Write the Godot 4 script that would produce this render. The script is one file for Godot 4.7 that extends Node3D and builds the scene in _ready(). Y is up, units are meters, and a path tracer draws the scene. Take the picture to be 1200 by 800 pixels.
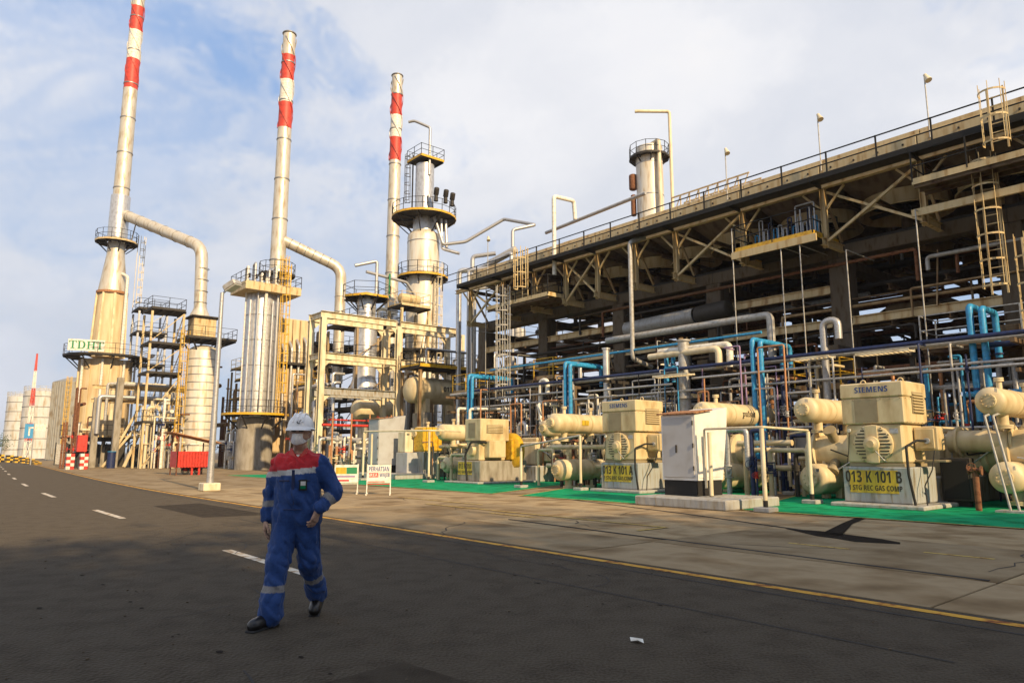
extends Node3D
# A refinery roadside: a worker in blue overalls crosses the road before compressors, an air cooler rack, furnace stacks and towers.
# World: x runs along the road towards the right of the picture, -z points from the road into the plant, y is up, metres.

var M := {}
var T := {}
var O := Vector3.ZERO
var cur: Node3D
var used := {}
var rng := RandomNumberGenerator.new()


func _ready() -> void:
	rng.seed = 7
	# camera
	var cam := Camera3D.new()
	cam.name = "camera"
	cam.position = Vector3(0, 1.45, 0)
	cam.rotation_degrees = Vector3(8.9017, 49.794, 0)
	cam.fov = 51.46
	cam.far = 4000.0
	add_child(cam)
	cam.current = true
	# sky, haze and exposure
	var env := Environment.new()
	env.background_mode = Environment.BG_SKY
	var sky := Sky.new()
	sky.sky_material = cloudy_sky()
	env.sky = sky
	env.tonemap_mode = Environment.TONE_MAPPER_LINEAR
	env.tonemap_exposure = 1.3
	env.background_energy_multiplier = 1.0
	env.fog_enabled = true
	env.fog_density = 0.00025
	env.fog_light_color = Color(0.8, 0.83, 0.88)
	env.sdfgi_enabled = true
	env.ssao_enabled = true
	env.ssil_enabled = true
	var we := WorldEnvironment.new()
	we.name = "environment"
	we.environment = env
	add_child(we)
	# low warm sun, from the right along the road
	var sun := DirectionalLight3D.new()
	sun.name = "sun"
	sun.light_energy = 1.6
	sun.light_color = Color(1.0, 0.88, 0.69)
	sun.light_angular_distance = 0.9
	sun.shadow_enabled = true
	add_child(sun)
	sun.look_at_from_position(Vector3.ZERO, Vector3(-0.86, -0.47, -0.11), Vector3.UP)
	make_materials()

	# setting
	build_ground()
	build_rack()
	build_stack_one()
	build_left_process_units()
	build_reactor_and_stack_two()
	build_cream_frame()
	build_middle_towers()
	build_tanks_and_far_left()
	build_background_units()
	build_rack_tops()
	# machines
	build_compressors()
	build_cabinets()
	build_piping()
	# small things by the road
	build_street_things()
	build_person()
	build_trees()


func cloudy_sky() -> PanoramaSkyMaterial:
	var w := 1536
	var h := 768
	var f := FastNoiseLite.new()
	f.seed = 24
	f.noise_type = FastNoiseLite.TYPE_SIMPLEX_SMOOTH
	f.frequency = 0.8
	f.fractal_octaves = 6
	f.fractal_gain = 0.5
	f.domain_warp_enabled = true
	f.domain_warp_amplitude = 0.35
	f.domain_warp_frequency = 0.9
	var im := Image.create(w, h, false, Image.FORMAT_RGBF)
	for j in h:
		var el := PI / 2 - PI * (j + 0.5) / h
		var y := sin(el)
		for i in w:
			var az := TAU * (i + 0.5) / w
			var c := Color(0.2, 0.18, 0.15)
			if y > -0.02:
				var yy := maxf(y, 0.0)
				var p := Vector3(sin(az) * cos(el), 0, -cos(az) * cos(el)) / (yy + 0.42)
				var n := f.get_noise_3d(p.x * 1.05, p.z * 1.05, 4.9 + yy)
				var t := smoothstep(-0.36, 0.08, n)
				var blue := Color(0.25, 0.4, 0.7).lerp(Color(0.47, 0.59, 0.73), pow(1.0 - yy, 3.0))
				var white := Color(0.63, 0.66, 0.74).lerp(Color(0.8, 0.795, 0.81), smoothstep(0.05, 0.4, yy))
				var soft := f.get_noise_3d(p.x * 1.9 + 7.0, p.z * 2.3, 20.0)
				white = white * (0.98 + 0.16 * clampf(soft + 0.15, -0.8, 0.5))
				c = blue.lerp(white, clampf(t * 0.8 + 0.22 * soft + 0.06, 0.0, 1.0))
				if y < 0.0:
					c = c.lerp(Color(0.2, 0.18, 0.15), -y / 0.02)
			im.set_pixel(i, j, c)
	var m := PanoramaSkyMaterial.new()
	m.energy_multiplier = 0.85
	m.panorama = ImageTexture.create_from_image(im)
	return m


# ---------------------------------------------------------------- ground, road, paving
func line_z(x: float) -> float:
	var s := maxf(0.0, -25.0 - x)
	return -7.35 - 0.07 * (s - 12.0 * (1.0 - exp(-s / 12.0)))


func strip(m: MB, x0: float, x1: float, za: float, zb: float, y: float, step := 4.0) -> void:
	# a sheet that follows the bend of the road, za and zb measured from the kerb line
	var k := maxi(1, ceili(absf(x1 - x0) / step))
	for i in k:
		var a := lerpf(x0, x1, float(i) / k)
		var b := lerpf(x0, x1, float(i + 1) / k)
		m.quad(Vector3(a, y, line_z(a) + za), Vector3(b, y, line_z(b) + za), Vector3(b, y, line_z(b) + zb), Vector3(a, y, line_z(a) + zb), Vector3.UP)


func build_ground() -> void:
	O = Vector3.ZERO
	var g := mb()
	g.quad(Vector3(-1500, -0.08, -1500), Vector3(1500, -0.08, -1500), Vector3(1500, -0.08, 1500), Vector3(-1500, -0.08, 1500), Vector3.UP)
	structure("ground", g, "ground")
	var r := mb()
	strip(r, 40, -260, -0.2, 13.0, 0.0)
	structure("road", r, "asphalt")
	# road lines
	var yl := mb()
	strip(yl, 40, -160, -0.065, 0.065, 0.004, 3.0)
	structure("edge_line_marking", yl, "yellow_line")
	var wl := mb()
	for k in range(-3, 12):
		var x := -8.07 - 9.85 * k
		strip(wl, x, x - 3.1, 3.46, 3.6, 0.004, 1.0)
	structure("centre_line_marking", wl, "white_line")
	# concrete apron: bed, then its cast slabs with open joints
	var bed := mb()
	strip(bed, 40, -30, -9.3, -0.2, -0.03, 10.0)
	var ap := structure("apron", bed, "joint")
	var xs := [22.0, 17.0, 12.0, 7.0, 2.1, -2.8, -7.7, -12.6, -17.5, -22.4, -26.2, -30.0]
	var zs := [-7.58, -9.55, -12.95, -16.6]
	for i in xs.size() - 1:
		for j in 3:
			var s := mb()
			var dy := rng.randf_range(-0.006, 0.004)
			s.bx(xs[i + 1] + 0.014, xs[i] - 0.014, -0.12, dy, zs[j + 1] + 0.012, zs[j] - 0.012, 0.008)
			part("slab", s, "slab%d" % rng.randi_range(0, 2), ap)
	var yard := mb()
	strip(yard, -30.01, -150, -60.0, -0.2, 0.0, 6.0)
	yard.quad(Vector3(40, 0, -16.61), Vector3(-30, 0, -16.61), Vector3(-30, 0, -70), Vector3(40, 0, -70), Vector3.UP)
	structure("yard_pavement", yard, "slab1")
	# worn parking lines on the apron
	var pl := mb()
	for q in [[-17.4, -8.9, -11.42], [-6.14, -5.15, -11.0], [-4.3, -3.4, -11.5], [-20.5, -16.0, -12.4], [-13.8, -12.2, -10.9]]:
		pl.quad(Vector3(q[0], 0.008, q[2]), Vector3(q[1], 0.008, q[2]), Vector3(q[1], 0.008, q[2] - 0.09), Vector3(q[0], 0.008, q[2] - 0.09), Vector3.UP)
	pl.quad(Vector3(-8.95, 0.0085, -11.51), Vector3(-8.85, 0.0085, -11.51), Vector3(-8.85, 0.0085, -10.6), Vector3(-8.95, 0.0085, -10.6), Vector3.UP)
	structure("parking_line_marking", pl, "worn_yellow")
	var stain := mb()
	for q in [[[-7.62, -17.0], [-7.42, -17.1], [-6.9, -15.0], [-6.05, -12.7], [-6.4, -12.6], [-7.1, -15.0]], [[-7.3, -13.05], [-6.9, -12.75], [-6.3, -12.3], [-5.9, -12.2], [-5.5, -12.0], [-4.9, -12.25], [-5.0, -12.5], [-5.4, -12.75], [-6.2, -13.0], [-6.7, -13.15]]]:
		var c := Vector3.ZERO
		for p in q:
			c += Vector3(p[0], 0.007, p[1])
		c /= q.size()
		for i in q.size():
			var a: Array = q[i]
			var b: Array = q[(i + 1) % q.size()]
			stain.tri(c, Vector3(a[0], 0.007, a[1]), Vector3(b[0], 0.007, b[1]), Vector3.UP)
	structure("oil_stain_marking", stain, "oil")
	var seam := mb()
	for q in [[-17.5, -16.3, -10.6, -14.35], [-10.6, -14.35, -6.9, -13.0], [-12.2, -10.2, -2.9, -9.56]]:
		seam.slab([Vector3(q[0], 0.002, q[1]), Vector3(q[2], 0.002, q[3]), Vector3(q[2], 0.002, q[3] - 0.06), Vector3(q[0], 0.002, q[1] - 0.06)], Vector3(0, 0.008, 0))
	structure("tar_seam_marking", seam, "joint")
	# cracks in the slabs, and resealed joints and a patch in the asphalt
	var cr := mb()
	var gg := RandomNumberGenerator.new()
	gg.seed = 9
	for k in 16:
		var p := Vector3(gg.randf_range(-28, 2), 0.006, gg.randf_range(-16, -8))
		var dv := Vector3(gg.randf_range(-1, 1), 0, gg.randf_range(-1, 1)).normalized()
		for j in gg.randi_range(4, 10):
			var q := p + dv * gg.randf_range(0.2, 0.5)
			var sd := dv.cross(Vector3.UP) * gg.randf_range(0.006, 0.014)
			cr.quad(p - sd, q - sd, q + sd, p + sd, Vector3.UP)
			p = q
			dv = dv.rotated(Vector3.UP, gg.randf_range(-0.7, 0.7))
	structure("crack_marking", cr, "joint")
	var seal := mb()
	strip(seal, 30, -60, 0.32, 0.36, 0.004, 1.7)
	strip(seal, -2, -16, 1.6, 1.625, 0.004, 1.3)
	for k in 12:
		var p := Vector3(gg.randf_range(-16, -2.5), 0.004, gg.randf_range(-6.8, -1.0))
		var dv := Vector3(1, 0, gg.randf_range(-0.5, 0.5)).normalized()
		for j in gg.randi_range(4, 12):
			var q := p + dv * gg.randf_range(0.12, 0.3)
			var sd := dv.cross(Vector3.UP) * gg.randf_range(0.004, 0.009)
			seal.quad(p - sd, q - sd, q + sd, p + sd, Vector3.UP)
			p = q
			dv = dv.rotated(Vector3.UP, gg.randf_range(-0.5, 0.5))
	structure("road_crack_marking", seal, "joint")
	var patch := mb()
	for q in [[[-21.5, -5.3], [-17.0, -5.25], [-16.8, -6.7], [-21.8, -6.6]], [[-4.4, -1.9], [-3.1, -2.0], [-3.0, -3.0], [-4.5, -2.8]]]:
		patch.quad(Vector3(q[0][0], 0.0025, q[0][1]), Vector3(q[1][0], 0.0025, q[1][1]), Vector3(q[2][0], 0.0025, q[2][1]), Vector3(q[3][0], 0.0025, q[3][1]), Vector3.UP)
	structure("road_patch_surface", patch, "asphalt_patch")
	var drip := mb()
	for k in 34:
		var p := Vector3(gg.randf_range(-20, -3), 0.005, (-5.4 if k % 2 else -1.9) + gg.randfn() * 0.35)
		var dr := gg.randf_range(0.008, 0.026)
		for j in 8:
			var a0 := TAU * j / 8
			var a1 := TAU * (j + 1) / 8
			drip.tri(p, p + Vector3(cos(a0) * dr * 1.7, 0, sin(a0) * dr), p + Vector3(cos(a1) * dr * 1.7, 0, sin(a1) * dr), Vector3.UP)
	structure("oil_drip_marking", drip, "oil")
	# stones and grit scattered on the road
	var grit := mb()
	for k in 160:
		var p := Vector3(gg.randf_range(-14, -1.5), 0.0, gg.randf_range(-7.2, -0.5))
		var gr := gg.randf_range(0.004, 0.013)
		grit.box(p + Vector3(0, gr * 0.5, 0), Vector3(gr * 2, gr * 1.3, gr * 1.6), Basis(Vector3.UP, gg.randf() * 6.0), gr * 0.4)
	structure("grit", grit, "ground", "stuff")
	# green painted floors of the compressor bays, yellow borders
	var bays := [
		[[-47, -15.7], [-19.9, -15.9], [-22.3, -20.6], [-25.0, -26.5], [-47, -26.5]],
		[[-18.5, -15.95], [-11.5, -16.0], [-14.7, -26.5], [-24.2, -26.5]],
		[[-10.35, -16.35], [14, -16.75], [14, -26.5], [-13.5, -26.5]]]
	for b in bays:
		var m := mb()
		var yb := mb()
		for i in range(1, b.size() - 1):
			m.tri(Vector3(b[0][0], 0.012, b[0][1]), Vector3(b[i][0], 0.012, b[i][1]), Vector3(b[i + 1][0], 0.012, b[i + 1][1]), Vector3.UP)
		for i in b.size():
			var p := Vector3(b[i][0], 0.016, b[i][1])
			var q := Vector3(b[(i + 1) % b.size()][0], 0.016, b[(i + 1) % b.size()][1])
			var sd := (q - p).normalized().cross(Vector3.UP) * 0.05
			yb.quad(p - sd, q - sd, q + sd, p + sd, Vector3.UP)
		structure("painted_floor", m, "green_paint")
		structure("floor_border_marking", yb, "worn_yellow")


# ---------------------------------------------------------------- shared pieces of plant
func rail_part(parent: Node3D, pts: Array, closed := false, m := "black", h := 1.1, gap := 1.4) -> void:
	part("railing", mb().rail(pts, h, gap, 0.022, closed), m, parent)


func circle(c: Vector3, r: float, k := 16, a0 := 0.0, a1 := TAU) -> Array:
	var p := []
	var full := absf(a1 - a0 - TAU) < 0.01
	for i in k + (0 if full else 1):
		var a := lerpf(a0, a1, float(i) / k)
		p.append(c + Vector3(cos(a) * r, 0, sin(a) * r))
	return p


# round platform: deck, toe board, brackets and rail as a part with sub-parts
func ring_platform(parent: Node3D, c: Vector3, ri: float, ro: float, edge := "yellow", railm := "black", k := 18, under := "dark_steel") -> void:
	var d := mb()
	d.lathe(c, Vector3.UP, [Vector2(ri, 0), Vector2(ro, 0), Vector2(ro, 0.07), Vector2(ri, 0.07), Vector2(ri, 0)], k)
	var p := part("platform", d, under, parent)
	var e := mb()
	e.lathe(c, Vector3.UP, [Vector2(ro + 0.004, -0.06), Vector2(ro + 0.02, -0.06), Vector2(ro + 0.02, 0.13), Vector2(ro + 0.004, 0.13), Vector2(ro + 0.004, -0.06)], k)
	part("toe_board", e, edge, p)
	for i in 8:
		var a := TAU * i / 8
		var dv := Vector3(cos(a), 0, sin(a))
		var b := mb()
		b.bar(c + dv * ri - Vector3(0, (ro - ri) * 0.9, 0), c + dv * (ro - 0.1) - Vector3(0, 0.05, 0), 0.09, 0.09)
		b.bar(c + dv * ri - Vector3(0, 0.08, 0), c + dv * (ro - 0.05) - Vector3(0, 0.08, 0), 0.08, 0.12)
		part("bracket", b, under, p)
	part("railing", mb().rail(circle(c + Vector3(0, 0.07, 0), ro - 0.04, k), 1.1, 1.4, 0.022, true), railm, p)


# rectangular platform with rail all round
func deck_platform(parent: Node3D, x0: float, x1: float, y: float, z0: float, z1: float, edge := "yellow", railm := "black", under := "dark_steel") -> void:
	var p := part("platform", mb().bx(x0, x1, y - 0.06, y, z0, z1), under, parent)
	var e := mb()
	for q in [[x0, x1, z0 - 0.02, z0 - 0.004], [x0, x1, z1 + 0.004, z1 + 0.02]]:
		e.bx(q[0], q[1], y - 0.1, y + 0.12, q[2], q[3])
	for q in [[x0 - 0.02, x0 - 0.004], [x1 + 0.004, x1 + 0.02]]:
		e.bx(q[0], q[1], y - 0.1, y + 0.12, z0 - 0.02, z1 + 0.02)
	part("toe_board", e, edge, p)
	var k := maxi(2, roundi(absf(z1 - z0) / 1.2))
	for i in k + 1:
		var z := lerpf(z0 + 0.06, z1 - 0.06, float(i) / k)
		part("joist", mb().ibeam(Vector3(x0 + 0.02, y - 0.15, z), Vector3(x1 - 0.02, y - 0.15, z), 0.09, 0.16), under, p)
	part("railing", mb().rail([Vector3(x0, y, z0), Vector3(x1, y, z0), Vector3(x1, y, z1), Vector3(x0, y, z1)], 1.1, 1.4, 0.022, true), railm, p)


# ladder with safety hoops, climbing at p from y0 to y1; out points away from the wall
func ladder_pieces(parent: Node3D, p: Vector3, y0: float, y1: float, out: Vector3, railm := "yellow", hoops_from := 2.2, w := 0.45) -> void:
	var sd := out.cross(Vector3.UP).normalized() * (w / 2)
	for s in [-1.0, 1.0]:
		var r := mb()
		r.bar(Vector3(p.x, y0, p.z) + sd * s, Vector3(p.x, y1 + 1.0, p.z) + sd * s, 0.05, 0.05)
		part("side_rail", r, railm, parent)
	var y := y0 + 0.3
	var g: ArrayMesh = MB.new().bar(-sd, sd, 0.028, 0.028).mesh(M[railm])
	while y < y1 + 0.9:
		var ru := MeshInstance3D.new()
		ru.name = "rung"
		ru.mesh = g
		parent.add_child(ru, true)
		ru.position = Vector3(p.x, y, p.z) - O
		y += 0.3
	if hoops_from > 0:
		var h := mb()
		y = y0 + hoops_from
		var rr := 0.38
		var c0 := out * rr
		while y < y1 + 1.05:
			var last := Vector3.ZERO
			for i in 11:
				var a := lerpf(-PI * 0.62, PI * 0.62, i / 10.0)
				var q := Vector3(p.x, y, p.z) + c0 + out * (cos(a) * rr) + sd.normalized() * (sin(a) * rr)
				if i > 0:
					h.bar(last, q, 0.012, 0.06)
				last = q
			y += 0.85
		for i in 5:
			var a := lerpf(-PI * 0.6, PI * 0.6, i / 4.0)
			var q := Vector3(p.x, 0, p.z) + c0 + out * (cos(a) * rr * 0.98) + sd.normalized() * (sin(a) * rr * 0.98)
			h.bar(q + Vector3(0, y0 + hoops_from, 0), q + Vector3(0, y1 + 1.0, 0), 0.05, 0.012)
		part("safety_hoop", h, railm, parent)


# column shell with cladding seams and bands
func shell(parent: Node3D, c: Vector3, r: float, y0: float, y1: float, m := "clad", band := 1.5, dome := true, called := "shell") -> void:
	var s := mb()
	var pr := [Vector2(0, y0), Vector2(r, y0), Vector2(r, y1)]
	if dome:
		for i in range(1, 7):
			var t := i / 6.0 * PI / 2
			pr.append(Vector2(r * cos(t), y1 + r * 0.55 * sin(t)))
	else:
		pr.append(Vector2(0, y1))
	s.lathe(Vector3(c.x, 0, c.z), Vector3.UP, pr, 32)
	part(called, s, m, parent)
	var y := y0 + band
	while y < y1:
		var b := mb()
		b.lathe(Vector3(c.x, y, c.z), Vector3.UP, [Vector2(r + 0.002, -0.04), Vector2(r + 0.022, -0.04), Vector2(r + 0.022, 0.04), Vector2(r + 0.002, 0.04)], 32)
		part("cladding_band", b, "clad_seam", parent)
		y += band


func nozzle(m: MB, c: Vector3, dir: Vector3, r: float, l: float) -> void:
	m.cyl(c, c + dir * l, r, -1, 12)
	m.cyl(c + dir * (l - 0.09), c + dir * (l - 0.045), r * 1.65, -1, 14)
	m.cyl(c + dir * (l - 0.035), c + dir * (l + 0.01), r * 1.65, -1, 14)


func valve(m: MB, c: Vector3, along: Vector3, stem: Vector3, s: float) -> void:
	m.drum(c - along * s * 0.5, c + along * s * 0.5, s * 0.62, 10, 0.7)
	for e in [-1.0, 1.0]:
		m.cyl(c + along * s * 1.15 * e - along * s * 0.12, c + along * s * 1.15 * e + along * s * 0.12, s * 0.95, -1, 12)
		m.cyl(c + along * s * 0.5 * e, c + along * s * 1.2 * e, s * 0.5, -1, 10)
	m.cyl(c, c + stem * s * 1.7, s * 0.33, s * 0.22, 8)
	m.cyl(c + stem * s * 1.7, c + stem * s * 2.7, s * 0.07, -1, 6)
	m.torus(c + stem * s * 2.5, stem, s * 0.85, s * 0.08, 14, 5)
	m.bar(c + stem * s * 2.5 - along * s * 0.85, c + stem * s * 2.5 + along * s * 0.85, s * 0.1, s * 0.08)

# ---------------------------------------------------------------- the long rack with its air coolers
func build_rack() -> void:
	var xl := -38.0
	var xr := 14.0
	var rk := thing("pipe_rack", "long dark concrete and brown steel rack carrying a deck of air coolers behind the compressors", "pipe rack", Vector3(-12, 0, -36))
	var cols := [-37.0, -31.0, -25.0, -19.0, -13.0, -7.0, -1.0, 5.0, 11.0]
	var rows := [-29.0, -37.0, -45.0]
	for z in rows:
		for x in cols:
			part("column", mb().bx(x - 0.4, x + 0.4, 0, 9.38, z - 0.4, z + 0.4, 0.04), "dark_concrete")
	for z in rows:
		for i in cols.size() - 1:
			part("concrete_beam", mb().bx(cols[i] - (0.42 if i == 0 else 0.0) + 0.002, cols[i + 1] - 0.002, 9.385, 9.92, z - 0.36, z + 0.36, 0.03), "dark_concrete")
	for x in cols:
		for y in [5.65, 9.5]:
			for k in 2:
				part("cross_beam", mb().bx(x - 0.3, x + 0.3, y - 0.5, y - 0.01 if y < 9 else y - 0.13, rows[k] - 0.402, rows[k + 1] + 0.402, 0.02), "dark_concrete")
		part("corbel", mb().bx(x - 0.29, x + 0.29, 5.15, 5.64, -28.598, -27.5, 0.02), "dark_concrete")
	# long steel beams between the columns, two levels
	for lv in [[8.12, -29.0, -38.0, -13.0], [6.7, -29.0, -38.0, 13.0], [8.1, -37.0, -38.0, 13.0], [6.6, -45.0, -38.0, 13.0], [4.2, -29.0, -38.0, -16.0], [3.6, -37.0, -38.0, 13.0]]:
		for i in cols.size() - 1:
			if cols[i + 1] <= lv[3] + 0.1:
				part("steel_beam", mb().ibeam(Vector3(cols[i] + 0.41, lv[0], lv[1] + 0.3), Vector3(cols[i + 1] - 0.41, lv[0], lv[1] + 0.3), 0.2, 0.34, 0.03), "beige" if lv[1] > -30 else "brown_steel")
	for x in cols:
		for y in [8.12, 6.7]:
			part("steel_cross_beam", mb().ibeam(Vector3(x + 2.0, y - 0.32, -28.4), Vector3(x + 2.0, y - 0.32, -45), 0.16, 0.22), "brown_steel")
			part("steel_cross_beam", mb().ibeam(Vector3(x + 4.0, y - 0.32, -28.4), Vector3(x + 4.0, y - 0.32, -45), 0.16, 0.22), "brown_steel")
	# steel posts, braces and the deck they carry
	var posts := [-36.35, -33.0, -30.1, -27.5, -25.1, -22.5, -20.0, -16.4, -12.75, -9.1, -5.45, -1.8, 1.85, 5.5, 9.15, 12.8]
	for x in posts:
		for z in [-27.2, -33.5, -39.5, -45.6]:
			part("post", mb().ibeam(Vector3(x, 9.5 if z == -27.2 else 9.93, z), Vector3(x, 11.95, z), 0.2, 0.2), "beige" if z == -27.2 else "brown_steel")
	for x in posts:
		part("post_bracket", mb().ibeam(Vector3(x, 9.72, -26.9), Vector3(x, 9.72, -28.63), 0.18, 0.3), "beige")
	var crossed := [[-36.35, -33.0], [-27.5, -25.1], [-20.0, -16.4], [-12.75, -9.1], [-5.45, -1.8], [1.85, 5.5]]
	for c in crossed:
		part("brace", mb().bar(Vector3(c[0] + 0.1, 9.75, -27.17), Vector3(c[1] - 0.1, 11.8, -27.17), 0.1, 0.1), "beige")
		part("brace", mb().bar(Vector3(c[0] + 0.1, 11.8, -27.29), Vector3(c[1] - 0.1, 9.75, -27.29), 0.1, 0.1), "beige")
	for x in posts:
		for s in [-1.0, 1.0]:
			part("knee_brace", mb().bar(Vector3(x + 0.1 * s, 11.1, -27.23), Vector3(x + 0.85 * s, 11.9, -27.23), 0.08, 0.08), "beige")
		part("knee_brace", mb().bar(Vector3(x, 10.0, -28.6), Vector3(x, 11.85, -27.3), 0.1, 0.1), "beige_old")
		part("deck_beam", mb().ibeam(Vector3(x, 11.84, -27.31), Vector3(x, 11.84, -46), 0.18, 0.2), "brown_steel")
	for z in [-27.2, -33.5, -39.5, -45.6]:
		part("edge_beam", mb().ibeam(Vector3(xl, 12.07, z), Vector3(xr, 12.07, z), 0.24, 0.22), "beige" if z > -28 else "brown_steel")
	# air cooler bays: tube bundle box, header box, louvres and fan rings
	for i in posts.size() - 1:
		var a: float = posts[i] + 0.02
		var b: float = posts[i + 1] - 0.02
		var m := (a + b) / 2
		part("tube_bundle", mb().bx(a, b, 12.6, 12.98, -45.9, -27.32), "beige_old")
		part("header_box", mb().bx(a, b, 12.54, 12.95, -27.3, -27.05, 0.015), "beige")
		var st := mb()
		for k in 4:
			st.bx(lerpf(a, b, (k + 0.5) / 4) - 0.03, lerpf(a, b, (k + 0.5) / 4) + 0.03, 12.66, 12.72, -27.05, -27.0)
		crumbs("plug", st, "dark_steel")
		part("louvre_frame", mb().bx(a, b, 13.0, 13.26, -45.8, -27.4, 0.01), "beige")
		for k in 6:
			part("louvre", mb().bx(a, b, 13.265, 13.3, -27.5 - k * 3.0 - 0.9, -27.5 - k * 3.0), "rusty")
		for z in [-30.6, -36.5, -42.6]:
			var r := minf(1.62, (b - a) / 2 - 0.08)
			var f := mb()
			f.lathe(Vector3(m, 11.2, z), Vector3.UP, [Vector2(r + 0.12, 0), Vector2(r + 0.02, 0.12), Vector2(r, 0.62), Vector2(r + 0.03, 0.62), Vector2(r + 0.05, 0.12), Vector2(r + 0.14, 0), Vector2(r + 0.12, 0)], 28)
			f.torus(Vector3(m, 11.2, z), Vector3.UP, r + 0.13, 0.035, 28, 6)
			var fr := part("fan_ring", f, "beige")
			var pl := mb()
			for k in 28:
				var t0 := TAU * k / 28
				var t1 := TAU * (k + 1) / 28
				var p0 := Vector3(m + cos(t0) * r, 11.81, z + sin(t0) * r)
				var p1 := Vector3(m + cos(t1) * r, 11.81, z + sin(t1) * r)
				var q0 := Vector3(clampf(m + cos(t0) * 9, a, b), 12.58, clampf(z + sin(t0) * 9, z - 2.9, z + 2.9))
				var q1 := Vector3(clampf(m + cos(t1) * 9, a, b), 12.58, clampf(z + sin(t1) * 9, z - 2.9, z + 2.9))
				pl.quad(p0, p1, q1, q0, Vector3(-cos(t0), 0.8, -sin(t0)).normalized())
			part("plenum", pl, "brown_steel", fr)
			var bl := mb()
			bl.cyl(Vector3(m, 11.25, z), Vector3(m, 11.55, z), 0.2, -1, 12)
			for k in 4:
				var t := TAU * k / 4 + i
				var dv := Vector3(cos(t), 0, sin(t))
				bl.box(Vector3(m, 11.42, z) + dv * (r * 0.52), Vector3(0.26, 0.02, r * 0.86), MB.frame(dv).rotated(dv, 0.35))
			part("fan", bl, "dark_steel", fr)
			part("fan_support", mb().ibeam(Vector3(m, 11.1, z - 2.9), Vector3(m, 11.1, z + 2.9), 0.12, 0.16), "brown_steel", fr)
			part("fan_motor", mb().cyl(Vector3(m, 10.45, z), Vector3(m, 11.0, z), 0.24, 0.2, 12), "brown_steel", fr)
	# walkway along the front
	for i in range(0, posts.size() - 1):
		part("walkway_grating", mb().bx(posts[i] + 0.006, posts[i + 1] - 0.006, 12.05, 12.1, -26.98, -26.08), "dark_steel")
		part("walkway_channel", mb().bx(posts[i] + 0.004, posts[i + 1] - 0.004, 11.94, 12.15, -26.07, -26.03, 0.008), "black")
	for x in posts:
		part("walkway_bracket", mb().bar(Vector3(x, 11.98, -26.08), Vector3(x, 11.98, -27.07), 0.08, 0.12), "dark_steel")
	part("walkway_railing", mb().rail([Vector3(xl, 12.0, -26.08), Vector3(xr, 12.0, -26.08)], 0.95, 1.85, 0.026), "black")
	# instrument platforms hung between posts
	deck_platform(rk, -16.3, -12.85, 9.98, -28.5, -26.35, "yellow", "black")
	deck_platform(rk, -33.0, -27.6, 10.02, -28.0, -25.9, "beige", "black", "brown_steel")
	deck_platform(rk, -9.0, -5.6, 10.8, -27.1, -26.0, "beige", "black", "brown_steel")
	part("side_channel", mb().bx(-16.45, -12.7, 9.62, 9.92, -26.34, -26.26), "beige")
	part("side_channel", mb().bx(-9.3, 0.0, 9.72, 9.98, -26.62, -26.5), "beige")
	# blue and grey instrument tubing on the hung platform
	var bt := thing("instrument_tubing", "blue and grey instrument tubes on the small platform hung under the deck", "piping", Vector3(-14.6, 10.0, -27.4))
	for k in 14:
		var x := -16.0 + k * 0.22
		var hh := rng.randf_range(0.7, 1.5)
		part("tube", mb().pipe([Vector3(x, 10.0, -27.5), Vector3(x, 10 + hh, -27.5), Vector3(x + 0.16, 10 + hh, -27.5), Vector3(x + 0.16, 10.1, -27.5)], 0.03, 6), ["blue", "galv", "galv", "navy"][k % 4])
	part("tube", mb().pipe([Vector3(-13.9, 10.0, -27.1), Vector3(-13.9, 11.5, -27.1), Vector3(-13.1, 11.5, -27.1), Vector3(-13.1, 10.0, -27.1)], 0.035, 6), "galv")
	part("tube", mb().pipe([Vector3(-13.7, 10.0, -27.1), Vector3(-13.7, 11.35, -27.1), Vector3(-13.3, 11.35, -27.1), Vector3(-13.3, 10.0, -27.1)], 0.03, 6), "galv")
	# ladders
	var la := thing("caged_ladder", "rusty pale caged ladder hanging under the deck at the near end of the rack", "ladder", Vector3(-7.0, 6.0, -26.7))
	ladder_pieces(la, Vector3(-7.0, 0, -26.95), 6.6, 10.3, Vector3(0, 0, 1), "beige", 0.2)
	la = thing("caged_ladder", "short pale caged ladder rising past the walkway edge to the deck top", "ladder", Vector3(-6.2, 11.0, -26))
	ladder_pieces(la, Vector3(-6.3, 0, -25.95), 11.1, 12.2, Vector3(0, 0, 1), "beige", 0.1)
	la = thing("caged_ladder", "caged ladder dropping from the bracket platform at the far end of the rack", "ladder", Vector3(-31.0, 4.0, -25.8))
	ladder_pieces(la, Vector3(-31.0, 0, -25.85), 3.4, 10.0, Vector3(0, 0, 1), "grey_pipe", 1.0)
	la = thing("caged_ladder", "low caged ladder with pale hoops beside the concrete column nearest the picture edge", "ladder", Vector3(-6.3, 0, -26.4))
	ladder_pieces(la, Vector3(-5.9, 0, -26.4), 2.0, 7.2, Vector3(0, 0, 1), "beige", 1.2)
	la = thing("caged_ladder", "ladder climbing from the bracket platform to the walkway at the far end", "ladder", Vector3(-29.6, 10.0, -26))
	ladder_pieces(la, Vector3(-29.6, 0, -26.0), 10.05, 12.0, Vector3(0, 0, 1), "beige", 0.6)
	# pipes lying in the rack, level by level
	var lying := thing("rack_piping", "dark process pipes lying in rows through the levels of the rack", "piping", Vector3(-12, 6, -36))
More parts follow.
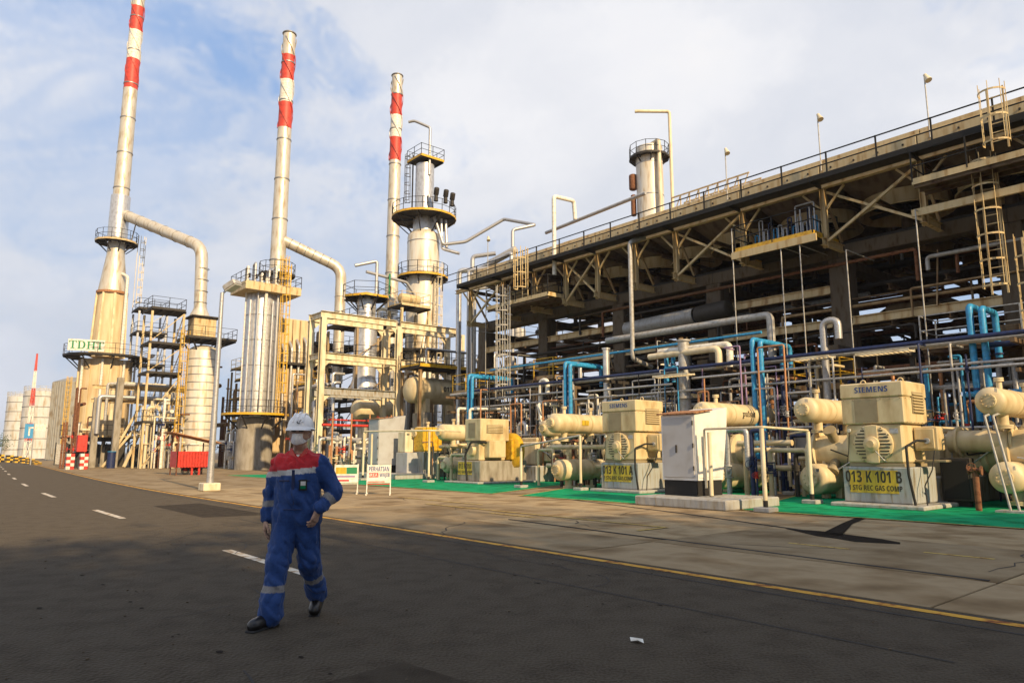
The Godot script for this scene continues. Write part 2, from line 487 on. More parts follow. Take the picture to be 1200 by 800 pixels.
	var levels := [[4.0, -31, 0.12], [6.98, -30.6, 0.14], [6.98, -31.2, 0.1], [6.98, -33.0, 0.2], [7.0, -34.5, 0.1], [7.0, -39, 0.22], [7.0, -41.0, 0.12], [7.0, -42.4, 0.3], [8.4, -30.3, 0.11], [8.4, -32.2, 0.16], [8.45, -34.8, 0.2], [8.45, -39.6, 0.14], [8.4, -43.5, 0.2], [5.8, -30.6, 0.1], [5.8, -32.0, 0.16], [5.85, -33.6, 0.22], [5.8, -35.2, 0.13], [5.8, -39.4, 0.2], [5.8, -41.5, 0.12], [5.85, -43.4, 0.25], [4.4, -34, 0.14], [3.9, -38, 0.2], [10.15, -31.5, 0.14], [10.15, -34.5, 0.2], [10.15, -40.5, 0.18], [10.15, -43.0, 0.12], [10.1, -29.2, 0.09]]
	var tint := ["dark_steel", "brown_steel", "dark_steel", "grey_pipe", "rusty", "dark_steel"]
	for k in levels.size():
		var l: Array = levels[k]
		var e0 := -38.5 + rng.randf() * 3.0
		var e1 := 13.0 if k % 3 else rng.randf_range(-22.0, -9.0)
		part("pipe", mb().cyl(Vector3(e0, l[0], l[1]), Vector3(e1, l[0], l[1]), l[2], -1, 10), tint[k % 6])
	var tr := mb()
	for q in [[5.35, -33.0, 1.2], [7.7, -36, 1.4], [6.25, -40.5, 1.6], [8.9, -41, 1.2], [4.9, -43, 1.4]]:
		tr.bx(-38, -15 if q[0] > 6 else 12, q[0], q[0] + 0.08, q[1] - q[2] / 2, q[1] + q[2] / 2)
	crumbs("cable_tray", tr, "dark_steel")
	# smaller lines, hangers and braces that fill the levels near the front
	var near := thing("rack_small_piping", "thin pipes, hangers and braces strung between the front beams of the rack", "piping", Vector3(-12, 7, -28.4))
	var g := RandomNumberGenerator.new()
	g.seed = 44
	for y in [9.1, 8.72, 7.6, 7.3, 6.25, 5.95, 5.4, 4.7, 4.4]:
		for k in 6:
			var a := g.randf_range(-38.0, -4.0)
			var b := minf(a + g.randf_range(6.0, 18.0), 13.0)
			var z := -28.45 - g.randf() * 0.5 if k < 3 else g.randf_range(-40.0, -30.0)
			part("pipe", mb().pipe([Vector3(a, y - g.randf_range(0.4, 1.6), z), Vector3(a, y, z), Vector3(b, y, z), Vector3(b, y - g.randf_range(0.3, 1.5), z)], g.randf_range(0.025, 0.085), 8), ["grey_pipe", "dark_steel", "dark_steel", "brown_steel", "beige_old", "rusty"][g.randi() % 6], near)
	for k in 46:
		var x := -37.5 + k * 1.08
		if g.randf() < 0.7:
			var y0 := g.randf_range(4.0, 7.0)
			part("hanger", mb().bar(Vector3(x, y0, -28.5 - g.randf()), Vector3(x, y0 + g.randf_range(1.2, 2.6), -28.5 - g.randf()), 0.05, 0.05), ["dark_steel", "brown_steel", "beige_old"][k % 3], near)
	for k in cols.size() - 1:
		for z in [-37.2, -45.2]:
			if (k + int(z)) % 2 == 0:
				part("cross_brace", mb().bar(Vector3(cols[k] + 0.4, 6.3, z), Vector3(cols[k + 1] - 0.4, 9.3, z), 0.14, 0.14), "brown_steel", near)
				part("cross_brace", mb().bar(Vector3(cols[k] + 0.4, 9.3, z + 0.16), Vector3(cols[k + 1] - 0.4, 6.3, z + 0.16), 0.14, 0.14), "brown_steel", near)
	part("rear_railing", mb().rail([Vector3(-38, 8.35, -45.9), Vector3(13, 8.35, -45.9)], 1.1, 1.6, 0.03), "dark_steel", near)
	part("rear_railing", mb().rail([Vector3(-38, 6.8, -37.7), Vector3(13, 6.8, -37.7)], 1.1, 1.6, 0.03), "dark_steel", near)
	for k in 9:
		var x := -33.0 + k * 5.1
		var y: float = [6.9, 7.0, 8.4][k % 3]
		part("equipment_drum", mb().drum(Vector3(x, y + 0.45, -32.5 - (k % 4) * 2.6), Vector3(x + 1.8, y + 0.45, -32.5 - (k % 4) * 2.6), 0.42, 14), ["brown_steel", "beige_old", "rust_top"][k % 3], near)
	# ribbed insulated duct slung in the rack
	var du := thing("ribbed_duct", "fat ribbed insulated exhaust pipe slung under the beams in the middle of the rack", "duct", Vector3(-23, 8.9, -29.5))
	var dp := []
	for k in 34:
		dp.append(Vector2(0.34, k * 0.13))
		dp.append(Vector2(0.4, k * 0.13 + 0.05))
	part("ribbed_sleeve", mb().lathe(Vector3(-24.1, 7.8, -28.25), Vector3(1, 0.03, 0), dp, 20), "grey_pipe")
	part("plain_sleeve", mb().drum(Vector3(-19.6, 7.94, -28.25), Vector3(-18.0, 7.99, -28.25), 0.42, 20, 0.35), "dark_steel")


func build_rack_tops() -> void:
	# floodlights standing on the deck edge
	var spots := [[-8.6, "second floodlight pole from the picture edge on the rack deck"], [-12.6, "floodlight pole above the middle of the rack deck"], [-16.9, "floodlight pole beside the pale lattice frame on the rack deck"], [-28.2, "thin floodlight pole beyond the gooseneck vessel on the rack deck"], [-34.2, "farthest small floodlight pole at the far end of the rack deck"]]
	for s in spots:
		var p := Vector3(s[0], 12.6, -26.9)
		thing("floodlight", s[1], "floodlight", p, "floodlights along the rack deck")
		part("pole", mb().cyl(p, p + Vector3(0, 2.3, 0), 0.025, -1, 8), "grey_pipe")
		part("lamp_housing", mb().lathe(p + Vector3(0.02, 2.4, 0), Vector3(0.4, -0.9, 0.2), [Vector2(0, 0), Vector2(0.06, 0.0), Vector2(0.08, 0.14), Vector2(0.12, 0.3), Vector2(0.12, 0.33), Vector2(0, 0.33)], 14), "cream_pale")
	# pale lattice crane frame on the deck
	var c := thing("lattice_truss", "pale open lattice frame lying on top of the rack deck", "steel frame", Vector3(-21, 13.3, -31))
	for z in [-32.4, -33.6]:
		for y in [14.7, 16.0]:
			part("rail", mb().bar(Vector3(-24.0, y, z), Vector3(-19.0, y, z), 0.07, 0.07), "beige")
		var w := mb()
		for k in 8:
			var x0 := -24.0 + k * 0.62
			w.bar(Vector3(x0, 14.7, z), Vector3(x0 + 0.62, 16.0, z), 0.04, 0.04)
			w.bar(Vector3(x0, 13.3, z), Vector3(x0, 16.0, z), 0.05, 0.05)
		crumbs("lattice", w, "beige")
	part("panel", mb().bx(-23.5, -19.2, 14.2, 14.75, -33.5, -32.5), "beige")
	# small hoisting gear on the far part of the deck
	thing("steel_box", "long rusty box with pale end lying on the rack deck's far part", "box", Vector3(-31, 13.3, -29))
	part("body", mb().bx(-34.0, -29.5, 13.3, 13.85, -29.6, -29.0, 0.03), "rusty")
	part("end_panel", mb().bx(-29.48, -28.6, 13.3, 13.95, -29.65, -28.95, 0.03), "cream_pale")
	# vessel with gooseneck vent rising behind the rack
	var vc := Vector3(-38.3, 0, -48.6)
	var v := thing("vent_vessel", "rust stained cream vessel with gooseneck vent rising behind the rack", "vessel", vc)
	shell(v, vc, 1.2, 0, 28.6, "white_vessel", 3.0, false)
	ring_platform(v, vc + Vector3(0, 27.6, 0), 1.22, 1.8, "dark_steel", "black", 12)
	part("gooseneck_pipe", mb().pipe([vc + Vector3(1.5, 13.5, -1.2), vc + Vector3(1.5, 32.0, -1.2), vc + Vector3(-0.2, 32.0, 0.9), vc + Vector3(-0.5, 32.0, 1.2)], 0.15, 10), "cream_pale")
	part("riser_pipe", mb().pipe([vc + Vector3(1.5, 13.4, 0.5), vc + Vector3(1.5, 28.8, 0.5), vc + Vector3(0.5, 28.8, 0.2)], 0.19, 10), "cream_pale")
	part("side_pot", mb().drum(vc + Vector3(-1.1, 22.4, 1.0), vc + Vector3(-1.1, 24.2, 1.0), 0.24, 14), "rusty")
	part("side_pot", mb().drum(vc + Vector3(-1.15, 24.9, 0.95), vc + Vector3(-1.15, 26.1, 0.95), 0.36, 14), "rusty")
	# white vent pipe crossing the deck
	thing("vent_pipe", "grey horizontal pipe with white upright loop standing on the rack deck", "pipe", Vector3(-27, 13, -28))
	part("header", mb().pipe([Vector3(-30.3, 14.6, -28.3), Vector3(-22.6, 14.9, -28.3)], 0.1, 10), "grey_pipe")
	part("loop", mb().pipe([Vector3(-27.8, 11.2, -26.6), Vector3(-27.8, 15.8, -26.6), Vector3(-27.8, 15.9, -28.2), Vector3(-27.8, 14.8, -28.3)], 0.12, 10), "white_paint")
	thing("drain_pipe", "grey downpipe hanging from the deck edge past the middle of the rack", "pipe", Vector3(-21.5, 6, -26))
	part("pipe", mb().pipe([Vector3(-21.7, 12.0, -27.0), Vector3(-22.0, 11.7, -26.2), Vector3(-22.0, 5.9, -26.2), Vector3(-22.0, 5.6, -27.6)], 0.11, 10), "grey_pipe")

# ---------------------------------------------------------------- stacks, towers and process steel
func stack_tube(c: Vector3, y0: float, y1: float, r0: float, r1: float, bands: Array, parent: Node3D) -> void:
	# bands: [from, to, material]
	var rr := func(y: float) -> float: return lerpf(r0, r1, (y - y0) / (y1 - y0))
	for b in bands:
		var ra: float = rr.call(b[0])
		var rb: float = rr.call(b[1])
		var m := mb()
		m.lathe(Vector3(c.x, 0, c.z), Vector3.UP, [Vector2(0, b[0] + 0.001), Vector2(ra, b[0] + 0.001), Vector2(rb, b[1]), Vector2(0, b[1])], 28)
		part("shell_section", m, b[2], parent)
	var y := y0 + 2.0
	while y < y1 - 1.0:
		var r: float = rr.call(y)
		var f := mb()
		f.lathe(Vector3(c.x, y, c.z), Vector3.UP, [Vector2(r, -0.05), Vector2(r + 0.05, -0.05), Vector2(r + 0.05, 0.05), Vector2(r, 0.05)], 28)
		part("flange_ring", f, "clad_seam", parent)
		y += 4.1


func helical_strake(c: Vector3, y0: float, y1: float, r: float, parent: Node3D, bands: Array) -> void:
	# three spiral fins round the top of a stack; each takes the paint of the band that it crosses
	for b in bands:
		if b[1] <= y0 or b[0] >= y1:
			continue
		for s in 3:
			var m := mb()
			var last := Vector3.ZERO
			var k0: float = maxf(b[0], y0)
			var k1: float = minf(b[1], y1)
			for i in 13:
				var y := lerpf(k0, k1, i / 12.0)
				var a := y * 0.75 + TAU * s / 3
				var q := Vector3(c.x + cos(a) * (r + 0.07), y, c.z + sin(a) * (r + 0.07))
				if i > 0:
					m.bar(last, q, 0.05, 0.16)
				last = q
			part("spiral_fin", m, b[2], parent)


# open steel tower with decks; used for stair and access towers
func access_tower(label: String, x0: float, x1: float, z0: float, z1: float, decks: Array, postm: String, edge: String, railm: String, braces := true) -> Node3D:
	var t := thing("access_tower", label, "platform tower", Vector3((x0 + x1) / 2, 0, (z0 + z1) / 2))
	var top: float = decks[-1]
	for x in [x0 + 0.1, x1 - 0.1]:
		for z in [z0 - 0.1, z1 + 0.1]:
			part("post", mb().ibeam(Vector3(x, 0, z), Vector3(x, top - 0.32, z), 0.18, 0.18), postm, t)
	for y in decks:
		deck_platform(t, x0, x1, y, z0, z1, edge, railm)
	if braces:
		var last := 0.0
		var b := mb()
		for y in decks:
			b.bar(Vector3(x1 - 0.1, last + 0.1, z0 - 0.1), Vector3(x1 - 0.1, y - 0.3, z1 + 0.1), 0.07, 0.07)
			b.bar(Vector3(x0 + 0.1, last + 0.1, z1 + 0.1), Vector3(x1 - 0.1, y - 0.3, z1 + 0.1), 0.07, 0.07)
			last = y
		part("brace", b, postm, t)
	return t


# thicket of small-bore process pipes welded to one header
func manifold(called: String, label: String, x0: float, x1: float, z0: float, z1: float, top: float, k: int, mats: Array, sd: int, rmin := 0.03, rmax := 0.09, valves := true) -> Node3D:
	var r := RandomNumberGenerator.new()
	r.seed = sd
	var t := thing(called, label, "piping", Vector3((x0 + x1) / 2, 0, (z0 + z1) / 2))
	for y in [top * 0.42, top * 0.8]:
		var hz := lerpf(z0, z1, r.randf_range(0.3, 0.7))
		part("header", mb().cyl(Vector3(x0, y, hz), Vector3(x1, y, hz), rmax * 1.1, -1, 10), mats[0], t)
	for i in k:
		var x := lerpf(x0, x1, (i + r.randf()) / k)
		var z := r.randf_range(z0, z1)
		var rr := r.randf_range(rmin, rmax)
		var y1 := top * r.randf_range(0.45, 1.0)
		var d := r.randf_range(0.3, 1.3) * (1.0 if r.randf() < 0.5 else -1.0)
		var pts := [Vector3(x, 0.02, z), Vector3(x, y1, z)]
		match r.randi() % 4:
			0:
				pts.append_array([Vector3(x + d, y1, z), Vector3(x + d, y1 * 0.45, z)])
			1:
				pts.append_array([Vector3(x, y1, z - absf(d))])
			2:
				pts.append_array([Vector3(x + d, y1, z), Vector3(x + d, y1, z - 0.7)])
		var mt: String = mats[r.randi() % mats.size()]
		part("pipe", mb().pipe(pts, rr, 8), mt, t)
		if valves and r.randf() < 0.55:
			var m := mb()
			valve(m, Vector3(x, y1 * r.randf_range(0.25, 0.75), z), Vector3.UP, Vector3(0.5 - r.randf(), 0, 1).normalized(), rr * 1.5 + 0.03)
			part("valve", m, ["galv", "red", "cream", "grey_pipe", "navy"][r.randi() % 5], t)
		elif r.randf() < 0.5:
			var m := mb()
			for q in 2:
				var yy := y1 * r.randf_range(0.2, 0.9)
				m.cyl(Vector3(x, yy, z), Vector3(x, yy + 0.05, z), rr * 1.9, -1, 12)
				m.cyl(Vector3(x, yy + 0.06, z), Vector3(x, yy + 0.11, z), rr * 1.9, -1, 12)
			part("flange", m, mt, t)
	return t


func build_stack_one() -> void:
	var c := Vector3(-84.6, 0, -15.2)
	var t := thing("furnace_stack", "tallest red and white banded stack on a round rust stained furnace with green lettered sign", "furnace stack", c)
	# furnace body
	part("furnace_wall", mb().lathe(c, Vector3.UP, [Vector2(0, 3.0), Vector2(2.42, 3.0), Vector2(2.42, 11.0), Vector2(0, 11.0)], 16), "heater", t)
	for k in 16:
		var a := TAU * k / 16
		var ribs := mb()
		var d := Vector3(cos(a), 0, sin(a))
		ribs.box(c + d * 2.48 + Vector3(0, 7, 0), Vector3(0.14, 7.9, 0.16), MB.frame(Vector3.UP) if false else Basis(d, Vector3.UP, d.cross(Vector3.UP)))
		part("stiffener", ribs, "heater", t)
	part("furnace_floor", mb().lathe(c, Vector3.UP, [Vector2(0, 2.6), Vector2(2.8, 2.6), Vector2(2.8, 3.0), Vector2(0, 3.0)], 16), "dark_steel", t)
	for k in 8:
		var a := TAU * k / 8
		part("leg", mb().ibeam(c + Vector3(cos(a) * 2.2, 0, sin(a) * 2.2), c + Vector3(cos(a) * 2.2, 2.6, sin(a) * 2.2), 0.3, 0.3), "concrete", t)
	ring_platform(t, c + Vector3(0, 3.02, 0), 2.5, 3.6, "beige", "black", 16)
	ring_platform(t, c + Vector3(0, 11.3, 0), 2.45, 4.0, "dark_steel", "dark_steel", 16)
	# eight sided convection section
	part("convection_wall", mb().lathe(c, Vector3.UP, [Vector2(0, 11.35), Vector2(1.62, 11.35), Vector2(1.4, 18.2), Vector2(0, 18.2)], 8), "heater", t)
	for k in 8:
		var a := TAU * k / 8
		var d := Vector3(cos(a), 0, sin(a))
		var rb := mb()
		rb.bar(c + d * 1.64 + Vector3(0, 11.4, 0), c + d * 1.42 + Vector3(0, 18.3, 0), 0.2, 0.16)
		part("stiffener", rb, "cream", t)
	part("collar", mb().lathe(c, Vector3.UP, [Vector2(0, 18.2), Vector2(1.55, 18.2), Vector2(1.55, 18.45), Vector2(0, 18.45)], 16), "rust_top", t)
	var cone := mb()
	cone.lathe(c, Vector3.UP, [Vector2(1.4, 18.46), Vector2(0.88, 22.5), Vector2(0.86, 24.0)], 28)
	part("cone", cone, "stack_metal", t)
	var bands := [[24.0, 41.8, "stack_metal"], [41.8, 45.4, "red_stack"], [45.4, 48.9, "white_paint"], [48.9, 51.9, "red_stack"], [51.9, 55.5, "stack_metal"]]
	stack_tube(c, 24.0, 55.5, 0.84, 0.62, bands, t)
	helical_strake(c, 41.8, 55.3, 0.66, t, bands)
	part("sleeve", mb().lathe(c, Vector3.UP, [Vector2(0.9, 24.4), Vector2(0.98, 24.4), Vector2(0.96, 29.2), Vector2(0.82, 29.2)], 28), "clad", t)
	ring_platform(t, c + Vector3(0, 23.9, 0), 0.95, 2.1, "beige", "black", 14)
	var lp := c + Vector3(0.35, 0, -2.0)
	ladder_pieces(t, lp, 17.0, 24.0, Vector3(0.2, 0, -1).normalized(), "cream_pale", 0.6)
	for k in 3:
		var a := [0.3, 1.1, -0.5]
		var d := Vector3(cos(a[k]), 0, sin(a[k]))
		part("riser_pipe", mb().pipe([c + d * 2.62 + Vector3(0, 3.2, 0), c + d * 2.62 + Vector3(0, 10.9, 0)], 0.13, 8), "white_paint", t)
	part("riser_pipe", mb().pipe([c + Vector3(1.75, 11.4, -1.0), c + Vector3(1.75, 20.0, -1.0), c + Vector3(1.0, 20.4, -0.6)], 0.16, 8), "white_paint", t)
	# crossover duct to the next vessel
	var du := thing("crossover_duct", "bent silver flue duct sloping from the tallest stack down to the domed vessel", "duct", Vector3(-78, 16, -18))
	part("duct", mb().pipe([Vector3(-84.4, 27.2, -15.6), Vector3(-72.2, 21.7, -20.5), Vector3(-72.1, 15.2, -20.7)], 0.58, 20, 2.2), "stack_metal", du)
	for k in 6:
		var p := Vector3(-84.4, 27.2, -15.6).lerp(Vector3(-72.2, 21.7, -20.5), 0.08 + k * 0.155)
		part("seam", mb().torus(p, Vector3(12.2, -5.5, -4.9), 0.59, 0.035, 20, 5), "clad_seam", du)
	for k in 4:
		part("seam", mb().torus(Vector3(-72.1, 16.0 + k * 1.15, -20.68), Vector3.UP, 0.59, 0.035, 20, 5), "clad_seam", du)
	part("hanger", mb().bar(Vector3(-83.6, 24.2, -16.4), Vector3(-82.4, 26.2, -16.5), 0.1, 0.1), "galv", du)
	# the lettered sign on the furnace platform
	var sc := Vector3(-81.45, 12.1, -12.75)
	var turn := deg_to_rad(74.0)
	var bs := Basis(Vector3.UP, turn)
	var s := thing("name_board", "white board with green TDHT letters on the furnace platform rail", "sign", sc)
	part("panel", mb().box(sc, Vector3(3.2, 1.15, 0.06), bs, 0.01), "white_paint", s)
	part("frame", mb().box(sc - bs.z * 0.06, Vector3(3.3, 0.08, 0.05), bs).box(sc - bs.z * 0.06 + Vector3(0, -0.5, 0), Vector3(3.3, 0.08, 0.05), bs), "dark_steel", s)
	text("lettering", "TDHT", sc + bs.z * 0.035, 0.8, "sign_green", Vector3(0, turn, 0), s, "Droid Serif", 0.95)
	access_tower("grey stair tower with three decks joined to the tallest stack's furnace", -86.2, -83.2, -17.6, -20.6, [10.8, 14.3, 16.9], "galv", "dark_steel", "black")


func build_left_process_units() -> void:
	# domed vessel under the first crossover duct
	var c := Vector3(-72.0, 0, -21.3)
	var t := thing("domed_vessel", "tall pale ribbed vessel with a domed top beneath the sloping silver duct", "vessel", c)
	shell(t, c, 1.5, 0.6, 11.0, "white_vessel", 0.75)
	part("skirt", mb().lathe(c, Vector3.UP, [Vector2(0, 0), Vector2(1.62, 0), Vector2(1.55, 0.6), Vector2(0, 0.6)], 24), "concrete", t)
	part("bottom_nozzle", mb().pipe([c + Vector3(1.3, 2.4, -0.9), c + Vector3(2.6, 2.4, -2.0), c + Vector3(2.6, 0.8, -2.0), c + Vector3(2.6, 0.8, -3.2)], 0.2, 10), "white_paint", t)
	ladder_pieces(t, c + Vector3(0.7, 0, 1.75), 1.0, 12.0, Vector3(0.4, 0, 1).normalized(), "yellow", 2.2)
	# head works on it
	var h := thing("flue_box", "beige flue box with round collar sitting above the domed vessel", "flue box", c + Vector3(0, 12.2, 0))
	deck_platform(h, -73.9, -70.0, 12.3, -23.7, -19.2, "dark_steel", "black")
	part("box", mb().bx(-73.0, -71.0, 12.32, 14.4, -22.0, -19.9, 0.05), "beige", h)
	part("roof_plate", mb().bx(-73.3, -70.7, 14.41, 14.55, -22.3, -19.6, 0.02), "dark_steel", h)
	part("transition", mb().lathe(Vector3(-72.1, 0, -20.7), Vector3.UP, [Vector2(1.0, 14.56), Vector2(0.62, 15.4), Vector2(0.62, 15.5)], 20), "stack_metal", h)
	for k in 4:
		part("bracket", mb().bar(c + Vector3(1.2 * cos(k * 1.57 + 0.78), 11.0, 1.2 * sin(k * 1.57 + 0.78)), c + Vector3(2.2 * cos(k * 1.57 + 0.78), 12.1, 2.2 * sin(k * 1.57 + 0.78)), 0.12, 0.12), "dark_steel", h)
	access_tower("four deck access tower with black rails between the furnace and the domed vessel", -74.6, -71.4, -16.2, -19.2, [4.2, 8.8, 11.6, 14.9], "beige", "dark_steel", "black")
	access_tower("low yellow railed access tower behind the domed vessel", -70.0, -66.8, -23.8, -26.2, [4.4, 8.4], "beige_old", "yellow", "yellow")
	# concrete portal with a bundle of pipes, in front of the furnace
	var p := thing("pipe_bridge", "low pipe bridge on concrete posts in front of the sign bearing furnace", "pipe bridge", Vector3(-77, 0, -17))
	for q in [[-76.6, -13.3, 6.6], [-75.4, -14.9, 8.5], [-76.6, -22.0, 7.4]]:
		part("concrete_post", mb().bx(q[0] - 0.28, q[0] + 0.28, 0, q[2], q[1] - 0.28, q[1] + 0.28, 0.04), "concrete", null)
	for y in [6.3, 7.6]:
		part("cross_beam", mb().ibeam(Vector3(-76.6, y, -12.8), Vector3(-76.6, y, -23.5), 0.22, 0.34), "beige", p)
	for k in 9:
		var y: float = [6.68, 6.66, 6.7, 7.92, 7.95, 7.9, 8.0, 5.9, 5.6][k]
		var r: float = [0.2, 0.16, 0.22, 0.14, 0.2, 0.13, 0.24, 0.12, 0.1][k]
		var x: float = [-76.1, -75.6, -76.9, -76.1, -75.6, -77.2, -76.8, -75.9, -76.3][k]
		part("pipe", mb().pipe([Vector3(x, y - 3.5 if k % 3 == 0 else y, -13.4 - 0.2 * k), Vector3(x, y, -13.4 - 0.2 * k), Vector3(x, y, -24.0)], r, 10), ["galv", "white_paint", "cream_pale", "grey_pipe"][k % 4], p)
	for q in [[-75.6, 5.2, -17.6, -76.6, 0.1, -14.2], [-75.6, 6.0, -17.9, -74.6, 0.1, -15.6], [-75.2, 6.0, -18.2, -73.6, 0.1, -21.0], [-76.2, 6.0, -17.0, -77.2, 0.1, -14.6]]:
		part("strut", mb().bar(Vector3(q[0], q[1], q[2]), Vector3(q[3], q[4], q[5]), 0.22, 0.22, 0.02), "cream", p)
	for k in 12:
		var z := -17.2 - k * 0.5 - rng.randf() * 0.3
		var x := -75.2 - rng.randf() * 1.6
		part("dropper_pipe", mb().pipe([Vector3(x, 0.3, z), Vector3(x, 6.4, z)], rng.randf_range(0.06, 0.14), 8), ["white_paint", "cream_pale", "galv"][k % 3], p)
	manifold("furnace_piping", "white pipes and valves crowding the ground under the low pipe bridge", -74.5, -70.5, -17.5, -20.3, 4.6, 16, ["galv", "white_paint", "cream_pale", "rusty"], 31, 0.05, 0.13)
	manifold("furnace_piping", "rusty and pale upright pipes beside the furnace's concrete post", -79.5, -77.5, -11.6, -13.6, 7.5, 10, ["rusty", "cream_pale", "beige_old", "galv"], 32, 0.06, 0.14)
	manifold("process_piping", "silver pipework between the domed vessel and the concrete reactor skirt", -66.5, -63.0, -22.0, -24.5, 5.0, 14, ["galv", "white_paint", "grey_pipe"], 33, 0.05, 0.14)
	manifold("furnace_piping", "white and silver pipes packed around the four deck access tower", -72.8, -70.6, -15.8, -19.6, 6.5, 14, ["white_paint", "galv", "cream_pale", "rusty"], 35, 0.06, 0.16)
	manifold("process_piping", "rusty and silver pipes behind the domed vessel's ladder", -77.0, -72.5, -22.0, -25.5, 10.0, 16, ["beige_old", "galv", "cream_pale", "rusty"], 36, 0.08, 0.2)
	var dark := thing("burner_gear", "dark burner boxes beneath the round furnace", "furnace gear", Vector3(-82, 0, -16))
	for k in 7:
		part("burner_box", mb().bx(-83.2 + (k % 2) * 0.9, -82.4 + (k % 2) * 0.9, 0.0, 2.3, -12.6 - k * 1.15, -11.9 - k * 1.15, 0.03), "dark_steel", dark)
	# stair down by the furnace
	var st := thing("steel_stair", "short grey open stair with tall brown posts near the striped bollards", "stair", Vector3(-76.5, 0, -11.2))
	for k in 6:
		part("tread", mb().bx(-77.2, -75.8, 0.28 + k * 0.3, 0.33 + k * 0.3, -11.5 - k * 0.14, -11.2 - k * 0.14), "galv", st)
	for x in [-77.25, -75.75]:
		part("post", mb().bar(Vector3(x, 0, -10.9), Vector3(x, 4.2, -10.9), 0.16, 0.16), "rusty", st)
	part("stringer", mb().bar(Vector3(-77.25, 0, -11.2), Vector3(-77.25, 2.1, -12.4), 0.06, 0.25).bar(Vector3(-75.75, 0, -11.2), Vector3(-75.75, 2.1, -12.4), 0.06, 0.25), "dark_steel", st)


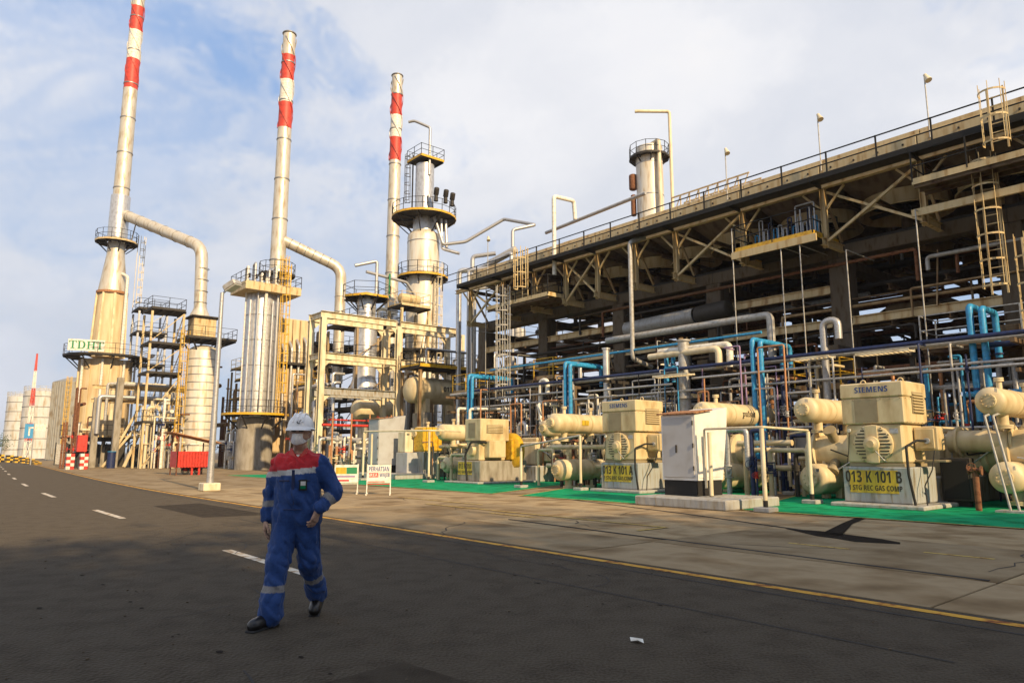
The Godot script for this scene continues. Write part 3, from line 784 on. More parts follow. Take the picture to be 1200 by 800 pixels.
func build_reactor_and_stack_two() -> void:
	var c := Vector3(-60.9, 0, -22.6)
	var t := thing("reactor_column", "silver clad reactor column on a plain concrete skirt with yellow edged ring platform", "reactor", c)
	part("concrete_skirt", mb().lathe(c, Vector3.UP, [Vector2(0, 0), Vector2(1.5, 0), Vector2(1.47, 4.3), Vector2(0, 4.3)], 32), "concrete", t)
	var hole := mb()
	var to_cam := Vector3(0.95, 0, 0.31)
	hole.cyl(c + to_cam * 1.3 + Vector3(-0.1, 1.9, -0.3), c + to_cam * 1.5 + Vector3(-0.1, 1.9, -0.3), 0.26, -1, 16)
	hole.torus(c + to_cam * 1.5 + Vector3(-0.1, 1.9, -0.3), to_cam, 0.28, 0.05, 16, 6)
	part("manway", hole, "dark_steel", t)
	shell(t, c, 1.3, 4.4, 15.0, "clad", 2.2)
	ring_platform(t, c + Vector3(0, 4.6, 0), 1.35, 2.75, "yellow", "black", 20)
	for k in 7:
		var a: float = [0.95, 0.55, 0.15, -0.25, -0.6, 1.3, -0.95][k]
		var d := Vector3(cos(a), 0, sin(a))
		part("riser_pipe", mb().pipe([c + d * 1.62 + Vector3(0, 4.7, 0), c + d * 1.62 + Vector3(0, 14.4 + k % 3, 0)], [0.12, 0.07, 0.15, 0.09, 0.12, 0.06, 0.1][k], 8), ["clad", "galv", "white_paint"][k % 3], t)
	ladder_pieces(t, c + Vector3(1.55, 0, -1.2), 4.7, 16.8, Vector3(0.7, 0, -0.5).normalized(), "yellow", 1.8)
	var h := thing("reactor_head_deck", "beige deck crowded with looped white pipes on top of the silver reactor column", "platform", c + Vector3(0, 15.2, 0))
	deck_platform(h, -62.6, -58.9, 15.7, -25.3, -20.4, "beige", "black", "beige")
	deck_platform(t, -62.2, -59.2, 10.2, -25.0, -24.0, "yellow", "yellow")
	deck_platform(t, -59.4, -58.4, 12.6, -24.6, -22.0, "yellow", "black")
	ladder_pieces(t, c + Vector3(0.6, 0, 1.9), 4.7, 10.0, Vector3(0.3, 0, 1).normalized(), "yellow", 1.8)
	part("skirt_plate", mb().bx(-62.6, -58.85, 15.1, 15.6, -25.3, -20.4, 0.02), "beige", h)
	for k in 7:
		var z := -20.8 - k * 0.62
		var y := 17.2 + 0.5 * sin(k * 2.1)
		part("vent_loop", mb().pipe([Vector3(-59.6, 15.8, z), Vector3(-59.6, y, z), Vector3(-60.6, y, z - 0.2), Vector3(-60.6, 15.9, z - 0.2)], 0.11, 8), "galv" if k % 2 else "white_paint", h)
	for k in 6:
		var vv := mb()
		valve(vv, Vector3(-59.5, 16.4, -20.9 - k * 0.62), Vector3.UP, Vector3(1, 0, 0.2).normalized(), 0.14)
		part("valve", vv, "dark_steel", h)
	ladder_pieces(h, Vector3(-59.0, 0, -23.6), 15.7, 17.4, Vector3(1, 0, 0), "yellow", 0.6)
	# second stack
	var s := Vector3(-65.2, 0, -25.5)
	var k2 := thing("furnace_stack", "middle red and white banded stack rising behind the silver reactor column", "furnace stack", s)
	var bands := [[17.7, 33.2, "stack_metal"], [33.2, 35.9, "red_stack"], [35.9, 38.3, "white_paint"], [38.3, 41.0, "red_stack"], [41.0, 43.4, "stack_metal"]]
	stack_tube(s, 17.7, 43.4, 0.74, 0.6, bands, k2)
	helical_strake(s, 33.2, 43.0, 0.63, k2, bands)
	part("cap_ring", mb().torus(s + Vector3(0, 43.4, 0), Vector3.UP, 0.62, 0.09, 24, 6), "clad_seam", k2)
	part("base_duct", mb().lathe(s, Vector3.UP, [Vector2(0.6, 13.9), Vector2(0.62, 17.3), Vector2(0.86, 17.5), Vector2(0.86, 18.6), Vector2(0.76, 18.8)], 24), "clad", k2)
	ring_platform(k2, s + Vector3(0, 18.2, 0), 0.9, 1.7, "dark_steel", "black", 12)
	part("convection_box", mb().bx(-66.6, -63.6, 9.6, 13.9, -28.3, -25.0, 0.05), "heater", k2)
	for k in 5:
		var cr := mb()
		cr.bx(-63.59, -63.5, 9.7, 13.8, -28.2 + k * 0.75, -28.1 + k * 0.75)
		part("stiffener", cr, "beige_old", k2)
	part("furnace_wall", mb().bx(-67.0, -63.2, 0.5, 9.2, -28.9, -24.5, 0.05), "heater_low", k2)
	deck_platform(k2, -67.2, -62.6, 9.55, -29.4, -23.6, "dark_steel", "black")
	for k in 5:
		part("outlet_pipe", mb().pipe([Vector3(-62.9, 3.0, -25.0 - k * 0.7), Vector3(-62.9, 10.5 + k * 0.25, -25.0 - k * 0.7), Vector3(-63.55, 11.2 + k * 0.25, -25.0 - k * 0.7)], 0.13, 8), "clad", k2)
	var du := thing("crossover_duct", "bent silver flue duct sloping from the middle stack towards the cream steel frame", "duct", Vector3(-63.5, 12, -29))
	part("duct", mb().pipe([Vector3(-65.1, 21.8, -25.8), Vector3(-62.8, 19.4, -31.0), Vector3(-62.8, 8.0, -31.0)], 0.52, 20, 2.0), "stack_metal", du)
	for k in 6:
		part("seam", mb().torus(Vector3(-65.1, 21.8, -25.8).lerp(Vector3(-62.8, 19.4, -31.0), 0.14 + k * 0.13), Vector3(2.3, -2.4, -5.2), 0.53, 0.03, 20, 5), "clad_seam", du)
	for k in 6:
		part("seam", mb().torus(Vector3(-62.8, 9.0 + k * 1.5, -31.0), Vector3.UP, 0.53, 0.03, 20, 5), "clad_seam", du)
	access_tower("brown access tower with yellow rails right behind the concrete reactor skirt", -60.0, -57.0, -25.4, -28.0, [4.0, 7.2], "beige_old", "yellow", "yellow")
	manifold("process_piping", "dense silver pipes standing between the reactor and the cream frame", -58.5, -53.0, -24.0, -26.5, 8.5, 18, ["galv", "grey_pipe", "beige_old", "clad"], 41, 0.05, 0.16)
	access_tower("dark two deck structure filling the gap left of the cream frame", -57.0, -51.5, -27.0, -31.0, [5.0, 9.0, 12.2], "beige_old", "dark_steel", "black")


func build_cream_frame() -> void:
	var t := thing("cream_frame", "two storey cream painted steel portal frame beside the silver towers", "steel frame", Vector3(-45, 0, -26))
	var zc := [-20.55, -26.4, -32.05]
	for x in [-44.0, -45.9]:
		for z in zc:
			part("column", mb().ibeam(Vector3(x, 0, z), Vector3(x, 10.45, z), 0.36, 0.36, 0.03), "cream_pale")
			part("base_pad", mb().bx(x - 0.35, x + 0.35, 0, 0.25, z - 0.35, z + 0.35, 0.03), "concrete")
		for k in 2:
			for y in [10.65, 7.85, 5.5]:
				if y < 6 and k == 1:
					continue
				part("beam", mb().ibeam(Vector3(x, y, zc[k] + (0.18 if k == 0 and y > 10 else -0.19)), Vector3(x, y, zc[k + 1] + 0.19), 0.3, 0.46 if y > 6 else 0.5, 0.03), "cream_pale" if y > 6 else "concrete_grey")
				for e in [0, 1]:
					var s := -1.0 if e == 0 else 1.0
					var z: float = zc[k + e]
					part("gusset", mb().slab([Vector3(x - 0.02, y - 0.24, z + 0.2 * s), Vector3(x - 0.02, y - 0.24, z + 0.75 * s), Vector3(x - 0.02, y - 0.75, z + 0.2 * s)], Vector3(0.04, 0, 0)), "cream_pale")
	for z in zc:
		for y in [10.65, 7.85]:
			part("tie_beam", mb().ibeam(Vector3(-44.2, y, z), Vector3(-45.7, y, z), 0.26, 0.4, 0.03), "cream_pale")
	# horizontal drum on a pier within the frame's far bay
	var d := thing("horizontal_drum", "cream horizontal drum with black stencilled number on a concrete pier", "drum", Vector3(-42.2, 0, -28.5))
	part("shell", mb().drum(Vector3(-42.2, 5.75, -26.5), Vector3(-42.2, 5.75, -31.2), 0.92, 28), "cream", d)
	for z in [-27.4, -30.2]:
		part("saddle", mb().bx(-42.9, -41.5, 4.2, 5.2, z - 0.18, z + 0.18, 0.02), "cream", d)
		part("pier", mb().bx(-42.95, -41.45, 0, 4.19, z - 0.35, z + 0.35, 0.05), "concrete", d)
	text("lettering", "013 V 104", Vector3(-41.27, 5.85, -29.6), 0.34, "sign_ink", Vector3(0, PI / 2, 0), d)
	for z in [-27.2, -28.6, -30.0]:
		var nz := mb()
		nozzle(nz, Vector3(-42.2, 6.6, z), Vector3.UP, 0.13, 0.5)
		part("nozzle", nz, "cream", d)
	var pf := access_tower("yellow edged platform standing over the cream horizontal drum", -43.4, -40.9, -26.3, -31.6, [7.4], "beige_old", "yellow", "black", false)
	part("pipe", mb().pipe([Vector3(-41.2, 7.5, -27), Vector3(-41.2, 8.6, -27), Vector3(-41.2, 8.6, -31)], 0.09, 8), "galv", pf)
	var d2 := thing("horizontal_drum", "smaller cream drum seen end on beneath the grey beam of the cream frame", "drum", Vector3(-47.6, 0, -25))
	part("shell", mb().drum(Vector3(-47.6, 4.55, -25.2), Vector3(-47.6, 4.55, -27.8), 0.75, 24), "cream", d2)
	for z in [-25.7, -27.2]:
		part("saddle", mb().bx(-48.1, -47.1, 0, 3.95, z - 0.15, z + 0.15, 0.02), "concrete", d2)
	# red fire water header with hydrant risers
	var f := thing("fire_water_pipe", "red fire water header on slim uprights in front of the cream frame", "piping", Vector3(-42, 0, -21))
	part("header", mb().cyl(Vector3(-41.5, 3.15, -19.6), Vector3(-41.5, 3.15, -25.2), 0.09, -1, 10), "red", f)
	part("header", mb().cyl(Vector3(-41.9, 3.5, -20.2), Vector3(-41.9, 3.5, -24.2), 0.05, -1, 8), "red", f)
	for z in [-20.2, -21.5, -22.8, -24.4]:
		part("riser_pipe", mb().pipe([Vector3(-41.3, 0, z), Vector3(-41.3, 3.9, z)], 0.06, 8), "copper", f)
	for z in [-23.5, -24.2, -24.9]:
		var vv := mb()
		valve(vv, Vector3(-41.5, 3.4, z), Vector3.UP, Vector3.UP, 0.14)
		part("valve", vv, "red", f)
	manifold("process_piping", "pale bent pipes and valves on the ground inside the cream frame", -43.6, -41.6, -20.4, -25.2, 2.7, 22, ["galv", "white_paint", "grey_pipe", "copper"], 52, 0.05, 0.12)
	var w := thing("water_piping", "white looped pipes along the ground behind the red fire header", "piping", Vector3(-43, 0, -22))
	for k in 6:
		var z := -20.0 - k * 0.8
		part("pipe", mb().pipe([Vector3(-42.6, 0.3, z), Vector3(-42.6, 2.3 - 0.2 * (k % 2), z), Vector3(-42.6, 2.3 - 0.2 * (k % 2), z - 1.5), Vector3(-42.6, 0.5, z - 1.5)], 0.11, 10), "white_paint" if k % 2 else "galv", w)
	manifold("process_piping", "grey upright pipes behind the cream frame's far columns", -49.0, -46.2, -27.5, -33.0, 9.0, 18, ["grey_pipe", "galv", "beige_old", "brown_steel"], 53, 0.06, 0.17)


func build_middle_towers() -> void:
	var c := Vector3(-53.0, 0, -34.2)
	var t := thing("column_tower", "tall white silver tower with a wide round platform and narrow upper column", "tower", c)
	shell(t, c, 1.46, 0, 20.8, "white_vessel", 2.9)
	part("sleeve", mb().lathe(c, Vector3.UP, [Vector2(1.0, 20.9), Vector2(1.0, 22.6), Vector2(0.86, 22.7), Vector2(0.86, 27.8), Vector2(0, 27.9)], 28), "clad", t)
	ring_platform(t, c + Vector3(0, 22.6, 0), 1.0, 2.95, "yellow", "black", 20)
	deck_platform(t, -54.2, -51.8, 28.2, -35.5, -33.0, "yellow", "black")
	ring_platform(t, c + Vector3(0, 17.0, 0), 1.5, 2.3, "yellow", "black", 16)
	ring_platform(t, c + Vector3(0, 10.2, 0), 1.5, 2.4, "dark_steel", "black", 16)
	ladder_pieces(t, c + Vector3(1.5, 0, -0.4), 1.0, 17.2, Vector3(1, 0, -0.2).normalized(), "cream_pale", 2.2)
	ladder_pieces(t, c + Vector3(-0.9, 0, 0.75), 22.8, 28.0, Vector3(-0.6, 0, 0.7).normalized(), "dark_steel", 1.6)
	part("gooseneck_pipe", mb().pipe([c + Vector3(0.9, 26.6, 0.1), c + Vector3(0.9, 31.2, 0.1), c + Vector3(-0.1, 31.9, 1.2), c + Vector3(-0.5, 31.8, 1.6)], 0.13, 10), "galv", t)
	part("overhead_pipe", mb().pipe([c + Vector3(1.0, 24.6, 0.2), c + Vector3(1.5, 22.3, -0.2), c + Vector3(2.0, 19.9, -0.8), c + Vector3(3.2, 20.2, -2.4), c + Vector3(5.5, 22.3, -5.0), c + Vector3(9.5, 20.8, -5.2), c + Vector3(8.6, 20.2, -3.4), c + Vector3(8.6, 0.0, -3.4)], 0.15, 12), "galv", t)
	for k in 2:
		part("overhead_pipe", mb().pipe([c + Vector3(1.6, 22.4, -0.8 - k * 0.5), c + Vector3(1.7, 19.6, -0.9 - k * 0.5), c + Vector3(2.6, 19.2, -1.9 - k * 0.3)], 0.14, 10), "clad", t)
	for k in 3:
		var a := -0.5 + k * 0.42
		var p := c + Vector3(cos(a) * 2.3, 23.7, sin(a) * 2.3 - 0.6)
		var rv := mb()
		rv.cyl(p, p + Vector3(0, 0.7, 0), 0.2, 0.16, 10)
		rv.drum(p + Vector3(0, 0.65, 0), p + Vector3(0.25, 1.1, 0.1), 0.24, 10)
		part("relief_valve", rv, "dark_steel", t)
	# third stack
	var s := Vector3(-64.8, 0, -37.9)
	var k3 := thing("furnace_stack", "shortest red and white banded stack directly behind the white silver tower", "furnace stack", s)
	var bands := [[2.0, 33.1, "stack_metal"], [33.1, 35.8, "red_stack"], [35.8, 38.4, "white_paint"], [38.4, 40.9, "red_stack"], [40.9, 43.2, "stack_metal"]]
	stack_tube(s, 2.0, 43.2, 0.78, 0.58, bands, k3)
	helical_strake(s, 33.1, 43.0, 0.62, k3, bands)
	part("base", mb().bx(-66, -63.6, 0, 2.0, -39.2, -36.6), "concrete", k3)
	part("cap_ring", mb().torus(s + Vector3(0, 43.2, 0), Vector3.UP, 0.6, 0.08, 24, 6), "clad_seam", k3)
	# smaller silver tower
	var q := Vector3(-52.8, 0, -28.5)
	var m := thing("column_tower", "short silver tower with hexagonal black railed platform behind the cream frame", "tower", q)
	part("shell", mb().lathe(q, Vector3.UP, [Vector2(0, 0), Vector2(0.95, 0), Vector2(0.95, 11.4), Vector2(0.8, 12.4), Vector2(0.8, 14.6), Vector2(0, 15.0)], 28), "clad", m)
	part("skirt_flare", mb().lathe(q, Vector3.UP, [Vector2(0.97, 7.4), Vector2(1.3, 6.4), Vector2(1.3, 5.6), Vector2(0.97, 5.6)], 28), "clad", m)
	ring_platform(m, q + Vector3(0, 14.3, 0), 0.85, 2.0, "yellow", "black", 6)
	part("gooseneck_pipe", mb().pipe([q + Vector3(0.5, 14.5, -0.6), q + Vector3(0.5, 17.6, -0.6), q + Vector3(0.0, 17.0, 1.2)], 0.14, 10), "galv", m)
	part("green_davit", mb().pipe([q + Vector3(0.8, 14.5, -1.7), q + Vector3(0.8, 16.6, -1.7)], 0.09, 8), "sign_green", m)
	part("cross_pipe", mb().pipe([q + Vector3(0.5, 16.5, 0.4), q + Vector3(0.5, 16.2, -3.6), q + Vector3(0.5, 15.0, -4.6)], 0.13, 10), "galv", m)
	# beige pedestal deck between both towers
	var b := access_tower("beige deck on thick posts between the two silver towers", -51.8, -49.6, -30.0, -32.8, [13.6], "beige", "beige", "beige", true)
	part("vessel", mb().drum(Vector3(-50.7, 14.3, -30.6), Vector3(-50.7, 14.3, -32.2), 0.45, 16), "beige", b)
	# tall silver pipes at the rack's far corner
	var p := thing("riser_pipes", "pair of tall silver pipes rising at the far corner of the rack", "piping", Vector3(-40.5, 0, -30))
	for k in 4:
		var x: float = [-41.0, -40.2, -39.6, -39.3][k]
		var z: float = [-29.6, -30.2, -30.0, -29.2][k]
		var y: float = [14.6, 15.6, 13.0, 14.2][k]
		part("pipe", mb().pipe([Vector3(x, 0, z), Vector3(x, y, z), Vector3(x + 1.2, y + (0.2 if k else 0.0), z - 1.2)], [0.2, 0.16, 0.1, 0.12][k], 10), ["clad", "galv", "grey_pipe", "galv"][k], p)
	part("vent_header", mb().pipe([Vector3(-40.2, 14.4, -30.2), Vector3(-36.5, 15.2, -30.8), Vector3(-36.5, 13.4, -30.8)], 0.14, 10), "galv", p)
	part("muffler", mb().drum(Vector3(-39.0, 14.9, -30.8), Vector3(-36.8, 15.6, -31.4), 0.26, 14), "grey_pipe", p)
	manifold("process_piping", "dark pipes and exchangers between the white silver tower and the rack's far end", -50.5, -45.5, -34.0, -38.0, 10.0, 20, ["grey_pipe", "brown_steel", "dark_steel", "galv"], 62, 0.08, 0.22)


func build_tanks_and_far_left() -> void:
	var tk := [[Vector3(-232, 0, -22.6), 3.5, 16.2, "farthest white silo tank, half hidden behind the next one"], [Vector3(-205, 0, -24.0), 4.0, 15.9, "middle white silo tank behind the red and white lattice mast"]]
	for q in tk:
		var c: Vector3 = q[0]
		thing("storage_silo", q[3], "storage tank", c, "tanks beyond the furnace")
		part("shell", mb().lathe(c, Vector3.UP, [Vector2(0, 0), Vector2(q[1], 0), Vector2(q[1], q[2]), Vector2(q[1] * 0.3, q[2] + 1.0), Vector2(0, q[2] + 1.1)], 36), "tank_white")
		for k in 6:
			var b := mb()
			b.torus(c + Vector3(0, 2.2 + k * 2.5, 0), Vector3.UP, q[1] + 0.02, 0.09, 36, 5)
			part("wind_girder", b, "tank")
		part("railing", mb().rail(circle(c + Vector3(0, q[2], 0), q[1], 20), 1.2, 2.0, 0.05, true), "grey_pipe")
	var c3 := Vector3(-150, 0, -22.2)
	thing("storage_silo", "nearest grey corrugated silo with an outside stair, beside the furnace", "storage tank", c3, "tanks beyond the furnace")
	part("shell", mb().lathe(c3, Vector3.UP, [Vector2(0, 0), Vector2(3.3, 0), Vector2(3.3, 14.0), Vector2(1.0, 14.9), Vector2(0, 15.0)], 40), "tank")
	for k in 44:
		var a := TAU * k / 44
		var co := mb()
		co.bar(c3 + Vector3(cos(a) * 3.33, 0.2, sin(a) * 3.33), c3 + Vector3(cos(a) * 3.33, 13.9, sin(a) * 3.33), 0.22, 0.14)
		part("corrugation", co, "tank")
	ladder_pieces(cur, c3 + Vector3(3.2, 0, 1.3), 0.5, 13.8, Vector3(0.92, 0, 0.38), "yellow", 2.5, 0.8)
	# lattice mast
	var mp := Vector3(-190, 0, -20.3)
	thing("lattice_mast", "red and white lattice radio mast in front of the white silo tanks", "mast", mp)
	for k in 6:
		var y0 := k * 3.9
		var y1 := y0 + 3.9
		var m := mb()
		var w0 := 0.75 - y0 * 0.026
		var w1 := 0.75 - y1 * 0.026
		for i in 4:
			var a := TAU * i / 4 + 0.5
			var b := TAU * (i + 1) / 4 + 0.5
			var p0 := mp + Vector3(cos(a) * w0, y0, sin(a) * w0)
			var p1 := mp + Vector3(cos(a) * w1, y1, sin(a) * w1)
			var q0 := mp + Vector3(cos(b) * w0, y0, sin(b) * w0)
			var q1 := mp + Vector3(cos(b) * w1, y1, sin(b) * w1)
			m.bar(p0, p1, 0.1, 0.1)
			m.bar(p0, q1, 0.07, 0.07)
			m.bar(q0, p1, 0.12, 0.12)
			m.bar(p1, q1, 0.12, 0.12)
		part("mast_section", m, "red_stack" if k % 2 else "white_paint")
	# direction sign
	var sp := Vector3(-101.4, 0, -11.3)
	var bs := Basis(Vector3.UP, deg_to_rad(78))
	thing("road_sign", "blue and white road sign on a grey post where the road bends away", "sign", sp)
	part("post", mb().cyl(sp, sp + Vector3(0, 4.9, 0), 0.07, -1, 8), "grey_pipe")
	part("blue_panel", mb().box(sp + Vector3(0, 3.95, 0) - bs.x * 0.45, Vector3(0.95, 1.7, 0.05), bs), "sign_blue")
	part("white_panel", mb().box(sp + Vector3(0, 4.4, 0) + bs.x * 0.62, Vector3(1.15, 0.8, 0.05), bs), "white_paint")
	part("arrow", mb().box(sp + Vector3(0, 3.9, 0) - bs.x * 0.45 + bs.z * 0.03, Vector3(0.16, 1.0, 0.02), bs).box(sp + Vector3(0, 4.35, 0) - bs.x * 0.3 + bs.z * 0.03, Vector3(0.5, 0.16, 0.02), bs), "white_paint")
	# rising road barrier in black and yellow blocks
	var pts := [[-104, -12.2, 0.1], [-109, -12.5, 0.45], [-114, -12.6, 0.8], [-119, -12.5, 1.15], [-124, -12.2, 1.5], [-129, -11.7, 1.8], [-134, -11.0, 2.0], [-139, -10.2, 2.2]]
	for i in pts.size():
		var q: Array = pts[i]
		var p := Vector3(q[0], 0, q[1])
		thing("barrier_block", "black and yellow striped concrete barrier block, number %s from the near end of its row" % ["one", "two", "three", "four", "five", "six", "seven", "eight"][i], "barrier", p, "striped barrier along the rising road")
		for k in 4:
			var h: float = q[2] * 0.45 + 0.25
			for e in 2:
				part("stripe", mb().bx(q[0] - 1.2, q[0] + 1.2, h * k / 4 + 0.002, h * (k + 1) / 4 - 0.002, q[1] - 0.4 + e * 0.402, q[1] + e * 0.4, 0.01), "yellow" if (k + e) % 2 else "black")
	for k in 2:
		var xx := -72.0 - k * 0.0
		var bp := Vector3(xx + k * 0.5, 0, -10.85 - k * 0.95)
		thing("striped_bollard", ["red and white striped block post standing nearer the road edge line", "red and white striped block post standing beside the red hydrant box"][k], "bollard", bp, "striped posts at the plant corner")
		for i in 5:
			part("band", mb().bx(bp.x - 0.3, bp.x + 0.3, i * 0.27, i * 0.27 + 0.268, bp.z - 0.3, bp.z - 0.002, 0.01), "red" if i % 2 == 0 else "white_paint")
			part("band", mb().bx(bp.x - 0.3, bp.x + 0.3, i * 0.27, i * 0.27 + 0.268, bp.z + 0.002, bp.z + 0.3, 0.01), "white_paint" if i % 2 == 0 else "red")
	var hp := Vector3(-75.0, 0, -12.1)
	thing("hydrant_box", "red fire hose box on a black post behind the striped bollards", "hose box", hp)
	part("box", mb().bx(hp.x - 0.35, hp.x + 0.35, 1.5, 3.0, hp.z - 0.4, hp.z + 0.4, 0.03), "red")
	part("post", mb().bx(hp.x - 0.1, hp.x + 0.1, 0, 1.49, hp.z - 0.1, hp.z + 0.1), "black")
	# low dark fence and green bank far along the road
	var fp := Vector3(-98, 0, -15)
	thing("dark_fence", "dark mesh fence panels at the bend of the road", "fence", fp)
	for k in 7:
		part("panel", mb().bx(-98 - k * 0.3, -97.94 - k * 0.3, 0.1, 2.4, -13.2 - k * 1.1 - 1.08, -13.2 - k * 1.1), "dark_hedge" if k else "grey_pipe")
		part("post", mb().bar(Vector3(-97.9 - k * 0.3, 0, -13.2 - k * 1.1), Vector3(-97.9 - k * 0.3, 2.6, -13.2 - k * 1.1), 0.1, 0.1), "black")


# further units behind the front row, seen between the towers
func build_background_units() -> void:
	var q := [
		["brown open tower with yellow rails between the domed vessel and the reactor, far behind", -84.0, -79.5, -28.0, -33.0, [4.0, 7.5, 11.0], "beige_old", "yellow", "yellow"],
		["low dark structure with pale posts behind the furnace of the tallest stack", -103, -98, -20.0, -27.0, [4.0, 8.0], "beige_old", "dark_steel", "black"],
		["grey open tower behind the reactor column's skirt", -75.0, -70.5, -32.0, -37.5, [3.8, 7.2, 10.5, 13.0], "brown_steel", "dark_steel", "black"],
		["dense brown tower between the cream frame and the small silver tower", -61.5, -56.5, -32.0, -37.0, [3.6, 7.0, 10.0, 13.0], "beige_old", "yellow", "dark_steel"],
		["dark tower beyond the rack's far end, behind the cream drum", -49.5, -44.5, -39.0, -45.0, [4.0, 7.5, 11.0], "brown_steel", "dark_steel", "black"],
		["dark open structure right behind the rack, farthest bays", -41.0, -30.0, -50.0, -56.0, [3.8, 7.2, 10.6], "brown_steel", "dark_steel", "black"],
		["dark open structure right behind the middle bays of the rack", -27.0, -18.0, -50.0, -55.0, [3.8, 7.0], "brown_steel", "dark_steel", "black"]]
	for k in q.size():
		var a: Array = q[k]
		var t := access_tower(a[0], a[1], a[2], a[3], a[4], a[5], a[6], a[7], a[8])
		var r := RandomNumberGenerator.new()
		r.seed = 300 + k
		for lv in a[5].size():
			var y: float = a[5][lv]
			for i in 3:
				var x := lerpf(a[1] + 0.8, a[2] - 0.8, (i + r.randf()) / 3.0)
				var z := lerpf(a[3] - 0.8, a[4] + 0.8, r.randf())
				if r.randf() < 0.5:
					part("equipment_drum", mb().drum(Vector3(x, y + 0.4, z), Vector3(x, y + r.randf_range(1.2, 2.2), z), r.randf_range(0.3, 0.6), 14), ["cream", "clad", "heater_low", "grey_pipe"][r.randi() % 4], t)
				else:
					part("riser_pipe", mb().pipe([Vector3(x, 0.0, z), Vector3(x, y + 1.5, z), Vector3(x + 1.0, y + 1.5, z), Vector3(x + 1.0, y, z)], r.randf_range(0.08, 0.2), 8), ["galv", "beige_old", "grey_pipe", "rusty"][r.randi() % 4], t)
	# long low pipe racks closing the view at eye height
	var pr := [["low pipe track far behind the reactor and the domed vessel", -105.0, -50.0, -46.0], ["low pipe track far behind the rack", -55.0, 30.0, -66.0]]
	for a in pr:
		var t := thing("pipe_track", a[0], "pipe bridge", Vector3((a[1] + a[2]) / 2, 0, a[3]))
		for i in 7:
			part("pipe", mb().cyl(Vector3(a[1], 1.0 + (i % 4) * 1.1, a[3] - i * 0.5), Vector3(a[2], 1.0 + (i % 4) * 1.1, a[3] - i * 0.5), 0.26 + 0.1 * (i % 3), -1, 10), ["grey_pipe", "brown_steel", "galv", "rusty"][i % 4], t)
		var x: float = a[1]
		while x <= a[2]:
			part("support", mb().bx(x - 0.2, x + 0.2, 0, 4.8, a[3] - 3.4, a[3] - 3.0).bx(x - 0.2, x + 0.2, 4.8, 5.1, a[3] - 3.4, a[3] + 0.4), "concrete", t)
			x += 7.0
	thing("control_building", "long plain dim building far behind the rack", "building", Vector3(-20, 0, -90))
	part("wall", mb().bx(-70, 20, 0, 5.5, -96, -90), "concrete")
	part("roof", mb().bx(-70.6, 20.6, 5.5, 5.9, -96.6, -89.4), "dark_concrete")
	for k in 14:
		part("window", mb().bx(-68 + k * 6.2, -65.5 + k * 6.2, 1.6, 3.4, -89.99, -89.94), "dark_steel")

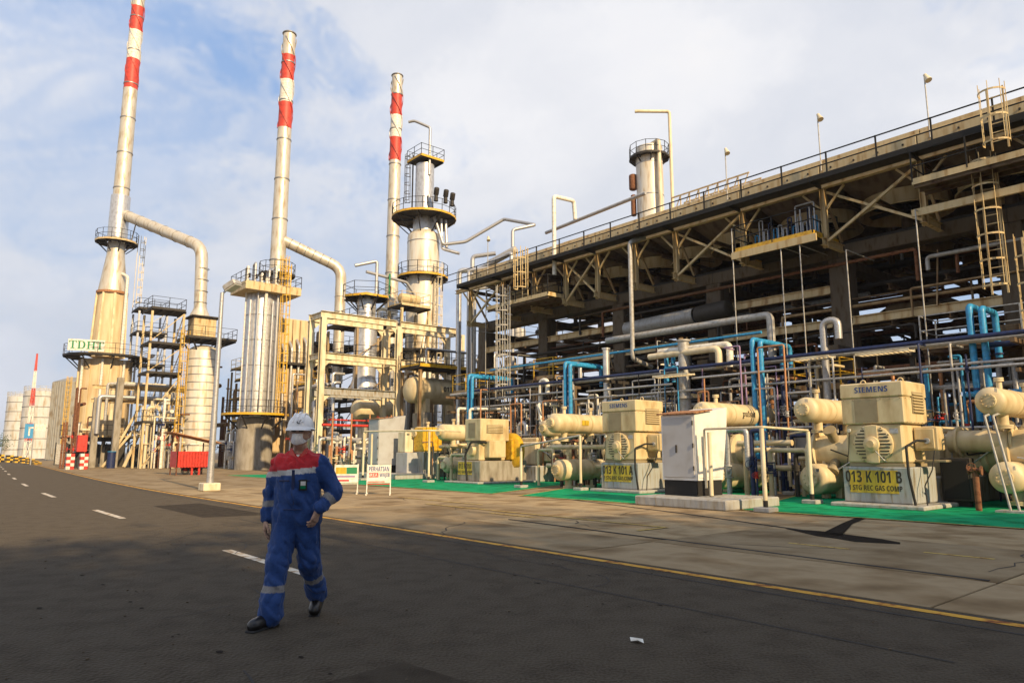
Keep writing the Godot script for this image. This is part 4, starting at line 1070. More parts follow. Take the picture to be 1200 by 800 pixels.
# ---------------------------------------------------------------- compressors
func big_motor(x0: float, zf: float, nm: String, plate: String, lw: Array, dim: Array) -> void:
	# dim: half width of the hood, top of the hood, depth of the motor
	var hw: float = dim[0]
	var top: float = dim[1]
	var dp: float = dim[2]
	var pl := thing("machine_plinth", lw[0], "plinth", Vector3(x0, 0, zf - dp / 2))
	part("block", mb().bx(x0 - hw - 0.08, x0 + hw + 0.06, 0.12, 1.07, zf - dp - 0.1, zf, 0.03), "plinth")
	part("footing", mb().bx(x0 - hw - 0.3, x0 + hw + 0.45, 0.0, 0.118, zf - dp - 0.6, zf + 0.4, 0.03), "concrete_grey")
	part("name_plate", mb().bx(x0 - hw + 0.1, x0 + hw - 0.28, 0.38, 0.98, zf + 0.002, zf + 0.008), "sign_yellow")
	text("lettering", plate.split("|")[0], Vector3(x0 - 0.09, 0.8, zf + 0.008), 0.3, "sign_ink", Vector3.ZERO, null, "Droid Sans", 0.66)
	text("lettering", plate.split("|")[1], Vector3(x0 - 0.06, 0.51, zf + 0.008), 0.135, "sign_ink", Vector3.ZERO, null, "Droid Sans", 0.74)
	var m := thing("electric_motor", lw[1], "motor", Vector3(x0, 1.08, zf - dp / 2))
	var x := x0 - hw
	var y1 := 2.2
	part("feet", mb().bx(x + 0.1, x0 + hw - 0.1, 1.072, 1.16, zf - dp, zf - 0.05, 0.01), "motor_dark")
	part("lower_housing", mb().bx(x + 0.06, x0 + hw - 0.1, 1.165, y1, zf - dp + 0.05, zf - 0.06, 0.05), "motor")
	part("hood", mb().bx(x, x0 + hw, y1 + 0.01, top - 0.42, zf - dp, zf - 0.02, 0.03), "motor")
	part("hood_cap", mb().bx(x - 0.015, x0 + hw + 0.015, top - 0.415, top, zf - dp - 0.015, zf - 0.005, 0.035), "motor")
	text("lettering", nm, Vector3(x0 + 0.02, top - 0.19, zf - 0.004), 0.15, "name_blue", Vector3.ZERO)
	# worn darker panel on the hood front
	part("front_panel", mb().bx(x + 0.36, x + 0.98, y1 + 0.06, top - 0.44, zf - 0.018, zf - 0.01, 0.004), "motor_dark")
	# round end shield with slots and bearing cap
	var cy := 1.67
	var cx := x0 - 0.04
	part("end_shield", mb().lathe(Vector3(cx, cy, zf - 0.062), Vector3(0, 0, 1), [Vector2(0.52, 0.0), Vector2(0.52, 0.05), Vector2(0.49, 0.075), Vector2(0, 0.075)], 32), "motor")
	part("bearing_bracket", mb().bx(cx - 0.16, cx + 0.16, cy - 0.5, cy + 0.5, zf + 0.015, zf + 0.045, 0.01), "motor")
	part("bearing_cap", mb().lathe(Vector3(cx, cy, zf + 0.046), Vector3(0, 0, 1), [Vector2(0.21, 0), Vector2(0.2, 0.07), Vector2(0.12, 0.09), Vector2(0.1, 0.12), Vector2(0, 0.12)], 20), "motor")
	for s in [-1.0, 1.0]:
		for k in 9:
			var yy := cy + 0.36 - k * 0.09
			var w := sqrt(maxf(0.0, 0.47 * 0.47 - (yy - cy) * (yy - cy))) - 0.2
			part("slot", mb().bx(cx + s * 0.19, cx + s * (0.19 + w), yy - 0.017, yy + 0.017, zf + 0.013, zf + 0.02), "slot")
	var bo := mb()
	for k in 12:
		var a := TAU * k / 12
		bo.cyl(Vector3(cx + cos(a) * 0.49, cy + sin(a) * 0.49, zf), Vector3(cx + cos(a) * 0.49, cy + sin(a) * 0.49, zf + 0.035), 0.022, -1, 6)
	crumbs("bolt", bo, "motor_dark")
	# air grille on the side of the hood
	var gx := x0 + hw
	part("side_frame", mb().bx(gx + 0.002, gx + 0.025, y1 + 0.28, y1 + 0.86, zf - dp + 0.25, zf - 0.55, 0.005), "motor_dark")
	for k in 7:
		part("slat", mb().box(Vector3(gx + 0.045, y1 + 0.33 + k * 0.078, zf - dp / 2 - 0.15), Vector3(0.05, 0.02, dp - 0.85), Basis(Vector3(0, 0, 1), -0.5)), "motor")
	# terminal box, cable gland and cables
	part("terminal_box", mb().bx(gx - 0.1, gx + 0.5, 1.5, 2.12, zf - dp + 0.35, zf - 0.75, 0.03), "motor")
	part("terminal_lid", mb().bx(gx - 0.06, gx + 0.42, 1.55, 2.07, zf - 0.748, zf - 0.7, 0.015), "motor")
	part("drip_tray", mb().bx(gx - 0.1, gx + 0.66, 1.2, 1.26, zf - dp + 0.5, zf - 0.7, 0.01), "motor_dark")
	part("power_cable", mb().pipe([Vector3(gx + 0.25, 1.75, zf - 0.7), Vector3(gx + 0.1, 1.76, zf - 0.4), Vector3(gx + 0.02, 1.6, zf + 0.1), Vector3(gx + 0.05, 0.9, zf + 0.16), Vector3(gx + 0.14, 0.12, zf + 0.12)], 0.034, 8), "black")
	part("control_cable", mb().pipe([Vector3(gx + 0.4, 1.5, zf - 0.72), Vector3(gx + 0.38, 1.0, zf - 0.5), Vector3(gx + 0.26, 0.6, zf - 0.25), Vector3(gx + 0.34, 0.12, zf - 0.1)], 0.018, 6), "black")
	part("gland", mb().cyl(Vector3(gx + 0.25, 1.75, zf - 0.72), Vector3(gx + 0.25, 1.75, zf - 0.64), 0.075, -1, 12), "galv")
	part("cable_shoe", mb().bx(gx + 0.02, gx + 0.4, 0.12, 0.3, zf - 0.15, zf + 0.22, 0.02), "concrete_grey", pl)
	var hb := mb()
	for k in 7:
		var bxx := lerpf(x + 0.08, x0 + hw - 0.08, k / 6.0)
		for yy in [y1 + 0.04, top - 0.46, top - 0.38]:
			hb.cyl(Vector3(bxx, yy, zf - 0.03), Vector3(bxx, yy, zf + 0.005), 0.014, -1, 6)
	for k in 6:
		var zz := lerpf(zf - 0.15, zf - dp + 0.15, k / 5.0)
		for yy in [y1 + 0.04, top - 0.46]:
			hb.cyl(Vector3(gx, yy, zz), Vector3(gx + 0.015, yy, zz), 0.014, -1, 6)
	for q in [[-0.5, 0.42], [-0.5, 0.94], [0.32, 0.42], [0.32, 0.94]]:
		hb.cyl(Vector3(x0 + q[0] * hw / 0.82 - 0.02, q[1], zf), Vector3(x0 + q[0] * hw / 0.82 - 0.02, q[1], zf + 0.016), 0.014, -1, 6)
	crumbs("bolt", hb, "motor_dark")
	part("rating_plate", mb().bx(x0 + hw - 0.42, x0 + hw - 0.2, 1.95, 2.08, zf - 0.058, zf - 0.05), "galv")
	part("temperature_gauge", mb().cyl(Vector3(x0 - hw + 0.16, 2.05, zf - 0.06), Vector3(x0 - hw + 0.16, 2.05, zf - 0.02), 0.05, -1, 14), "white_paint")
	part("gauge_tube", mb().pipe([Vector3(x0 - hw + 0.16, 2.0, zf - 0.04), Vector3(x0 - hw + 0.12, 1.5, zf - 0.02), Vector3(x0 - hw + 0.02, 1.16, zf - 0.1)], 0.01, 6), "black")
	part("grease_pipe", mb().pipe([Vector3(cx + 0.1, cy - 0.18, zf + 0.1), Vector3(cx + 0.3, cy - 0.42, zf + 0.08), Vector3(cx + 0.34, 1.2, zf + 0.02)], 0.012, 6), "galv")
	for k in 2:
		part("lifting_eye", mb().torus(Vector3(x0 - 0.5 + k, top + 0.07, zf - dp / 2), Vector3(0, 0, 1), 0.07, 0.02, 12, 5), "motor")


func drum_unit(x: float, y: float, z0: float, z1: float, r: float, label: String, mark := "") -> void:
	var d := thing("pulsation_drum", label, "drum", Vector3(x, y - r, (z0 + z1) / 2))
	part("shell", mb().drum(Vector3(x, y, z0), Vector3(x, y, z1), r, 28), "cream", d)
	var m := mb()
	m.cyl(Vector3(x, y, z0 + r * 0.44), Vector3(x, y, z0 + r * 0.62), r * 0.5, -1, 18)
	m.cyl(Vector3(x, y, z0 + r * 0.63), Vector3(x, y, z0 + r * 0.7), r * 0.5, -1, 18)
	for k in 10:
		var a := TAU * k / 10
		m.cyl(Vector3(x + cos(a) * r * 0.41, y + sin(a) * r * 0.41, z0 + r * 0.7), Vector3(x + cos(a) * r * 0.41, y + sin(a) * r * 0.41, z0 + r * 0.78), 0.022, -1, 6)
	part("end_flange", m, "cream", d)
	for t in [0.2, 0.75]:
		var n := mb()
		nozzle(n, Vector3(x, y + r * 0.9, lerpf(z0, z1, t)), Vector3.UP, 0.07, 0.32)
		part("nozzle", n, "cream", d)
		n = mb()
		nozzle(n, Vector3(x, y - r * 0.9, lerpf(z0, z1, t)), Vector3.DOWN, 0.14, 0.35)
		part("nozzle", n, "cream", d)
	for t in [0.36, 0.66]:
		part("saddle_strap", mb().lathe(Vector3(x, y, lerpf(z0, z1, t)), Vector3(0, 0, 1), [Vector2(r + 0.002, 0), Vector2(r + 0.012, 0), Vector2(r + 0.012, 0.07), Vector2(r + 0.002, 0.07)], 28), "motor", d)
	part("name_tag", mb().bx(x + r * 0.82, x + r * 0.84, y + r * 0.5, y + r * 0.5 + 0.1, z0 + 0.5, z0 + 0.68), "galv", d)
	if mark:
		text("lettering", mark, Vector3(x + r + 0.002, y + 0.03, (z0 + z1) / 2 - 0.2), 0.2, "sign_ink", Vector3(0, PI / 2, 0), d, "Droid Serif")


func compressor(x0: float, zf: float, label: String, sides: Array, sd: int) -> void:
	var r := RandomNumberGenerator.new()
	r.seed = sd
	var c := thing("gas_compressor", label, "compressor", Vector3(x0, 0, zf - 2.5))
	part("foundation", mb().bx(x0 - 1.1, x0 + 1.1, 0, 0.8, zf - 5.2, zf - 0.2, 0.05), "concrete_grey")
	part("crankcase", mb().bx(x0 - 0.75, x0 + 0.75, 0.81, 2.0, zf - 4.9, zf - 0.5, 0.08), "cream")
	part("top_cover", mb().bx(x0 - 0.6, x0 + 0.6, 2.005, 2.2, zf - 4.7, zf - 0.7, 0.05), "motor")
	for s in sides:
		for k in 2:
			var z := zf - 1.3 - k * 2.0
			part("distance_piece", mb().bx(x0 + s * 0.76, x0 + s * 1.7, 1.0, 1.95, z - 0.42, z + 0.42, 0.05), "cream")
			part("cylinder", mb().lathe(Vector3(x0 + s * 1.7, 1.5, z), Vector3(s, 0, 0), [Vector2(0, 0), Vector2(0.62, 0), Vector2(0.62, 0.12), Vector2(0.5, 0.14), Vector2(0.5, 1.3), Vector2(0.62, 1.32), Vector2(0.62, 1.44), Vector2(0.4, 1.46), Vector2(0.36, 1.7), Vector2(0, 1.72)], 24), "cream")
			for q in [Vector3(0, 0.7, 0.7), Vector3(0, -0.7, 0.7), Vector3(0, 0.5, -0.8)]:
				var vv := mb()
				vv.cyl(Vector3(x0 + s * 2.4, 1.5, z), Vector3(x0 + s * 2.4, 1.5, z) + q * 0.85, 0.15, -1, 10)
				vv.cyl(Vector3(x0 + s * 2.4, 1.5, z) + q * 0.85, Vector3(x0 + s * 2.4, 1.5, z) + q * 0.95, 0.2, -1, 12)
				part("valve_cap", vv, "motor_dark")
			part("support_leg", mb().bx(x0 + s * 2.5 - 0.1, x0 + s * 2.5 + 0.1, 0, 0.95, z - 0.1, z + 0.1), "cream")
			for q in 3:
				part("tubing", mb().pipe([Vector3(x0 + s * (1.0 + 0.4 * q), 2.0, z + 0.5), Vector3(x0 + s * (1.0 + 0.4 * q), r.randf_range(0.7, 1.6), z + 0.62), Vector3(x0 + s * (2.0 + 0.4 * q), r.randf_range(0.5, 1.9), z + 0.66)], 0.025, 6), "black" if q % 2 else "galv")
	if sides.size() < 2:
		return


func build_compressors() -> void:
	big_motor(-8.4, -19.85, "SIEMENS", "013 K 101 B|1 STG REC GAS COMP", ["grey painted plinth with orange edged yellow plate reading 013 K 101 B", "large cream electric motor standing on the 013 K 101 B plinth"], [0.82, 3.33, 1.55])
	big_motor(-17.75, -20.2, "SIEMENS", "013 K 101 A|1 STG REC GAS COMP", ["grey streaked plinth with yellow plate reading 013 K 101 A", "large cream electric motor standing on the 013 K 101 A plinth"], [0.84, 3.37, 1.6])
	part("orange_strip", mb().bx(-9.2, -9.1, 0.38, 0.98, -19.847, -19.841), "copper", get_node("machine_plinth"))
	# smaller motor further along, on a longer plinth
	var x0 := -27.4
	var zf := -20.5
	var p := thing("machine_plinth", "long pale concrete plinth with worn yellow plate, under the smaller cream motor", "plinth", Vector3(x0, 0, zf - 1.4))
	part("block", mb().bx(-28.4, -26.55, 0.1, 1.06, -23.4, zf, 0.04), "concrete")
	part("footing", mb().bx(-28.9, -26.2, 0, 0.1, -23.8, zf + 0.4, 0.03), "concrete_grey")
	part("name_plate", mb().bx(-28.3, -27.2, 0.4, 1.0, zf + 0.002, zf + 0.008), "sign_yellow")
	text("lettering", "013 K 010", Vector3(-27.75, 0.8, zf + 0.008), 0.24, "sign_ink", Vector3.ZERO, null, "Droid Sans", 0.66)
	text("lettering", "REC GAS COMP", Vector3(-27.75, 0.53, zf + 0.008), 0.12, "sign_ink", Vector3.ZERO)
	thing("electric_motor", "smaller cream electric motor with hooped black cable, on the long pale plinth", "motor", Vector3(x0, 1.07, zf - 1))
	part("lower_housing", mb().bx(-27.8, -26.75, 1.065, 1.98, -22.2, zf - 0.1, 0.05), "motor")
	part("hood", mb().bx(-27.85, -26.6, 1.99, 3.04, -22.3, zf - 0.05, 0.03), "motor")
	part("front_panel", mb().bx(-27.55, -27.0, 2.15, 2.85, zf - 0.048, zf - 0.04), "motor_dark")
	part("side_frame", mb().bx(-26.598, -26.57, 2.35, 2.75, -21.9, -20.9, 0.005), "motor_dark")
	for k in 5:
		part("slat", mb().bx(-26.568, -26.54, 2.4 + k * 0.07, 2.43 + k * 0.07, -21.85, -20.95), "motor")
	part("terminal_box", mb().bx(-26.74, -26.35, 1.2, 2.0, -21.9, -20.9, 0.03), "motor")
	part("power_cable", mb().pipe([Vector3(-26.5, 1.9, -20.85), Vector3(-27.0, 1.95, -20.3), Vector3(-27.35, 1.3, -20.2), Vector3(-27.1, 0.15, -20.15)], 0.05, 8), "black")
	part("bearing_cap", mb().cyl(Vector3(-27.3, 1.55, zf - 0.1), Vector3(-27.3, 1.55, zf + 0.05), 0.3, 0.24, 18), "motor")
	thing("flywheel_guard", "bright yellow flywheel guard behind the smaller cream motor", "machine guard", Vector3(-27.1, 0.6, -22.9))
	part("guard", mb().lathe(Vector3(-27.0, 1.5, -22.45), Vector3(0, 0, -1), [Vector2(0, 0), Vector2(0.75, 0), Vector2(0.9, 0.12), Vector2(0.9, 0.42), Vector2(0.75, 0.55), Vector2(0, 0.55)], 28), "yellow")
	part("shaft_cover", mb().bx(-27.6, -26.4, 1.1, 2.1, -22.44, -22.3, 0.03), "yellow")
	# machines behind the motors
	compressor(-8.4, -21.7, "cream reciprocating compressor behind the 013 K 101 B motor", [-1.0, 1.0], 1)
	compressor(-17.75, -22.0, "cream reciprocating compressor behind the 013 K 101 A motor", [-1.0, 1.0], 2)
	compressor(-27.4, -23.6, "cream reciprocating compressor behind the yellow flywheel guard", [-1.0, 1.0], 3)
	compressor(-2.9, -21.2, "dim cream compressor at the picture edge, beyond the 013 K 101 B unit", [-1.0], 4)
	compressor(-36.6, -24.0, "cream compressor beside the far yellow guard, near the notice boards", [-1.0, 1.0], 5)
	drum_unit(-11.3, 2.8, -21.9, -25.6, 0.4, "upper cream drum with flanged end, just before the 013 K 101 B motor")
	drum_unit(-11.2, 0.62, -22.0, -25.4, 0.48, "lower cream drum near the floor beside the 013 K 101 B plinth")
	drum_unit(-15.0, 2.83, -21.6, -25.9, 0.42, "upper cream drum with dark script, behind the white roofed cabinet", "pulsat")
	drum_unit(-14.9, 0.65, -20.8, -25.2, 0.5, "lower cream drum near the floor behind the white roofed cabinet")
	drum_unit(-20.9, 2.62, -19.9, -22.75, 0.4, "upper cream drum with yellow tag, before the 013 K 101 A motor")
	part("tag", mb().bx(-20.49, -20.485, 2.55, 2.75, -21.5, -21.1), "sign_yellow")
	drum_unit(-20.9, 0.75, -20.2, -22.6, 0.42, "lower rust marked cream drum, before the 013 K 101 A plinth")
	drum_unit(-24.2, 2.55, -22.5, -25.6, 0.38, "upper cream drum behind the yellow flywheel guard")
	drum_unit(-31.0, 2.5, -21.4, -25.0, 0.42, "upper cream drum with yellow tag, before the smaller cream motor")
	part("tag", mb().bx(-30.575, -30.57, 2.45, 2.65, -23.6, -23.2), "sign_yellow")
	drum_unit(-30.8, 0.8, -21.6, -24.2, 0.4, "lower cream drum near the floor before the long pale plinth")
	drum_unit(-34.6, 2.5, -22.2, -25.6, 0.4, "upper cream drum beyond the grey cabinet with the slanted roof")
	drum_unit(-5.95, 2.75, -21.1, -25.2, 0.36, "upper cream drum cut by the picture edge")
	drum_unit(-5.85, 0.82, -21.4, -25.2, 0.4, "lower cream drum near the floor at the picture edge")
	# cross pipe between the last two machines
	thing("suction_pipe", "fat cream horizontal pipe running from the 013 K 101 B motor to the next machine", "pipe", Vector3(-6.2, 1.4, -22.6))
	part("pipe", mb().cyl(Vector3(-7.4, 1.75, -22.4), Vector3(-3.6, 1.75, -22.4), 0.3, -1, 20), "cream")
	for x in [-7.2, -5.9, -4.6]:
		var fl := mb()
		fl.cyl(Vector3(x, 1.75, -22.4), Vector3(x + 0.07, 1.75, -22.4), 0.42, -1, 20)
		part("flange", fl, "cream")
	thing("control_cabinet", "dark upright control panel standing under the fat cream horizontal pipe", "cabinet", Vector3(-7.0, 0, -22.0))
	part("case", mb().bx(-7.5, -6.75, 0.15, 1.3, -22.05, -21.75, 0.02), "dark_steel")
	part("door", mb().bx(-7.44, -6.81, 0.22, 1.24, -21.748, -21.72, 0.01), "black")
	part("foot", mb().bx(-7.4, -6.85, 0, 0.149, -22.0, -21.8), "black")
	thing("cooling_water_stand", "rusty red hydrant valve stand on the green floor beside the dark panel", "valve stand", Vector3(-6.3, 0, -20.6))
	part("post", mb().cyl(Vector3(-6.3, 0, -20.6), Vector3(-6.3, 0.95, -20.6), 0.07, -1, 10), "rusty")
	var v := mb()
	valve(v, Vector3(-6.3, 1.0, -20.6), Vector3(1, 0, 0), Vector3(0, 0.3, 1).normalized(), 0.12)
	part("valve", v, "rusty")
	thing("pipe_pair", "two leaning grey conduit pipes between the dark panel and the last drums", "pipe", Vector3(-5.6, 0, -20.5))
	for k in 2:
		part("pipe", mb().pipe([Vector3(-5.62 + k * 0.18, 0.05, -20.6), Vector3(-6.0 + k * 0.18, 2.35, -20.7), Vector3(-6.0 + k * 0.18, 2.5, -21.6)], 0.03, 8), "grey_pipe")
	part("base_plate", mb().bx(-5.9, -5.2, 0.005, 0.06, -20.9, -20.4), "concrete_grey")


func sloped_cabinet(label: String, x0: float, x1: float, z0: float, z1: float, y0: float, yf: float, yb: float, fm: String, sm: String, pad_label: String, padq: Array) -> void:
	# a cabinet with a roof that climbs or drops towards its back
	var pd := thing("cabinet_pad", pad_label, "concrete pad", Vector3((padq[0] + padq[1]) / 2, 0, (padq[2] + padq[3]) / 2))
	part("slab", mb().bx(padq[0], padq[1], 0, y0, padq[2], padq[3], 0.03), "concrete_grey", pd)
	var t := thing("control_cabinet", label, "cabinet", Vector3((x0 + x1) / 2, y0, (z0 + z1) / 2))
	part("base_frame", mb().bx(x0 + 0.02, x1 - 0.02, y0 + 0.003, y0 + 0.42, z0 + 0.02, z1 - 0.03, 0.01), "black")
	part("body", mb().slab([Vector3(x0, y0 + 0.425, z1), Vector3(x0, yf, z1), Vector3(x0, yf + (yb - yf) * 0.42, z0 + 0.5), Vector3(x0, yb, z0 - 0.35), Vector3(x0, yb - 0.5, z0 - 0.3), Vector3(x0, y0 + 0.425, z0)], Vector3(x1 - x0, 0, 0)), sm, t)
	part("door", mb().bx(x0 + 0.05, x1 - 0.05, y0 + 0.5, yf - 0.08, z1 + 0.002, z1 + 0.03, 0.012), fm, t)
	var hd := mb()
	hd.bx(x0 + 0.5, x0 + 0.56, y0 + 1.18, y0 + 1.4, z1 + 0.031, z1 + 0.06, 0.01)
	part("handle", hd, "dark_steel")
	var hg := mb()
	for k in 3:
		hg.cyl(Vector3(x1 - 0.06, y0 + 0.7 + k * 0.62, z1 + 0.035), Vector3(x1 - 0.06, y0 + 0.82 + k * 0.62, z1 + 0.035), 0.02, -1, 8)
	part("hinge", hg, "dark_steel")
	var roof := mb()
	var a := Vector3(x0 - 0.08, yf + 0.01, z1 + 0.1)
	var b := Vector3(x0 - 0.08, yf + (yb - yf) * 0.42 + 0.02, z0 + 0.5)
	var w := Vector3(x1 - x0 + 0.16, 0, 0)
	roof.slab([a, a + w, b + w, b], Vector3(0, 0.035, 0))
	part("roof_sheet", roof, "rust_top")
	part("side_panel", mb().bx(x1 + 0.002, x1 + 0.015, y0 + 0.5, y0 + 1.1, z0 + 0.1, z1 - 0.1, 0.004), sm, t)


func build_cabinets() -> void:
	sloped_cabinet("grey fronted control cabinet with white side and rusty sloping roof, the one nearest the road", -12.95, -11.8, -17.85, -16.6, 0.26, 2.5, 2.75, "cabinet", "cabinet_white", "wide grey concrete pad under the white sided cabinet", [-13.3, -10.35, -18.3, -15.75])
	sloped_cabinet("tall grey cabinet with slanted roof, standing behind the notice boards", -37.4, -36.2, -22.0, -20.6, 0.3, 3.35, 3.6, "cabinet", "cabinet", "grey pad under the tall slanted roof cabinet", [-37.9, -33.6, -22.6, -20.1])
	thing("junction_box", "cream box with pale door beside the tall slanted roof cabinet", "box", Vector3(-35.1, 0.3, -21.8))
	part("box", mb().bx(-35.6, -34.8, 1.45, 2.6, -22.3, -21.5, 0.03), "cream_pale")
	part("stand", mb().bx(-35.6, -34.4, 0.301, 1.44, -22.6, -21.4, 0.02), "cabinet")
	thing("flywheel_guard", "yellow ribbed machine guard beside the tall slanted roof cabinet", "machine guard", Vector3(-34.3, 1.4, -22.9))
	part("guard", mb().bx(-34.75, -33.7, 1.5, 2.85, -23.3, -22.0, 0.08), "yellow")
	part("rib", mb().bx(-33.69, -33.6, 1.5, 2.85, -22.3, -22.15, 0.01).bx(-33.69, -33.6, 1.5, 2.85, -23.1, -22.95, 0.01).bx(-33.69, -33.6, 1.5, 2.85, -22.7, -22.55, 0.01), "yellow")
	part("stand", mb().bx(-34.7, -33.8, 0, 1.49, -23.2, -22.1), "concrete_grey")
	# grey cabinet deep behind the pipe portal
	thing("switch_cabinet", "plain grey switch cabinet deep between the two big compressors", "cabinet", Vector3(-13.6, 0, -26.2))
	part("case", mb().bx(-14.2, -13.0, 0.15, 2.2, -26.6, -25.9, 0.03), "cabinet")
	part("door", mb().bx(-14.1, -13.1, 0.25, 2.1, -25.898, -25.87, 0.01), "cabinet")
	part("plinth", mb().bx(-14.2, -13.0, 0, 0.148, -26.6, -25.9), "concrete_grey")


# ---------------------------------------------------------------- pipes in front of the rack
func cream_post(p: Vector3, h: float, parent: Node3D) -> void:
	part("post", mb().cyl(p + Vector3(0, 0.28, 0), p + Vector3(0, h, 0), 0.055, -1, 12), "cream_pale", parent)
	part("black_sleeve", mb().cyl(p + Vector3(0, 0.12, 0), p + Vector3(0, 0.28, 0), 0.057, -1, 12), "black", parent)
	part("foot", mb().bx(p.x - 0.22, p.x + 0.22, 0, 0.12, p.z - 0.22, p.z + 0.22, 0.02), "concrete_grey", parent)


func blue_loop(x: float, z: float, top: float, low: float, run: float, label: String, k := 2, bottom := 1.6) -> void:
	var t := thing("blue_pipe_loop", label, "piping", Vector3(x, bottom, z), "bright blue pipe loops in front of the rack")
	for i in k:
		var xx := x + i * 0.34
		part("pipe", mb().pipe([Vector3(xx, bottom, z), Vector3(xx, top - 0.12 * i, z), Vector3(xx, top - 0.12 * i, z - run), Vector3(xx, low, z - run)], 0.1, 10), "blue", t)
	for i in k:
		for y in [bottom + 1.0, low + 0.1]:
			var m := mb()
			m.cyl(Vector3(x + i * 0.34, y, z if y < low else z - run), Vector3(x + i * 0.34, y + 0.05, z if y < low else z - run), 0.14, -1, 12)
			part("flange", m, "navy", t)


func build_piping() -> void:
	# portal of cream posts with a pipe across
	var t := thing("pipe_portal", "cream posts carrying a slim pipe right of the white sided cabinet", "pipe support", Vector3(-10, 0, -18))
	cream_post(Vector3(-9.6, 0, -16.3), 2.05, t)
	cream_post(Vector3(-10.25, 0, -19.9), 2.05, t)
	cream_post(Vector3(-11.55, 0, -16.9), 2.0, t)
	cream_post(Vector3(-12.9, 0, -23.6), 2.0, t)
	part("pipe", mb().pipe([Vector3(-11.5, 0.5, -16.6), Vector3(-11.5, 2.08, -16.6), Vector3(-9.6, 2.08, -16.4), Vector3(-10.25, 2.08, -19.9), Vector3(-12.9, 2.08, -23.6)], 0.032, 8), "cream_pale", t)
	t = thing("pipe_portal", "cream posts and slim pipe standing between the notice boards and the smaller motor", "pipe support", Vector3(-33, 0, -18))
	cream_post(Vector3(-33.9, 0, -18.4), 2.5, t)
	cream_post(Vector3(-29.5, 0, -19.6), 2.45, t)
	cream_post(Vector3(-35.2, 0, -19.6), 2.45, t)
	part("pipe", mb().pipe([Vector3(-36.0, 1.4, -19.6), Vector3(-36.0, 2.55, -19.6), Vector3(-33.9, 2.55, -18.4), Vector3(-29.5, 2.52, -19.6), Vector3(-29.5, 2.52, -21.5)], 0.045, 8), "cream_pale", t)
	t = thing("pipe_portal", "pale stub posts between the 013 K 101 A plinth and the smaller motor", "pipe support", Vector3(-20, 0, -19))
	cream_post(Vector3(-19.55, 0, -20.0), 2.1, t)
	cream_post(Vector3(-22.6, 0, -19.6), 1.5, t)
	part("pipe", mb().pipe([Vector3(-22.6, 1.5, -19.6), Vector3(-22.6, 1.7, -19.6), Vector3(-19.55, 2.1, -20.0)], 0.04, 8), "grey_pipe", t)
	# blue loops
	blue_loop(-14.75, -24.7, 5.8, 4.8, 2.2, "bright blue pipe loop above the cream drum with dark script", 2, 1.2)
	blue_loop(-7.55, -25.6, 6.1, 4.5, 1.3, "pair of tall bright blue pipe loops nearest the picture edge", 2, 2.4)
	blue_loop(-24.9, -24.5, 5.85, 4.8, 2.6, "bright blue pipe loop above the yellow tagged drum before the 013 K 101 A motor", 2, 2.0)
	blue_loop(-33.0, -24.6, 5.9, 4.8, 3.0, "farthest bright blue pipe loop, next to the cream horizontal drum", 2, 1.5)
	blue_loop(-19.8, -25.9, 5.95, 4.6, 0.5, "short bright blue pipe loop beside the thick grey standpipe", 1, 4.4)
	# long pipes on the front support level
	var l := thing("front_pipe_run", "long dark blue pipe with grey companions running along the front of the rack", "piping", Vector3(-15, 4.9, -25))
	part("pipe", mb().cyl(Vector3(-33.0, 5.0, -25.0), Vector3(14, 5.0, -25.0), 0.075, -1, 12), "navy", l)
	part("pipe", mb().cyl(Vector3(-36.0, 4.95, -25.45), Vector3(14, 4.95, -25.45), 0.09, -1, 10), "grey_pipe", l)
	part("pipe", mb().cyl(Vector3(-34.0, 4.05, -25.1), Vector3(14, 4.05, -25.1), 0.05, -1, 10), "galv", l)
	part("pipe", mb().cyl(Vector3(-33.0, 6.3, -26.2), Vector3(-15.2, 6.3, -26.2), 0.06, -1, 8), "blue", l, "teal thin pipe")
	part("pipe", mb().pipe([Vector3(-24, 7.05, -26.6), Vector3(-15.0, 7.05, -26.6), Vector3(-15.0, 5.2, -26.6)], 0.16, 12), "grey_pipe", l)
	part("pipe", mb().pipe([Vector3(-20.2, 5.7, -25.2), Vector3(-16.6, 5.7, -25.2), Vector3(-16.6, 4.9, -25.2)], 0.14, 12), "cream_pale", l)
	part("pipe", mb().pipe([Vector3(-19.8, 5.9, -25.4), Vector3(-16.2, 5.85, -25.4), Vector3(-16.2, 4.9, -25.4)], 0.14, 12), "white_paint", l)
	part("pipe", mb().cyl(Vector3(-19.5, 5.98, -25.7), Vector3(-17.2, 5.98, -25.7), 0.05, -1, 8), "purple", l)
	part("pipe", mb().cyl(Vector3(-7.8, 3.25, -25.4), Vector3(10, 3.25, -25.4), 0.09, -1, 10), "blue", l)
	for k in 14:
		var x := -35.5 + k * 3.25
		part("support_frame", mb().bar(Vector3(x, 0, -26.0), Vector3(x, 4.84, -26.0), 0.16, 0.16).bar(Vector3(x, 4.76, -24.7), Vector3(x, 4.76, -26.4), 0.12, 0.14).bar(Vector3(x, 3.88, -24.9), Vector3(x, 3.88, -26.3), 0.1, 0.12), "dark_steel" if k % 3 else "brown_steel", l)
	# standpipes
	var sp := [[-29.3, 3.0, 0.14, "clad", "bent silver standpipe above the drum beyond the smaller motor"], [-22.9, 6.35, 0.16, "clad", "thick silver standpipe rising behind the 013 K 101 A motor"], [-18.4, 6.2, 0.24, "grey_pipe", "thick grey standpipe next to the short blue loop"], [-27.6, 5.2, 0.12, "white_paint", "white hooked standpipe above the yellow flywheel guard"], [-12.2, 6.2, 0.13, "galv", "silver swan neck standpipe above the 013 K 101 B motor hood"], [-25.2, 5.8, 0.11, "galv", "thin silver hooked vent between two blue loops"]]
